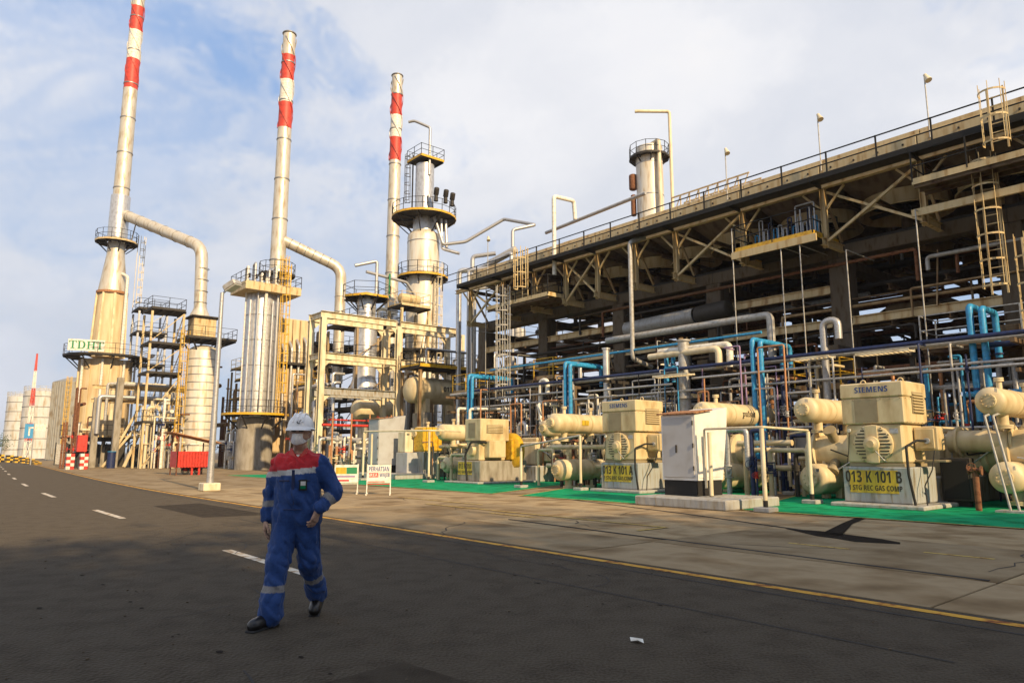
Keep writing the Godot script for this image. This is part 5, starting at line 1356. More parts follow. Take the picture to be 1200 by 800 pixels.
	for q in sp:
		var p := Vector3(q[0], 0, -25.3)
		thing("standpipe", q[4], "pipe", p)
		var y: float = q[1]
		if q[2] > 0.15:
			part("pipe", mb().cyl(p, p + Vector3(0, y, 0), q[2], -1, 14), q[3])
			part("flange", mb().cyl(p + Vector3(0, y * 0.6, 0), p + Vector3(0, y * 0.6 + 0.1, 0), q[2] * 1.5, -1, 16).cyl(p + Vector3(0, y, 0), p + Vector3(0, y + 0.07, 0), q[2] * 1.3, -1, 16), q[3])
		else:
			part("pipe", mb().pipe([p, p + Vector3(0, y, 0), p + Vector3(0.55, y + 0.02, 0), p + Vector3(0.55, y - 0.7, 0)], q[2], 10, 2.5), q[3])
			part("flange", mb().cyl(p + Vector3(0, 1.4, 0), p + Vector3(0, 1.48, 0), q[2] * 1.7, -1, 14), q[3])
	var wp := thing("white_pipe_arch", "tall slanting white pipe with cream end plate beyond the yellow flywheel guard", "pipe", Vector3(-27.5, 0, -24.8))
	part("pipe", mb().pipe([Vector3(-26.3, 1.0, -24.6), Vector3(-27.0, 3.9, -24.6), Vector3(-27.0, 3.95, -27.0)], 0.09, 10), "white_paint", wp)
	part("pipe", mb().pipe([Vector3(-25.9, 1.0, -24.9), Vector3(-26.1, 3.75, -24.9)], 0.1, 10), "cream_pale", wp)
	part("end_plate", mb().cyl(Vector3(-26.1, 3.76, -24.9), Vector3(-26.1, 3.82, -24.9), 0.3, -1, 14), "cream_pale", wp)
	wp = thing("white_pipe_arch", "white goalpost shaped pipe above the drum next to the smaller motor", "pipe", Vector3(-31.5, 0, -25))
	part("pipe", mb().pipe([Vector3(-33.2, 1.6, -24.0), Vector3(-33.2, 3.95, -24.0), Vector3(-33.2, 3.95, -26.6)], 0.085, 10), "white_paint", wp)
	part("pipe", mb().pipe([Vector3(-32.6, 1.6, -24.4), Vector3(-32.6, 3.9, -24.4), Vector3(-31.0, 3.9, -26.0)], 0.085, 10), "white_paint", wp)
	# slim vertical conduits
	var vp := thing("conduit_set", "thin grey conduits dropping from the rack beams to the compressor bays", "piping", Vector3(-14, 4, -26))
	for q in [[-16.4, 11.0, 3.6], [-14.2, 9.7, 3.2], [-13.4, 9.6, 3.0], [-11.6, 9.0, 3.8], [-9.1, 9.9, 2.8], [-20.6, 6.6, 3.6], [-23.6, 6.5, 3.0], [-30.6, 7.0, 3.4], [-33.6, 11.6, 3.4], [-35.0, 9.0, 2.8]]:
		part("conduit", mb().pipe([Vector3(q[0], q[1], -28.7), Vector3(q[0], q[1], -26.3), Vector3(q[0], q[2], -26.3), Vector3(q[0], q[2], -27.4)], 0.024, 8), "grey_pipe", vp)
	# cable trays with bare rungs
	var tr := thing("cable_ladder", "pale open rung cable ladders under the long dark blue pipe", "cable tray", Vector3(-11, 4.5, -24.8))
	for q in [[-12.9, -11.5, 4.72], [-10.6, -8.9, 4.66], [-19.2, -17.4, 4.6]]:
		var m := mb()
		m.bx(q[0], q[1], q[2], q[2] + 0.09, -24.62, -24.6).bx(q[0], q[1], q[2], q[2] + 0.09, -24.12, -24.1)
		var x: float = q[0]
		while x < q[1]:
			m.bx(x, x + 0.07, q[2] + 0.01, q[2] + 0.05, -24.599, -24.121)
			x += 0.16
		crumbs("tray", m, "cream_pale", tr)
	# thickets of small piping
	var tall := ["grey_pipe", "galv", "brown_steel", "dark_steel", "navy"]
	manifold("process_piping", "dense grey and blue pipework behind the 013 K 101 B motor", -11.5, -6.5, -26.2, -28.2, 4.6, 40, ["grey_pipe", "blue", "dark_steel", "galv", "copper"], 71)
	manifold("process_piping", "dense grey and rusty pipework behind the white sided cabinet", -16.5, -12.0, -25.6, -28.2, 4.6, 40, ["grey_pipe", "rusty", "cream", "galv", "navy", "copper"], 72)
	manifold("process_piping", "dense dark pipework behind the 013 K 101 A motor", -22.5, -17.0, -25.8, -28.2, 4.4, 40, tall, 73)
	manifold("process_piping", "dense dark pipework behind the yellow flywheel guard", -29.0, -23.0, -26.0, -28.4, 4.5, 40, ["grey_pipe", "galv", "brown_steel", "white_paint", "dark_steel"], 74)
	manifold("process_piping", "dense grey pipework next to the farthest blue pipe loop", -36.5, -29.5, -26.0, -28.4, 4.8, 40, ["grey_pipe", "galv", "brown_steel", "dark_steel"], 75)
	manifold("process_piping", "rust red upright pipes with pale collars behind the drums at the picture edge", -6.3, -3.0, -25.4, -27.0, 4.9, 18, ["rusty", "rusty", "rusty", "navy", "galv"], 76, 0.05, 0.09, false)
	manifold("process_piping", "low valves and small pipes between the two drums before the 013 K 101 A motor", -23.5, -19.6, -21.0, -23.4, 2.1, 16, ["cream", "galv", "dark_steel", "rusty"], 77)
	manifold("process_piping", "low valves and small pipes between the upper and lower drums behind the cabinet", -13.9, -11.9, -20.6, -24.2, 2.2, 14, ["cream", "galv", "dark_steel", "navy"], 78)
	manifold("process_piping", "low valves and small pipes before the long pale plinth", -33.0, -29.2, -21.2, -23.6, 2.2, 16, ["cream", "galv", "dark_steel", "copper"], 79)
	manifold("process_piping", "dark pipework deep inside the middle of the rack", -30.0, -9.0, -31.5, -35.0, 5.2, 40, tall, 80, 0.06, 0.16, false)
	manifold("process_piping", "dark pipework along the rear columns of the rack", -38.0, 4.0, -38.0, -44.0, 6.0, 50, tall, 81, 0.06, 0.2, false)
	manifold("instrument_piping", "slim bare uprights and crossbars above the cream drum with dark script", -17.5, -12.0, -24.0, -25.6, 5.6, 20, ["galv", "grey_pipe", "purple", "navy", "copper"], 91, 0.02, 0.045)
	manifold("instrument_piping", "slim bare uprights and crossbars above the 013 K 101 A motor hood", -23.5, -18.5, -24.0, -25.6, 5.4, 20, ["galv", "grey_pipe", "dark_steel", "blue"], 92, 0.02, 0.045)
	manifold("instrument_piping", "slim bare uprights and crossbars between the far blue loops", -32.5, -25.0, -24.4, -26.0, 5.6, 28, ["galv", "grey_pipe", "dark_steel", "copper"], 93, 0.02, 0.05)
	manifold("instrument_piping", "slim bare uprights and crossbars by the tall blue loops", -11.0, -4.0, -24.6, -26.0, 5.3, 24, ["galv", "grey_pipe", "navy", "blue"], 94, 0.02, 0.045)
	# yellow railings on small platforms
	for q in [[-14.0, -12.2, 3.9, -27.6, -26.4, "yellow railed service platform behind the upper drum with dark script"], [-37.0, -34.2, 5.2, -28.0, -26.3, "yellow railed service platform next to the cream horizontal drum"], [-30.0, -28.4, 5.6, -28.2, -27.0, "pale yellow railed basket platform beside the far caged ladder"], [-9.5, -2.0, 5.1, -28.4, -26.9, "grey railed service platform behind the tall blue pipe loops"]]:
		var pt := thing("service_platform", q[5], "platform", Vector3((q[0] + q[1]) / 2, 0, (q[3] + q[4]) / 2))
		deck_platform(pt, q[0], q[1], q[2], q[3], q[4], "beige_old", "yellow" if q[2] != 5.1 else "grey_pipe", "brown_steel")
		for x in [q[0] + 0.1, q[1] - 0.1]:
			for z in [q[3] + 0.1, q[4] - 0.1]:
				part("post", mb().bar(Vector3(x, 0, z), Vector3(x, q[2] - 0.24, z), 0.1, 0.1), "brown_steel", pt)
	# heat exchangers under the rack, seen as dark bulk
	var ex := [[-33.5, "dark heat exchanger drum under the far bays of the rack"], [-21.8, "dark heat exchanger drum under the rack behind the 013 K 101 A compressor"], [-10.0, "dark heat exchanger drum under the rack behind the 013 K 101 B compressor"]]
	for q in ex:
		thing("heat_exchanger", q[1], "heat exchanger", Vector3(q[0], 0, -33))
		for k in 2:
			part("shell", mb().drum(Vector3(q[0] - 2.4, 1.3 + k * 1.5, -31.6), Vector3(q[0] + 2.2, 1.3 + k * 1.5, -31.6), 0.6, 20), "brown_steel" if k else "grey_pipe")
		part("saddle", mb().bx(q[0] - 1.6, q[0] - 1.3, 0, 3.0, -32.1, -31.1).bx(q[0] + 1.3, q[0] + 1.6, 0, 3.0, -32.1, -31.1), "dark_concrete")

# ---------------------------------------------------------------- things along the road
func notice_board(p: Vector3, turn: float, label: String, kind: int) -> void:
	var t := thing("notice_board", label, "notice board", p)
	t.rotation.y = turn
	O = Vector3.ZERO
	var w := 0.4
	for s in [-1.0, 1.0]:
		part("leg", mb().bar(Vector3(s * w, 0.03, 0), Vector3(s * w, 1.04, 0), 0.035, 0.035), "white_paint", t)
		part("foot", mb().bar(Vector3(s * w, 0.025, -0.4), Vector3(s * w, 0.025, 0.4), 0.05, 0.05).bar(Vector3(s * w, 0.3, 0), Vector3(s * w, 0.05, 0.25), 0.025, 0.025), "white_paint", t)
	part("panel", mb().bx(-w, w, 0.4, 1.02, 0.02, 0.035), "white_paint", t)
	part("cross_bar", mb().bar(Vector3(-w, 0.36, 0), Vector3(w, 0.36, 0), 0.03, 0.03), "red" if kind else "white_paint", t)
	if kind == 0:
		part("print", mb().bx(-w + 0.03, 0.0, 0.7, 0.93, 0.036, 0.038), "sign_yellow", t)
		part("print", mb().bx(0.004, w - 0.03, 0.7, 0.93, 0.036, 0.038), "sign_green", t)
		part("print", mb().bx(-w + 0.03, w - 0.1, 0.58, 0.64, 0.036, 0.038), "purple", t)
		part("print", mb().bx(-w + 0.03, w - 0.3, 0.44, 0.5, 0.036, 0.038), "sign_red", t)
	else:
		text("print", "PERHATIAN", Vector3(0.0, 0.88, 0.036), 0.15, "name_blue", Vector3.ZERO, t, "Droid Sans", 0.62)
		part("print", mb().bx(-w + 0.06, -0.02, 0.6, 0.75, 0.036, 0.038), "sign_red", t)
		text("print", "AREA", Vector3(-0.22, 0.675, 0.038), 0.1, "white_paint", Vector3.ZERO, t)
		text("print", "WAJIB", Vector3(0.2, 0.675, 0.036), 0.13, "name_blue", Vector3.ZERO, t, "Droid Sans", 0.66)
		part("print", mb().bx(-w + 0.02, 0.2, 0.43, 0.46, 0.036, 0.038), "sign_red", t)


func floodlight_post(p: Vector3, h: float, label: String) -> void:
	thing("street_lamp", label, "street lamp", p, "tall floodlight posts by the road")
	part("footing", mb().bx(p.x - 0.32, p.x + 0.32, 0, 0.3, p.z - 0.32, p.z + 0.32, 0.03), "cream_pale")
	part("pole", mb().cyl(p + Vector3(0, 0.3, 0), p + Vector3(0, h, 0), 0.13, 0.075, 14), "galv")
	part("bracket", mb().bar(p + Vector3(0, h - 0.05, 0), p + Vector3(0.2, h + 0.25, -0.25), 0.06, 0.06), "galv")
	var bs := Basis(Vector3(0.65, 0, 0.76).normalized(), 0.5) * Basis(Vector3.UP, 0.6)
	part("lamp_housing", mb().box(p + Vector3(0.22, h + 0.3, -0.3), Vector3(0.6, 0.26, 0.5), bs, 0.05), "grey_pipe")
	part("lens", mb().box(p + Vector3(0.22, h + 0.3, -0.3) - bs.y * 0.135, Vector3(0.52, 0.015, 0.42), bs), "cabinet_white")


func build_street_things() -> void:
	floodlight_post(Vector3(-28.6, 0, -9.0), 7.75, "tall grey floodlight post standing beside the red shed")
	floodlight_post(Vector3(-88.0, 0, -20.0), 12.0, "distant floodlight post with plain base in front of the low pipe bridge")
	notice_board(Vector3(-22.15, 0, -12.65), deg_to_rad(58), "white framed notice board with red and dark lettering", 1)
	notice_board(Vector3(-23.3, 0, -12.0), deg_to_rad(58), "white framed notice board with yellow and green print, nearer the worker", 0)
	# red shed with a fire trolley in it
	var c := Vector3(-50, 0, -14.4)
	var s := thing("red_shed", "small red corrugated shed with a sloping roof, sheltering a wheeled fire extinguisher", "shed", c)
	for q in [[-49.4, -13.4, 2.55], [-49.4, -15.4, 2.1], [-50.8, -13.4, 2.55], [-50.8, -15.4, 2.1]]:
		part("post", mb().bar(Vector3(q[0], 0, q[1]), Vector3(q[0], q[2], q[1]), 0.07, 0.07), "rusty", s)
	part("roof_sheet", mb().slab([Vector3(-49.0, 2.72, -12.9), Vector3(-49.0, 2.05, -16.0), Vector3(-51.2, 2.05, -16.0), Vector3(-51.2, 2.72, -12.9)], Vector3(0, 0.05, 0)), "rust_top", s)
	var wl := mb()
	for k in 11:
		wl.bx(-49.36, -49.28, 0.5, 1.5, -13.42 - k * 0.18 - 0.1, -13.42 - k * 0.18, 0.01)
	part("corrugation", wl, "red", s)
	part("front_sheet", mb().bx(-49.42, -49.365, 0.48, 1.52, -15.42, -13.38), "red", s)
	part("side_sheet", mb().bx(-50.8, -49.43, 0.48, 1.52, -13.42, -13.36), "red", s)
	part("back_sheet", mb().bx(-50.85, -50.8, 0.48, 1.52, -15.42, -13.36), "red", s)
	var e := thing("fire_trolley", "wheeled red fire extinguisher trolley inside the red shed", "fire extinguisher", c)
	part("cylinder", mb().drum(Vector3(-50.1, 0.5, -14.0), Vector3(-50.1, 0.5, -15.0), 0.28, 16), "red", e)
	for z in [-14.05, -14.85]:
		part("wheel", mb().torus(Vector3(-49.75, 0.28, z), Vector3(1, 0, 0), 0.2, 0.07, 16, 6), "rubber", e)
	for z in [-14.3, -14.75]:
		part("leg", mb().bx(-49.5, -49.4, 0, 0.47, z - 0.12, z), "red", s)
	# light debris on the road
	var d := Vector3(-3.78, 0.004, -4.46)
	thing("paper_scrap", "small crumpled white scrap lying on the dark road", "litter", d)
	var m := mb()
	for k in 6:
		var a := TAU * k / 6
		var b := TAU * (k + 1) / 6
		m.tri(d + Vector3(0, 0.03, 0), d + Vector3(cos(a) * 0.07, 0.004 + 0.02 * (k % 2), sin(a) * 0.035), d + Vector3(cos(b) * 0.07, 0.004 + 0.02 * ((k + 1) % 2), sin(b) * 0.035), Vector3.UP)
	part("scrap", m, "white_paint")
	thing("blue_bin", "small blue drum standing by the furnace's concrete post", "drum", Vector3(-75.8, 0, -14.6))
	part("body", mb().cyl(Vector3(-75.0, 0, -14.6), Vector3(-75.0, 1.5, -14.6), 0.36, -1, 16), "navy")
	part("lid", mb().cyl(Vector3(-75.0, 1.501, -14.6), Vector3(-75.0, 1.56, -14.6), 0.38, -1, 16), "blue")


# ---------------------------------------------------------------- trees
func tree(p: Vector3, h: float, r: float, label: String, sd: int, leaves: int, group := "") -> void:
	var g := RandomNumberGenerator.new()
	g.seed = sd
	var t := thing("tree", label, "tree", p, group)
	var tk := mb()
	var top := p + Vector3(g.randf_range(-0.4, 0.4), h * 0.55, g.randf_range(-0.4, 0.4))
	tk.cyl(p, top, h * 0.03, h * 0.018, 10)
	var tips := []
	for k in 9:
		var a := TAU * k / 9 + g.randf()
		var e := top + Vector3(cos(a) * r * g.randf_range(0.3, 0.75), h * g.randf_range(0.05, 0.36), sin(a) * r * g.randf_range(0.3, 0.75))
		tk.cyl(top - Vector3(0, h * 0.1 * g.randf(), 0), e, h * 0.012, h * 0.004, 6)
		tips.append(e)
	part("trunk", tk, "bark")
	var m := mb()
	for k in leaves:
		var e: Vector3 = tips[g.randi() % tips.size()]
		var d := Vector3(g.randfn(), g.randfn() * 0.7, g.randfn()) * r * 0.26
		var q := e + d
		var n := Vector3(g.randfn(), absf(g.randfn()) + 0.4, g.randfn()).normalized()
		var u := n.cross(Vector3(g.randfn(), g.randfn(), g.randfn())).normalized()
		var w := n.cross(u)
		var s := r * g.randf_range(0.03, 0.065)
		m.quad(q - u * s, q + w * s * 0.5, q + u * s, q - w * s * 0.5, n)
	part("crown", m, "leaf")


func build_trees() -> void:
	# bushes and trees far along the road
	var far := [[-260, -4, 9, 5.0, "pale green tree farthest along the road"], [-250, -12, 8, 4.5, "rounded green tree in front of the farthest silo"], [-160, -11.2, 4.2, 2.6, "low green bush behind the striped barrier"], [-300, -30, 9, 6, "green tree far behind the silos"]]
	for k in far.size():
		var q: Array = far[k]
		tree(Vector3(q[0], 0, q[1]), q[2], q[3], q[4], 100 + k, 1600, "trees along the far road")
	# the row of shade trees out of frame that shades the near road
	var row := [[16, -1, 14, 6.0, "wide shade tree nearest the viewer"], [20, 6, 16, 6.5, "tall shade tree second from the road's edge"], [20.5, -5, 16, 6.0, "tall shade tree beyond the leaning one"], [19, -13, 14.5, 5.5, "tall shade tree at the end of the concrete apron"], [22, -21, 12.5, 4.5, "slim shade tree beside the rack's unseen end"], [30, 2, 18.5, 6.5, "tallest shade tree, in the second row"], [4, 20, 15, 7.0, "tall shade tree well behind the viewer"]]
	for k in row.size():
		var q: Array = row[k]
		tree(Vector3(q[0], 0, q[1]), q[2], q[3], q[4], 200 + k, 8000, "shade trees behind the viewer")

# ---------------------------------------------------------------- the worker
# Joins tapered capsules [a, b, ra, rb, blend] into one skin by a smooth minimum and meshes it with surface nets.
func skin_mesh(m: MB, bones: Array, cell: float, paint: Callable, ripple: FastNoiseLite = null, amp := 0.0) -> void:
	var lo := Vector3.ONE * 1e9
	var hi := -lo
	for b in bones:
		var r: float = maxf(b[2], b[3]) + 0.03
		for q in [b[0], b[1]]:
			lo = lo.min(q - Vector3.ONE * r)
			hi = hi.max(q + Vector3.ONE * r)
	var nx := int((hi.x - lo.x) / cell) + 2
	var ny := int((hi.y - lo.y) / cell) + 2
	var nz := int((hi.z - lo.z) / cell) + 2
	var F := PackedFloat32Array()
	F.resize(nx * ny * nz)
	F.fill(1.0)
	for b in bones:
		var a: Vector3 = b[0]
		var ab: Vector3 = b[1] - a
		var ra: float = b[2]
		var dr: float = b[3] - ra
		var k: float = b[4]
		var l2: float = maxf(ab.length_squared(), 1e-9)
		var r: float = maxf(b[2], b[3]) + k + 0.02
		var q0: Vector3 = (a.min(b[1]) - Vector3.ONE * r - lo) / cell
		var q1: Vector3 = (a.max(b[1]) + Vector3.ONE * r - lo) / cell
		for z in range(maxi(0, int(q0.z)), mini(nz, int(q1.z) + 2)):
			for y in range(maxi(0, int(q0.y)), mini(ny, int(q1.y) + 2)):
				var p := lo + Vector3(maxi(0, int(q0.x)), y, z) * cell
				var at := (z * ny + y) * nx
				for x in range(maxi(0, int(q0.x)), mini(nx, int(q1.x) + 2)):
					var ap := p - a
					var t := clampf(ap.dot(ab) / l2, 0.0, 1.0)
					var d := (ap - ab * t).length() - ra - dr * t
					var f := F[at + x]
					var h := maxf(k - absf(d - f), 0.0)
					F[at + x] = minf(d, f) - h * h / (4.0 * k)
					p.x += cell
	if ripple:
		for z in nz:
			for y in ny:
				var at := (z * ny + y) * nx
				for x in nx:
					if absf(F[at + x]) < 0.04:
						F[at + x] += amp * (absf(ripple.get_noise_3d((lo.x + x * cell) * 1.5 + (lo.y + y * cell) * 0.6, (lo.y + y * cell) * 0.8, (lo.z + z * cell) * 1.5)) - 0.25)
	var ids := PackedInt32Array()
	ids.resize(nx * ny * nz)
	ids.fill(-1)
	var st := [0, 1, nx, nx + 1, nx * ny, nx * ny + 1, nx * ny + nx, nx * ny + nx + 1]
	var off := [Vector3(0, 0, 0), Vector3(1, 0, 0), Vector3(0, 1, 0), Vector3(1, 1, 0), Vector3(0, 0, 1), Vector3(1, 0, 1), Vector3(0, 1, 1), Vector3(1, 1, 1)]
	var ed := [[0, 1], [2, 3], [4, 5], [6, 7], [0, 2], [1, 3], [4, 6], [5, 7], [0, 4], [1, 5], [2, 6], [3, 7]]
	for z in nz - 1:
		for y in ny - 1:
			var at := (z * ny + y) * nx
			for x in nx - 1:
				var f0 := F[at + x]
				if f0 > 0.06:
					continue
				var c := 0
				for i in 8:
					if F[at + x + st[i]] < 0.0:
						c += 1
				if c == 0 or c == 8:
					continue
				var s := Vector3.ZERO
				var w := 0
				for e in ed:
					var a: float = F[at + x + st[e[0]]]
					var b: float = F[at + x + st[e[1]]]
					if (a < 0.0) != (b < 0.0):
						s += off[e[0]].lerp(off[e[1]], a / (a - b))
						w += 1
				s /= w
				var g := Vector3.ZERO
				for i in 8:
					var sg: Vector3 = off[i] * 2.0 - Vector3.ONE
					g += sg * F[at + x + st[i]]
				var pos := lo + (Vector3(x, y, z) + s) * cell
				ids[at + x] = m.v.size()
				m.v.append(pos)
				m.n.append(g.normalized())
				m.col.append(paint.call(pos))
	for z in range(1, nz - 1):
		for y in range(1, ny - 1):
			var at := (z * ny + y) * nx
			for x in range(1, nx - 1):
				var i := at + x
				var f := F[i]
				if absf(f) > 0.06:
					continue
				for ax in 3:
					var d: int = [1, nx, nx * ny][ax]
					if (f < 0.0) == (F[i + d] < 0.0):
						continue
					var u: int = [nx, nx * ny, 1][ax]
					var w: int = [nx * ny, 1, nx][ax]
					var a := ids[i]
					var b := ids[i - u]
					var c := ids[i - u - w]
					var e := ids[i - w]
					if a < 0 or b < 0 or c < 0 or e < 0:
						continue
					m.tri_(a, b, c)
					m.tri_(a, c, e)


func hand_bones(wrist: Vector3, dir: Vector3, palm: Vector3, curl: float) -> Array:
	# dir: from wrist to knuckles; palm: the way the palm faces; thumb leaves on the side dir x palm
	var side := dir.cross(palm).normalized()
	var b := []
	var ln := [0.078, 0.086, 0.08, 0.062]
	for i in 4:
		var s := (1.5 - i) * 0.021
		var kn := wrist + dir * (0.092 - absf(i - 1.2) * 0.005) + side * s
		b.append([wrist + dir * 0.01 + side * s * 0.55, kn, 0.017, 0.0135, 0.012])
		var p: Vector3 = kn
		var d := dir
		var l: float = ln[i]
		for j in 3:
			d = d.rotated(side, float(curl * [0.5, 0.8, 0.6][j] * (1.0 + 0.12 * i)))
			var q: Vector3 = p + d * l * [0.46, 0.3, 0.24][j]
			b.append([p, q, 0.0095 - j * 0.0008, 0.0088 - j * 0.0008, 0.004])
			p = q
	var t0 := wrist + dir * 0.03 + side * 0.026 + palm * 0.008
	var t1 := t0 + (dir * 0.7 + side * 0.62 + palm * 0.35).normalized() * 0.042
	var t2 := t1 + (dir * 0.9 + side * 0.2 + palm * 0.4).normalized() * 0.03
	var t3 := t2 + (dir * 1.0 - side * 0.1 + palm * 0.4).normalized() * 0.024
	b.append([t0, t1, 0.0155, 0.0125, 0.01])
	b.append([t1, t2, 0.0118, 0.0108, 0.004])
	b.append([t2, t3, 0.0108, 0.0095, 0.004])
	return b


func build_person() -> void:
	var P := Vector3(-6.15, 0, -2.7)
	var t := thing("person", "worker in blue overalls with red yoke, white helmet and face mask, walking across the road", "person", P)
	t.rotation.y = deg_to_rad(50)
	O = Vector3.ZERO
	var blue := Color(0.014, 0.056, 0.21)
	var red := Color(0.56, 0.015, 0.02)
	var white := Color(0.58, 0.55, 0.5)
	var grey := Color(0.27, 0.25, 0.23)
	var skin := Color(0.5, 0.3, 0.2)
	var cloth := func(p: Vector3) -> Color:
		var tilt := p.y - p.x * 0.1
		if p.y > 1.44 and absf(p.x) < 0.075:
			return skin
		var left_arm := p.x > 0.185 + (1.38 - p.y) * 0.05
		if p.y > 0.9 and not left_arm:
			if tilt > 1.305:
				return red
			if tilt > 1.258 and p.z > -0.14 and p.x < 0.17:
				return white
		if p.x < -0.2 and absf(p.y - 1.0) < 0.026:
			return grey
		if p.x > 0.2 and p.y < 1.12 and absf((p - Vector3(0.285, 1.03, 0.01)).dot(Vector3(-0.55, -0.65, 0.52))) < 0.03:
			return grey
		if p.x < 0 and absf(p.y - 0.315) < 0.026 and p.y < 0.5:
			return grey
		if p.x > 0 and p.y < 0.6 and absf((p - Vector3(0.11, 0.36, -0.16)).dot(Vector3(0, 0.8, 0.6).normalized())) < 0.027:
			return grey
		return blue
	var B := [
		# trunk
		[Vector3(-0.075, 0.98, 0.0), Vector3(-0.085, 1.27, -0.01), 0.128, 0.122, 0.06],
		[Vector3(0.075, 0.98, 0.0), Vector3(0.085, 1.27, -0.01), 0.128, 0.122, 0.06],
		[Vector3(0, 1.06, 0.045), Vector3(0, 1.2, 0.03), 0.115, 0.115, 0.06],
		[Vector3(-0.15, 1.345, -0.025), Vector3(0.15, 1.345, -0.025), 0.085, 0.085, 0.06],
		[Vector3(-0.05, 1.4, -0.03), Vector3(0.05, 1.4, -0.03), 0.075, 0.075, 0.05],
		[Vector3(-0.07, 0.9, 0), Vector3(0.07, 0.9, 0), 0.135, 0.135, 0.05],
		# collar
		[Vector3(-0.04, 1.445, -0.045), Vector3(0.04, 1.445, -0.045), 0.052, 0.052, 0.02],
		# right leg, forward
		[Vector3(-0.085, 0.88, 0.0), Vector3(-0.115, 0.5, 0.12), 0.122, 0.095, 0.05],
		[Vector3(-0.115, 0.5, 0.12), Vector3(-0.125, 0.13, 0.2), 0.094, 0.092, 0.04],
		[Vector3(-0.125, 0.2, 0.19), Vector3(-0.127, 0.1, 0.205), 0.096, 0.1, 0.03],
		# left leg, trailing
		[Vector3(0.085, 0.88, 0.0), Vector3(0.115, 0.5, -0.05), 0.12, 0.096, 0.05],
		[Vector3(0.115, 0.5, -0.05), Vector3(0.125, 0.2, -0.29), 0.094, 0.086, 0.04],
		[Vector3(0.125, 0.24, -0.26), Vector3(0.125, 0.17, -0.32), 0.09, 0.092, 0.03],
		# right arm, hanging
		[Vector3(-0.185, 1.345, -0.02), Vector3(-0.25, 1.09, -0.045), 0.078, 0.066, 0.04],
		[Vector3(-0.25, 1.09, -0.045), Vector3(-0.262, 0.88, 0.015), 0.065, 0.055, 0.03],
		# left arm, bent with the hand at the pocket
		[Vector3(0.185, 1.345, -0.02), Vector3(0.318, 1.1, -0.05), 0.08, 0.068, 0.04],
		[Vector3(0.318, 1.1, -0.05), Vector3(0.225, 0.965, 0.09), 0.068, 0.055, 0.03],
		# neck
		[Vector3(0, 1.42, -0.02), Vector3(0, 1.53, 0.005), 0.056, 0.052, 0.015],
	]
	var fold := FastNoiseLite.new()
	fold.seed = 5
	fold.frequency = 5.0
	fold.fractal_octaves = 2
	var m := mb()
	skin_mesh(m, B, 0.0105, cloth, fold, -0.03)
	# head in its own finer grid
	var face := func(p: Vector3) -> Color:
		if p.y > 1.655 or (p.z < -0.015 and p.y > 1.53):
			return Color(0.012, 0.01, 0.009)
		if absf(p.y - 1.638) < 0.006 and p.z > 0.05 and absf(absf(p.x) - 0.033) < 0.02:
			return Color(0.02, 0.015, 0.012)
		return skin
	var hd := [
		[Vector3(0, 1.63, -0.02), Vector3(0, 1.63, 0.02), 0.088, 0.082, 0.03],
		[Vector3(0, 1.56, 0.035), Vector3(0, 1.535, 0.055), 0.062, 0.045, 0.04],
		[Vector3(0, 1.53, 0.0), Vector3(0, 1.5, 0.0), 0.055, 0.055, 0.03],
		[Vector3(0, 1.612, 0.098), Vector3(0, 1.58, 0.117), 0.009, 0.015, 0.015],
		[Vector3(-0.03, 1.642, 0.088), Vector3(0.03, 1.642, 0.088), 0.013, 0.013, 0.015],
		[Vector3(-0.04, 1.59, 0.07), Vector3(-0.045, 1.585, 0.05), 0.03, 0.03, 0.03],
		[Vector3(0.04, 1.59, 0.07), Vector3(0.045, 1.585, 0.05), 0.03, 0.03, 0.03],
		[Vector3(-0.086, 1.625, 0.0), Vector3(-0.083, 1.585, 0.006), 0.016, 0.011, 0.008],
		[Vector3(0.086, 1.625, 0.0), Vector3(0.083, 1.585, 0.006), 0.016, 0.011, 0.008],
	]
	skin_mesh(m, hd, 0.005, face)
	var bare := func(_p: Vector3) -> Color: return skin
	skin_mesh(m, hand_bones(Vector3(-0.263, 0.86, 0.025), Vector3(0.02, -0.98, 0.15).normalized(), Vector3(0.96, 0.0, -0.2).normalized(), 0.45), 0.0036, bare)
	skin_mesh(m, hand_bones(Vector3(0.212, 0.95, 0.105), Vector3(-0.25, -0.93, 0.2).normalized(), Vector3(-0.85, 0.1, -0.4).normalized(), 0.6), 0.0036, bare)
	part("body", m, "suit", t)
	# stitched seams and side pockets
	part("leg_seam", mb().pipe([Vector3(0.205, 0.88, 0.02), Vector3(0.208, 0.7, 0.0), Vector3(0.21, 0.52, -0.04)], 0.0035, 5), "navy", t)
	part("leg_seam", mb().pipe([Vector3(-0.21, 0.86, 0.01), Vector3(-0.21, 0.7, 0.05), Vector3(-0.208, 0.52, 0.11), Vector3(-0.215, 0.3, 0.16)], 0.0035, 5), "navy", t)
	part("waist_seam", mb().pipe([Vector3(-0.17, 0.965, 0.08), Vector3(-0.08, 0.96, 0.142), Vector3(0.0, 0.96, 0.15), Vector3(0.08, 0.96, 0.142), Vector3(0.17, 0.965, 0.08)], 0.004, 5), "navy", t)
	# shoes
	for q in [[Vector3(-0.12, 0.05, 0.15), Vector3(-0.215, 0.045, 0.36), 0.0], [Vector3(0.125, 0.155, -0.4), Vector3(0.135, 0.048, -0.2), 1.0]]:
		var a: Vector3 = q[0]
		var b: Vector3 = q[1]
		var d: Vector3 = (b - a).normalized()
		var up := Vector3.UP - d * d.y
		var s := mb()
		var black := func(_p: Vector3) -> Color: return Color(1, 1, 1)
		skin_mesh(s, [[a, b, 0.042, 0.044, 0.03], [a + up * 0.03, a + d * 0.06 + up * 0.075, 0.045, 0.05, 0.04], [a + d * 0.08 + up * 0.03, b - d * 0.03 + up * 0.01, 0.045, 0.046, 0.04]], 0.008, black)
		s.col.clear()
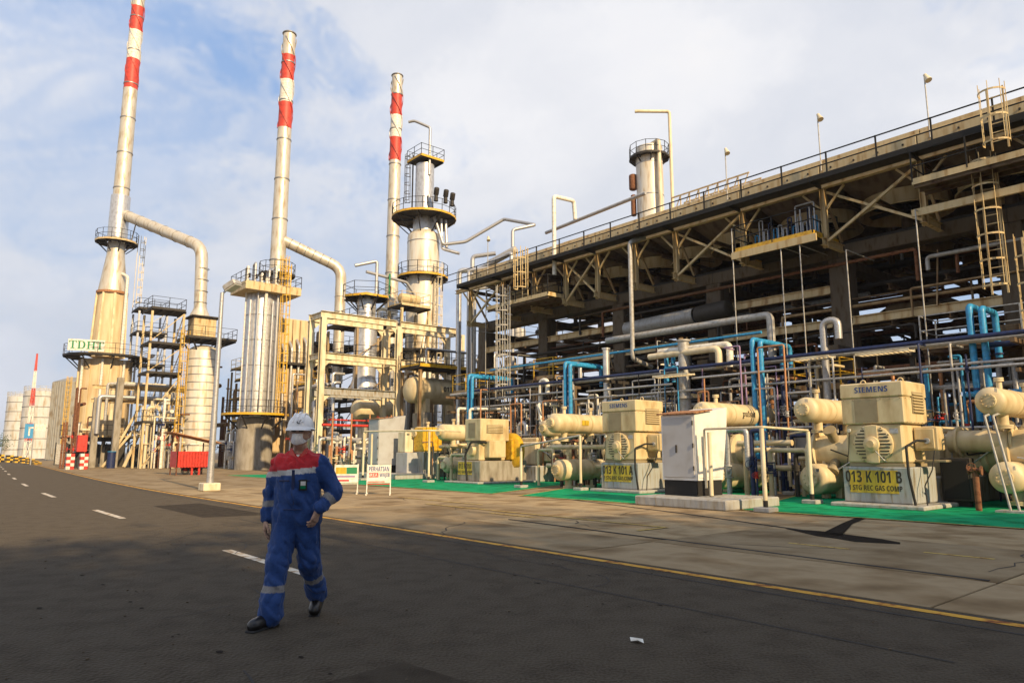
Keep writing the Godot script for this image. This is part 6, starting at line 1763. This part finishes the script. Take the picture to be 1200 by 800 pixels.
		var sh := part("shoe", s, "leather", t)
		var so := mb()
		so.box((a + b) / 2 - up.normalized() * 0.038, Vector3(0.098, 0.024, (b - a).length() + 0.085), MB.frame(d), 0.01)
		part("sole", so, "rubber", sh)
	# helmet
	var hc := Vector3(0, 1.655, 0.005)
	var hm := mb()
	var pr := [Vector2(0.128, -0.006), Vector2(0.13, 0.0), Vector2(0.122, 0.008)]
	for i in 9:
		var a := i / 8.0 * PI / 2
		pr.append(Vector2(0.117 * cos(a), 0.012 + 0.132 * sin(a)))
	hm.lathe(hc, Vector3(0, 1, -0.06), pr, 32)
	for k in 5:
		# crown ribs
		var x := (k - 2) * 0.022
		for i in 7:
			var a := lerpf(0.35, PI - 0.35, i / 7.0)
			var b := lerpf(0.35, PI - 0.35, (i + 1) / 7.0)
			var rr := 0.124 - absf(x) * 0.25
			if absf(k - 2) != 1:
				hm.bar(hc + Vector3(x, 0.018 + sin(a) * (rr + 0.012), cos(a) * rr), hc + Vector3(x, 0.018 + sin(b) * (rr + 0.012), cos(b) * rr), 0.012, 0.012)
	var helm := part("hard_hat", hm, "helmet_white", t)
	var br := mb()
	for i in 12:
		var a0 := lerpf(-1.15, 1.15, i / 12.0)
		var a1 := lerpf(-1.15, 1.15, (i + 1) / 12.0)
		var e0 := 0.118 + 0.052 * pow(cos(a0 / 1.15 * PI / 2), 0.7)
		var e1 := 0.118 + 0.052 * pow(maxf(cos(a1 / 1.15 * PI / 2), 0.0), 0.7)
		br.slab([hc + Vector3(sin(a0) * 0.112, 0.006, cos(a0) * 0.112), hc + Vector3(sin(a1) * 0.112, 0.006, cos(a1) * 0.112), hc + Vector3(sin(a1) * e1, -0.014, cos(a1) * e1), hc + Vector3(sin(a0) * e0, -0.014, cos(a0) * e0)], Vector3(0, 0.005, 0))
	part("brim", br, "helmet_white", helm)
	var em := mb()
	var ep := hc + Vector3(0.015, 0.062, 0.119)
	for i in 7:
		var a := lerpf(2.2, 5.4, i / 7.0)
		var b := lerpf(2.2, 5.4, (i + 1) / 7.0)
		em.bar(ep + Vector3(cos(a) * 0.016, sin(a) * 0.013, -0.001), ep + Vector3(cos(b) * 0.016, sin(b) * 0.013, -0.001), 0.004, 0.007)
	em.bar(ep + Vector3(0.004, 0.0, 0), ep + Vector3(0.02, 0.02, -0.006), 0.004, 0.006)
	part("emblem", em, "dark_steel", helm)
	# face mask with a vertical fold
	var mk := mb()
	var grid := []
	for i in 13:
		for j in 9:
			var u := i / 6.0 - 1.0
			var v := j / 4.0 - 1.0
			var a := u * 1.25
			var bulge := 0.036 * pow(1.0 - absf(u), 0.8) * (1.0 - 0.55 * v * v)
			grid.append(Vector3(sin(a) * 0.077, 1.565 + v * 0.05 * (1.0 - 0.5 * u * u) + 0.012 * absf(u), 0.012 + cos(a) * 0.098 + bulge - 0.012 * (1.0 - v) * 0.5))
	for i in 12:
		for j in 8:
			var a: Vector3 = grid[i * 9 + j]
			var b: Vector3 = grid[i * 9 + 9 + j]
			var c: Vector3 = grid[i * 9 + 10 + j]
			var d: Vector3 = grid[i * 9 + 1 + j]
			var nn := (b - a).cross(d - a).normalized()
			if nn.z < 0 and absf(nn.z) > 0.1:
				nn = -nn
			mk.quad(a, b, c, d, nn)
	for s in [-1.0, 1.0]:
		mk.pipe([Vector3(0.072 * s, 1.6, 0.05), Vector3(0.092 * s, 1.632, 0.0)], 0.0022, 5)
		mk.pipe([Vector3(0.072 * s, 1.555, 0.05), Vector3(0.09 * s, 1.58, 0.0)], 0.0022, 5)
	part("face_mask", mk, "mask_white", t)
	for s in [-1.0, 1.0]:
		part("eye", mb().drum(Vector3(0.031 * s, 1.622, 0.083), Vector3(0.031 * s, 1.622, 0.0885), 0.011, 10), "hair", t)
	# shirt collar flaps, chest badge, pockets, zip
	for s in [-1.0, 1.0]:
		part("collar_flap", mb().slab([Vector3(0.012 * s, 1.405, 0.052), Vector3(0.085 * s, 1.43, 0.02), Vector3(0.075 * s, 1.49, 0.012), Vector3(0.05 * s, 1.475, 0.04)], Vector3(0.004 * s, 0.004, 0.009)), "red", t)
		part("chest_pocket", mb().box(Vector3(0.085 * s, 1.205, 0.137), Vector3(0.1, 0.016, 0.008), Basis(Vector3.UP, 0.25 * s), 0.003), "navy", t)
	part("zip_flap", mb().box(Vector3(0, 1.15, 0.158), Vector3(0.026, 0.3, 0.006), Basis(Vector3.RIGHT, 0.05), 0.002), "navy", t)
	var bd := part("id_badge", mb().box(Vector3(0.085, 1.17, 0.147), Vector3(0.068, 0.095, 0.008), Basis(Vector3.UP, 0.2), 0.003), "black", t)
	part("card", mb().box(Vector3(0.086, 1.183, 0.1525), Vector3(0.042, 0.036, 0.003), Basis(Vector3.UP, 0.2)), "white_paint", bd)
	part("card", mb().box(Vector3(0.086, 1.15, 0.1525), Vector3(0.042, 0.024, 0.003), Basis(Vector3.UP, 0.2)), "green_paint", bd)
	part("undershirt", mb().slab([Vector3(-0.018, 1.43, 0.041), Vector3(0.018, 1.43, 0.041), Vector3(0.0, 1.4, 0.05)], Vector3(0, 0.003, 0.006)), "white_paint", t)

# ---------------------------------------------------------------- mesh builder
class MB:
	var v := PackedVector3Array()
	var n := PackedVector3Array()
	var col := PackedColorArray()
	var ix := PackedInt32Array()
	var o := Vector3.ZERO

	func tri_(a: int, b: int, c: int) -> void:
		# front faces run clockwise
		var cr := (v[b] - v[a]).cross(v[c] - v[a])
		if cr.dot(n[a] + n[b] + n[c]) > 0.0:
			ix.append_array(PackedInt32Array([a, c, b]))
		else:
			ix.append_array(PackedInt32Array([a, b, c]))

	func quad(a: Vector3, b: Vector3, c: Vector3, d: Vector3, nn: Vector3) -> void:
		var s := v.size()
		v.append_array(PackedVector3Array([a - o, b - o, c - o, d - o]))
		n.append_array(PackedVector3Array([nn, nn, nn, nn]))
		tri_(s, s + 1, s + 2)
		tri_(s, s + 2, s + 3)

	func tri(a: Vector3, b: Vector3, c: Vector3, nn: Vector3) -> void:
		var s := v.size()
		v.append_array(PackedVector3Array([a - o, b - o, c - o]))
		n.append_array(PackedVector3Array([nn, nn, nn]))
		tri_(s, s + 1, s + 2)

	# box by centre, size, orientation and chamfer
	func box(c: Vector3, s: Vector3, bs := Basis(), ch := 0.0) -> MB:
		var h := s * 0.5
		var k: float = min(ch, min(h.x, min(h.y, h.z)) * 0.9)
		var ax := [bs.x, bs.y, bs.z]
		var hh := [h.x, h.y, h.z]
		for i in 3:
			var j := (i + 1) % 3
			var l := (i + 2) % 3
			for sg in [-1.0, 1.0]:
				var p: Vector3 = c + ax[i] * (hh[i] * sg)
				var u: Vector3 = ax[j] * (hh[j] - k)
				var w: Vector3 = ax[l] * (hh[l] - k)
				quad(p - u - w, p + u - w, p + u + w, p - u + w, ax[i] * sg)
		if k > 0.0:
			for i in 3:
				var j := (i + 1) % 3
				var l := (i + 2) % 3
				for s1 in [-1.0, 1.0]:
					for s2 in [-1.0, 1.0]:
						var e: Vector3 = ax[i] * (hh[i] - k)
						var p1: Vector3 = c + ax[j] * (hh[j] * s1) + ax[l] * ((hh[l] - k) * s2)
						var p2: Vector3 = c + ax[j] * ((hh[j] - k) * s1) + ax[l] * (hh[l] * s2)
						quad(p1 - e, p1 + e, p2 + e, p2 - e, (ax[j] * s1 + ax[l] * s2).normalized())
			for s1 in [-1.0, 1.0]:
				for s2 in [-1.0, 1.0]:
					for s3 in [-1.0, 1.0]:
						var q0: Vector3 = c + ax[0] * h.x * s1 + ax[1] * (h.y - k) * s2 + ax[2] * (h.z - k) * s3
						var q1: Vector3 = c + ax[0] * (h.x - k) * s1 + ax[1] * h.y * s2 + ax[2] * (h.z - k) * s3
						var q2: Vector3 = c + ax[0] * (h.x - k) * s1 + ax[1] * (h.y - k) * s2 + ax[2] * h.z * s3
						tri(q0, q1, q2, (ax[0] * s1 + ax[1] * s2 + ax[2] * s3).normalized())
		return self

	# box from its two extreme corners
	func bx(x0: float, x1: float, y0: float, y1: float, z0: float, z1: float, ch := 0.0) -> MB:
		return box(Vector3((x0 + x1) / 2, (y0 + y1) / 2, (z0 + z1) / 2), Vector3(absf(x1 - x0), absf(y1 - y0), absf(z1 - z0)), Basis(), ch)

	static func frame(d: Vector3) -> Basis:
		d = d.normalized()
		var up := Vector3.UP if absf(d.y) < 0.95 else Vector3.RIGHT
		var x := up.cross(d).normalized()
		return Basis(x, d.cross(x), d)

	# solid bar of width w (sideways) and height h
	func bar(a: Vector3, b: Vector3, w: float, h: float, ch := 0.0) -> MB:
		return box((a + b) / 2, Vector3(w, h, a.distance_to(b)), frame(b - a), ch)

	# rolled I section; the web stands in the section's own y
	func ibeam(a: Vector3, b: Vector3, w: float, h: float, t := 0.02) -> MB:
		var f := frame(b - a)
		var l := a.distance_to(b)
		var c := (a + b) / 2
		box(c + f.y * (h / 2 - t / 2), Vector3(w, t, l), f)
		box(c - f.y * (h / 2 - t / 2), Vector3(w, t, l), f)
		box(c, Vector3(t, h - 2 * t - 0.002, l), f)
		return self

	# surface of revolution: profile of (radius, height along dir)
	func lathe(c: Vector3, dir: Vector3, prof: Array, seg := 16) -> MB:
		var f := frame(dir)
		var m := prof.size()
		var sn := []
		for i in m - 1:
			var d: Vector2 = prof[i + 1] - prof[i]
			sn.append(Vector2(d.y, -d.x).normalized() if d.length() > 1e-6 else Vector2(1, 0))
		for i in m - 1:
			var na: Vector2 = sn[i]
			var nb: Vector2 = sn[i]
			if i > 0 and sn[i].dot(sn[i - 1]) > 0.72:
				na = (sn[i] + sn[i - 1]).normalized()
			if i < m - 2 and sn[i].dot(sn[i + 1]) > 0.72:
				nb = (sn[i] + sn[i + 1]).normalized()
			var base := v.size()
			for k in seg + 1:
				var a := TAU * k / seg
				var rad := f.x * cos(a) + f.y * sin(a)
				v.append(c + rad * prof[i].x + f.z * prof[i].y - o)
				n.append((rad * na.x + f.z * na.y).normalized())
				v.append(c + rad * prof[i + 1].x + f.z * prof[i + 1].y - o)
				n.append((rad * nb.x + f.z * nb.y).normalized())
			for k in seg:
				var q := base + 2 * k
				if prof[i].x > 1e-6:
					tri_(q, q + 2, q + 1)
				if prof[i + 1].x > 1e-6:
					tri_(q + 2, q + 3, q + 1)
		return self

	func cyl(a: Vector3, b: Vector3, r0: float, r1 := -1.0, seg := 12) -> MB:
		if r1 < 0:
			r1 = r0
		var l := a.distance_to(b)
		return lathe(a, b - a, [Vector2(0, 0), Vector2(r0, 0), Vector2(r1, l), Vector2(0, l)], seg)

	# vessel with dished heads
	func drum(a: Vector3, b: Vector3, r: float, seg := 24, head := 0.5) -> MB:
		var l := a.distance_to(b)
		var p := []
		for i in 6:
			var t := i / 6.0 * PI / 2
			p.append(Vector2(r * sin(t), -r * head * cos(t)))
		p.append(Vector2(r, 0))
		p.append(Vector2(r, l))
		for i in 6:
			var t := (5 - i) / 6.0 * PI / 2
			p.append(Vector2(r * sin(t), l + r * head * cos(t)))
		return lathe(a, b - a, p, seg)

	func torus(c: Vector3, axis: Vector3, R: float, r: float, seg := 24, sides := 6) -> MB:
		var f := frame(axis)
		var base := v.size()
		for k in seg + 1:
			var a := TAU * k / seg
			var rad := f.x * cos(a) + f.y * sin(a)
			for j in sides + 1:
				var b := TAU * j / sides
				var nn := rad * cos(b) + f.z * sin(b)
				v.append(c + rad * R + nn * r - o)
				n.append(nn)
		for k in seg:
			for j in sides:
				var q := base + k * (sides + 1) + j
				tri_(q, q + 1, q + sides + 2)
				tri_(q, q + sides + 2, q + sides + 1)
		return self

	# pipe along a polyline, corners turned as bends
	func pipe(pts: Array, r: float, seg := 8, bend := 1.6) -> MB:
		var p: Array = [pts[0]]
		for i in range(1, pts.size() - 1):
			var d0: Vector3 = pts[i] - pts[i - 1]
			var d1: Vector3 = pts[i + 1] - pts[i]
			var k: float = min(r * bend + 0.01, min(d0.length(), d1.length()) * 0.45)
			var a: Vector3 = pts[i] - d0.normalized() * k
			var b: Vector3 = pts[i] + d1.normalized() * k
			for t in 5:
				var s: float = t / 4.0
				p.append(a.lerp(pts[i], s).lerp(pts[i].lerp(b, s), s))
		p.append(pts[-1])
		var f := frame(p[1] - p[0])
		var base := v.size()
		var m := p.size()
		for i in m:
			var t: Vector3
			if i == 0:
				t = p[1] - p[0]
			elif i == m - 1:
				t = p[i] - p[i - 1]
			else:
				t = (p[i + 1] - p[i]).normalized() + (p[i] - p[i - 1]).normalized()
			t = t.normalized()
			var x := (f.x - t * f.x.dot(t)).normalized()
			f = Basis(x, t.cross(x), t)
			for k in seg + 1:
				var a := TAU * k / seg
				var nn := f.x * cos(a) + f.y * sin(a)
				v.append(p[i] + nn * r - o)
				n.append(nn)
		for i in m - 1:
			for k in seg:
				var q := base + i * (seg + 1) + k
				tri_(q, q + 1, q + seg + 2)
				tri_(q, q + seg + 2, q + seg + 1)
		for e in [0, m - 1]:
			var nn: Vector3 = (p[0] - p[1]).normalized() if e == 0 else (p[m - 1] - p[m - 2]).normalized()
			var s := v.size()
			v.append(p[e] - o)
			n.append(nn)
			for k in seg + 1:
				v.append(v[base + e * (seg + 1) + k])
				n.append(nn)
			for k in seg:
				tri_(s, s + 1 + k, s + 2 + k)
		return self

	# flat polygon (convex, in order) given thickness along an offset vector
	func slab(pts: Array, off: Vector3) -> MB:
		var c := Vector3.ZERO
		for q in pts:
			c += q
		c /= pts.size()
		var nn := off.normalized()
		for i in pts.size():
			var a: Vector3 = pts[i]
			var b: Vector3 = pts[(i + 1) % pts.size()]
			tri(c, a, b, -nn)
			tri(c + off, a + off, b + off, nn)
			var sd := (b - a).cross(nn).normalized()
			if sd.dot((a + b) / 2 - c) < 0:
				sd = -sd
			quad(a, b, b + off, a + off, sd)
		return self

	# guard rail along a path: posts, top rail, mid rail
	func rail(pts: Array, h := 1.1, gap := 1.5, r := 0.025, closed := false) -> MB:
		var q := pts.duplicate()
		if closed:
			q.append(pts[0])
		for i in q.size() - 1:
			var a: Vector3 = q[i]
			var b: Vector3 = q[i + 1]
			for y in [h, h * 0.52]:
				bar(a + Vector3(0, y, 0), b + Vector3(0, y, 0), r * 1.6, r * 1.6)
			var k := maxi(1, roundi(a.distance_to(b) / gap))
			for j in k + (1 if i == q.size() - 2 and not closed else 0):
				var s: Vector3 = a.lerp(b, float(j) / k)
				bar(s, s + Vector3(0, h + r, 0), r * 2, r * 2)
		return self

	func mesh(mat: Material) -> ArrayMesh:
		var a := []
		a.resize(Mesh.ARRAY_MAX)
		a[Mesh.ARRAY_VERTEX] = v
		a[Mesh.ARRAY_NORMAL] = n
		if col.size():
			a[Mesh.ARRAY_COLOR] = col
		a[Mesh.ARRAY_INDEX] = ix
		var m := ArrayMesh.new()
		m.add_surface_from_arrays(Mesh.PRIMITIVE_TRIANGLES, a)
		m.surface_set_material(0, mat)
		return m


# ---------------------------------------------------------------- things and parts
func mb() -> MB:
	var m := MB.new()
	m.o = O
	return m


func numbered(s: String) -> String:
	used[s] = used.get(s, -1) + 1
	return s if used[s] == 0 else "%s_%03d" % [s, used[s]]


func thing(called: String, label: String, category: String, at: Vector3, group := "") -> Node3D:
	var o := Node3D.new()
	o.name = numbered(called)
	add_child(o)
	o.position = at
	o.set_meta("label", label)
	o.set_meta("category", category)
	if group:
		o.set_meta("group", group)
	O = at
	cur = o
	return o


func part(called: String, m: MB, mat, parent: Node3D = null, label := "") -> MeshInstance3D:
	var o := MeshInstance3D.new()
	o.name = called
	o.mesh = m.mesh(M[mat] if mat is String else mat)
	if label:
		o.set_meta("label", label)
	(parent if parent else cur).add_child(o, true)
	return o


func crumbs(called: String, m: MB, mat, parent: Node3D = null) -> void:
	# pieces too small to pick apart, joined
	part(called, m, mat, parent).set_meta("kind", "stuff")


func structure(called: String, m: MB, mat, kind := "structure") -> MeshInstance3D:
	var o := part(numbered(called), m, mat, self)
	o.set_meta("kind", kind)
	return o


func copy(src: Node3D, at: Vector3, label: String, turn := 0.0) -> Node3D:
	var c: Node3D = src.duplicate()
	c.name = numbered(String(src.name).rstrip("0123456789").trim_suffix("_"))
	add_child(c)
	c.position = at
	c.rotation.y = turn
	c.set_meta("label", label)
	return c


func text(called: String, s: String, at: Vector3, height: float, mat: String, turn: Vector3, parent: Node3D = null, font := "Droid Sans", squash := 1.0, bold := true) -> MeshInstance3D:
	var t := TextMesh.new()
	var f := SystemFont.new()
	f.font_names = PackedStringArray([font])
	if bold:
		f.font_weight = 700
	t.font = f
	t.text = s
	t.font_size = 64
	t.pixel_size = height / 46.0
	t.depth = 0.006
	t.curve_step = 2.0
	t.material = M[mat]
	var o := MeshInstance3D.new()
	o.name = called
	o.mesh = t
	(parent if parent else cur).add_child(o, true)
	o.position = at - O
	o.rotation = turn
	o.scale = Vector3(squash, 1, 1)
	return o


# ---------------------------------------------------------------- materials
func noise_tex(sd: int, freq: float, ramp: Array, oct := 4, px := 512, as_normal := false, bump := 4.0, type := FastNoiseLite.TYPE_SIMPLEX_SMOOTH) -> NoiseTexture2D:
	var f := FastNoiseLite.new()
	f.seed = sd
	f.noise_type = type
	f.frequency = freq
	f.fractal_octaves = oct
	var t := NoiseTexture2D.new()
	t.width = px
	t.height = px
	t.seamless = true
	t.noise = f
	if as_normal:
		t.as_normal_map = true
		t.bump_strength = bump
	elif ramp.size():
		var g := Gradient.new()
		var offs := PackedFloat32Array()
		var cols := PackedColorArray()
		for r in ramp:
			offs.append(r[0])
			cols.append(Color(r[1], r[2], r[3]))
		g.offsets = offs
		g.colors = cols
		t.color_ramp = g
	return t


func mat(key: String, lin: Color, rough := 0.6, metal := 0.0, tex := "", scale := Vector3.ONE * 0.5, nrm := "", nscale := 0.3) -> StandardMaterial3D:
	var m := StandardMaterial3D.new()
	m.albedo_color = lin.linear_to_srgb()
	m.roughness = rough
	m.metallic = metal
	if tex:
		m.albedo_texture = T[tex]
	if tex or nrm:
		m.uv1_triplanar = true
		m.uv1_world_triplanar = true
		m.uv1_scale = scale
	if nrm:
		m.normal_enabled = true
		m.normal_texture = T[nrm]
		m.normal_scale = nscale
	M[key] = m
	return m


func make_materials() -> void:
	T.grime = noise_tex(3, 0.012, [[0.0, 0.78, 0.72, 0.63], [0.4, 0.93, 0.91, 0.87], [0.62, 1.0, 1.0, 0.99], [1.0, 0.96, 0.95, 0.92]], 5)
	T.streak = noise_tex(8, 0.02, [[0.0, 0.62, 0.5, 0.36], [0.22, 0.86, 0.79, 0.68], [0.42, 0.97, 0.95, 0.91], [0.7, 1.0, 1.0, 0.99], [1.0, 0.93, 0.91, 0.88]], 5)
	T.rust = noise_tex(14, 0.014, [[0.0, 0.42, 0.24, 0.12], [0.2, 0.6, 0.42, 0.27], [0.36, 0.88, 0.81, 0.7], [0.6, 1.0, 0.98, 0.95], [1.0, 0.95, 0.92, 0.88]], 5)
	T.concrete = noise_tex(21, 0.018, [[0.0, 0.72, 0.69, 0.65], [0.4, 0.9, 0.89, 0.86], [0.65, 1.0, 1.0, 1.0], [1.0, 0.93, 0.92, 0.9]], 6)
	T.apron = noise_tex(33, 0.009, [[0.0, 0.68, 0.63, 0.58], [0.3, 0.86, 0.82, 0.77], [0.55, 1.0, 0.98, 0.95], [0.75, 0.93, 0.9, 0.86], [1.0, 1.02, 0.99, 0.94]], 6, 1024)
	T.asphalt = noise_tex(40, 0.02, [[0.0, 0.8, 0.79, 0.78], [0.42, 0.95, 0.94, 0.93], [0.6, 1.0, 1.0, 0.99], [1.0, 1.1, 1.07, 1.04]], 6, 1024)
	T.clad = noise_tex(50, 0.03, [[0.0, 0.78, 0.76, 0.74], [0.5, 0.95, 0.95, 0.95], [1.0, 1.0, 1.0, 1.0]], 3)
	T.soft = noise_tex(70, 0.006, [[0.0, 0.88, 0.86, 0.83], [0.45, 0.97, 0.96, 0.95], [1.0, 1.0, 1.0, 1.0]], 4)
	T.cloth = noise_tex(55, 0.02, [[0.0, 0.75, 0.75, 0.78], [0.5, 0.95, 0.95, 0.96], [1.0, 1.0, 1.0, 1.0]], 4)
	T.fine_n = noise_tex(60, 0.09, [], 3, 512, true, 3.0)
	T.coarse_n = noise_tex(61, 0.02, [], 4, 512, true, 6.0)
	T.grit_n = noise_tex(62, 0.22, [], 2, 1024, true, 5.0)
	var V := Vector3.ONE
	mat("ground", Color(0.13, 0.105, 0.075), 0.95, 0, "apron", V * 0.06, "coarse_n", 0.3)
	var road := mat("asphalt", Color(0.06, 0.049, 0.036), 0.92, 0, "asphalt", V * 0.11, "grit_n", 0.38)
	mat("asphalt_patch", Color(0.054, 0.044, 0.033), 0.92, 0, "asphalt", V * 0.17, "grit_n", 0.5).metallic_specular = 0.2
	road.metallic_specular = 0.2
	road.rim_enabled = true
	road.rim = 1.0
	road.rim_tint = 0.85
	for i in 3:
		mat("slab%d" % i, [Color(0.335, 0.265, 0.17), Color(0.285, 0.228, 0.148), Color(0.375, 0.298, 0.188)][i], 0.92, 0, "apron", V * [0.062, 0.053, 0.071][i], "coarse_n", 0.35)
	for k in ["slab0", "slab1", "slab2"]:
		M[k].metallic_specular = 0.2
	mat("joint", Color(0.03, 0.027, 0.025), 0.95)
	mat("oil", Color(0.024, 0.02, 0.017), 0.9, 0, "grime", V * 0.9).metallic_specular = 0.15
	mat("green_paint", Color(0.008, 0.31, 0.135), 0.85, 0, "concrete", V * 0.13, "coarse_n", 0.15)
	M.green_paint.metallic_specular = 0.2
	mat("yellow_line", Color(0.58, 0.33, 0.03), 0.8, 0, "rust", V * 0.45)
	mat("worn_yellow", Color(0.5, 0.38, 0.1), 0.85, 0, "rust", V * 0.9)
	mat("white_line", Color(0.6, 0.58, 0.53), 0.8, 0, "rust", V * 0.6)
	mat("cream", Color(0.66, 0.55, 0.35), 0.5, 0, "grime", Vector3(0.22, 0.1, 0.22), "coarse_n", 0.08)
	mat("cream_pale", Color(0.7, 0.62, 0.45), 0.5, 0, "grime", Vector3(0.3, 0.08, 0.3))
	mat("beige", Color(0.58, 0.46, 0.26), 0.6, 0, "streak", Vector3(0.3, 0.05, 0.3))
	mat("beige_old", Color(0.35, 0.26, 0.15), 0.7, 0, "rust", Vector3(0.2, 0.06, 0.2))
	mat("motor", Color(0.63, 0.51, 0.3), 0.5, 0, "grime", Vector3(0.25, 0.1, 0.25))
	mat("motor_dark", Color(0.3, 0.245, 0.145), 0.6, 0, "soft", V * 0.6)
	mat("slot", Color(0.05, 0.04, 0.025), 0.8)
	mat("plinth", Color(0.34, 0.36, 0.37), 0.75, 0, "streak", Vector3(0.5, 0.06, 0.5), "coarse_n", 0.15)
	mat("concrete", Color(0.33, 0.3, 0.25), 0.9, 0, "concrete", Vector3(0.25, 0.07, 0.25), "coarse_n", 0.25)
	mat("concrete_grey", Color(0.36, 0.36, 0.35), 0.9, 0, "streak", Vector3(0.4, 0.07, 0.4), "coarse_n", 0.25)
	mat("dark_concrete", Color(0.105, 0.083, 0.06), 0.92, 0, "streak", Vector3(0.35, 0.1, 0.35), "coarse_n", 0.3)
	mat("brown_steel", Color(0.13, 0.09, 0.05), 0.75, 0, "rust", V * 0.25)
	mat("dark_steel", Color(0.04, 0.035, 0.03), 0.65, 0.2, "grime", V * 0.5)
	mat("black", Color(0.01, 0.009, 0.008), 0.8)
	mat("galv", Color(0.5, 0.5, 0.5), 0.45, 0.55, "clad", V * 0.8)
	mat("grey_pipe", Color(0.42, 0.42, 0.42), 0.5, 0.2, "grime", V * 0.7)
	mat("clad", Color(0.66, 0.65, 0.63), 0.38, 0.65, "clad", Vector3(0.3, 0.12, 0.3), "coarse_n", 0.05)
	mat("clad_seam", Color(0.3, 0.29, 0.28), 0.5, 0.6)
	mat("white_vessel", Color(0.7, 0.67, 0.6), 0.45, 0.15, "streak", Vector3(0.2, 0.03, 0.2))
	mat("stack_metal", Color(0.62, 0.58, 0.5), 0.45, 0.35, "streak", Vector3(0.25, 0.05, 0.25))
	mat("heater", Color(0.66, 0.53, 0.33), 0.65, 0, "grime", Vector3(0.25, 0.03, 0.25))
	mat("heater_low", Color(0.56, 0.42, 0.24), 0.7, 0, "streak", Vector3(0.3, 0.04, 0.3))
	mat("tank", Color(0.27, 0.27, 0.26), 0.6, 0.1, "streak", Vector3(0.12, 0.04, 0.12))
	mat("tank_white", Color(0.56, 0.56, 0.55), 0.6, 0, "streak", Vector3(0.1, 0.02, 0.1))
	mat("red", Color(0.56, 0.035, 0.02), 0.5, 0, "grime", V * 0.5)
	mat("red_stack", Color(0.56, 0.05, 0.025), 0.55, 0, "grime", V * 0.3)
	mat("white_paint", Color(0.76, 0.74, 0.68), 0.5, 0, "grime", V * 0.6)
	mat("cabinet", Color(0.43, 0.44, 0.45), 0.5, 0, "soft", V * 0.3)
	mat("cabinet_white", Color(0.76, 0.75, 0.72), 0.5, 0, "soft", V * 0.4)
	mat("yellow", Color(0.66, 0.4, 0.02), 0.5, 0, "grime", V * 0.6)
	mat("blue", Color(0.035, 0.3, 0.62), 0.42, 0, "grime", V * 0.8)
	mat("navy", Color(0.012, 0.024, 0.1), 0.5, 0, "grime", V * 0.8)
	mat("rusty", Color(0.2, 0.09, 0.045), 0.85, 0, "rust", V * 0.7)
	mat("rust_top", Color(0.42, 0.22, 0.11), 0.8, 0, "rust", V * 1.2)
	mat("purple", Color(0.3, 0.2, 0.34), 0.5)
	mat("copper", Color(0.5, 0.25, 0.12), 0.5, 0.3, "grime", V * 0.9)
	mat("sign_green", Color(0.015, 0.2, 0.08), 0.6)
	mat("sign_blue", Color(0.03, 0.25, 0.5), 0.5)
	mat("sign_yellow", Color(0.6, 0.42, 0.03), 0.5, 0, "concrete", Vector3(0.6, 0.15, 0.6))
	mat("sign_ink", Color(0.03, 0.024, 0.014), 0.6)
	mat("sign_red", Color(0.5, 0.03, 0.03), 0.6)
	mat("name_blue", Color(0.03, 0.06, 0.2), 0.5)
	mat("skin", Color(0.5, 0.3, 0.2), 0.5)
	mat("mask_white", Color(0.84, 0.83, 0.81), 0.8, 0, "cloth", V * 9.0)
	mat("helmet_white", Color(0.86, 0.86, 0.86), 0.3)
	mat("leather", Color(0.012, 0.011, 0.011), 0.28)
	mat("rubber", Color(0.02, 0.02, 0.02), 0.8)
	mat("hair", Color(0.01, 0.008, 0.007), 0.6)
	mat("bark", Color(0.09, 0.06, 0.04), 0.9, 0, "grime", V * 2.0)
	mat("dark_hedge", Color(0.03, 0.035, 0.03), 0.9)
	var lf := mat("leaf", Color(0.06, 0.1, 0.025), 0.6)
	lf.backlight_enabled = true
	lf.backlight = Color(0.12, 0.2, 0.05)
	lf.cull_mode = BaseMaterial3D.CULL_DISABLED
	var suit := mat("suit", Color(1, 1, 1), 0.8, 0, "cloth", V * 3.0, "fine_n", 0.35)
	suit.vertex_color_use_as_albedo = true
	suit.rim_enabled = true
	suit.rim = 0.25
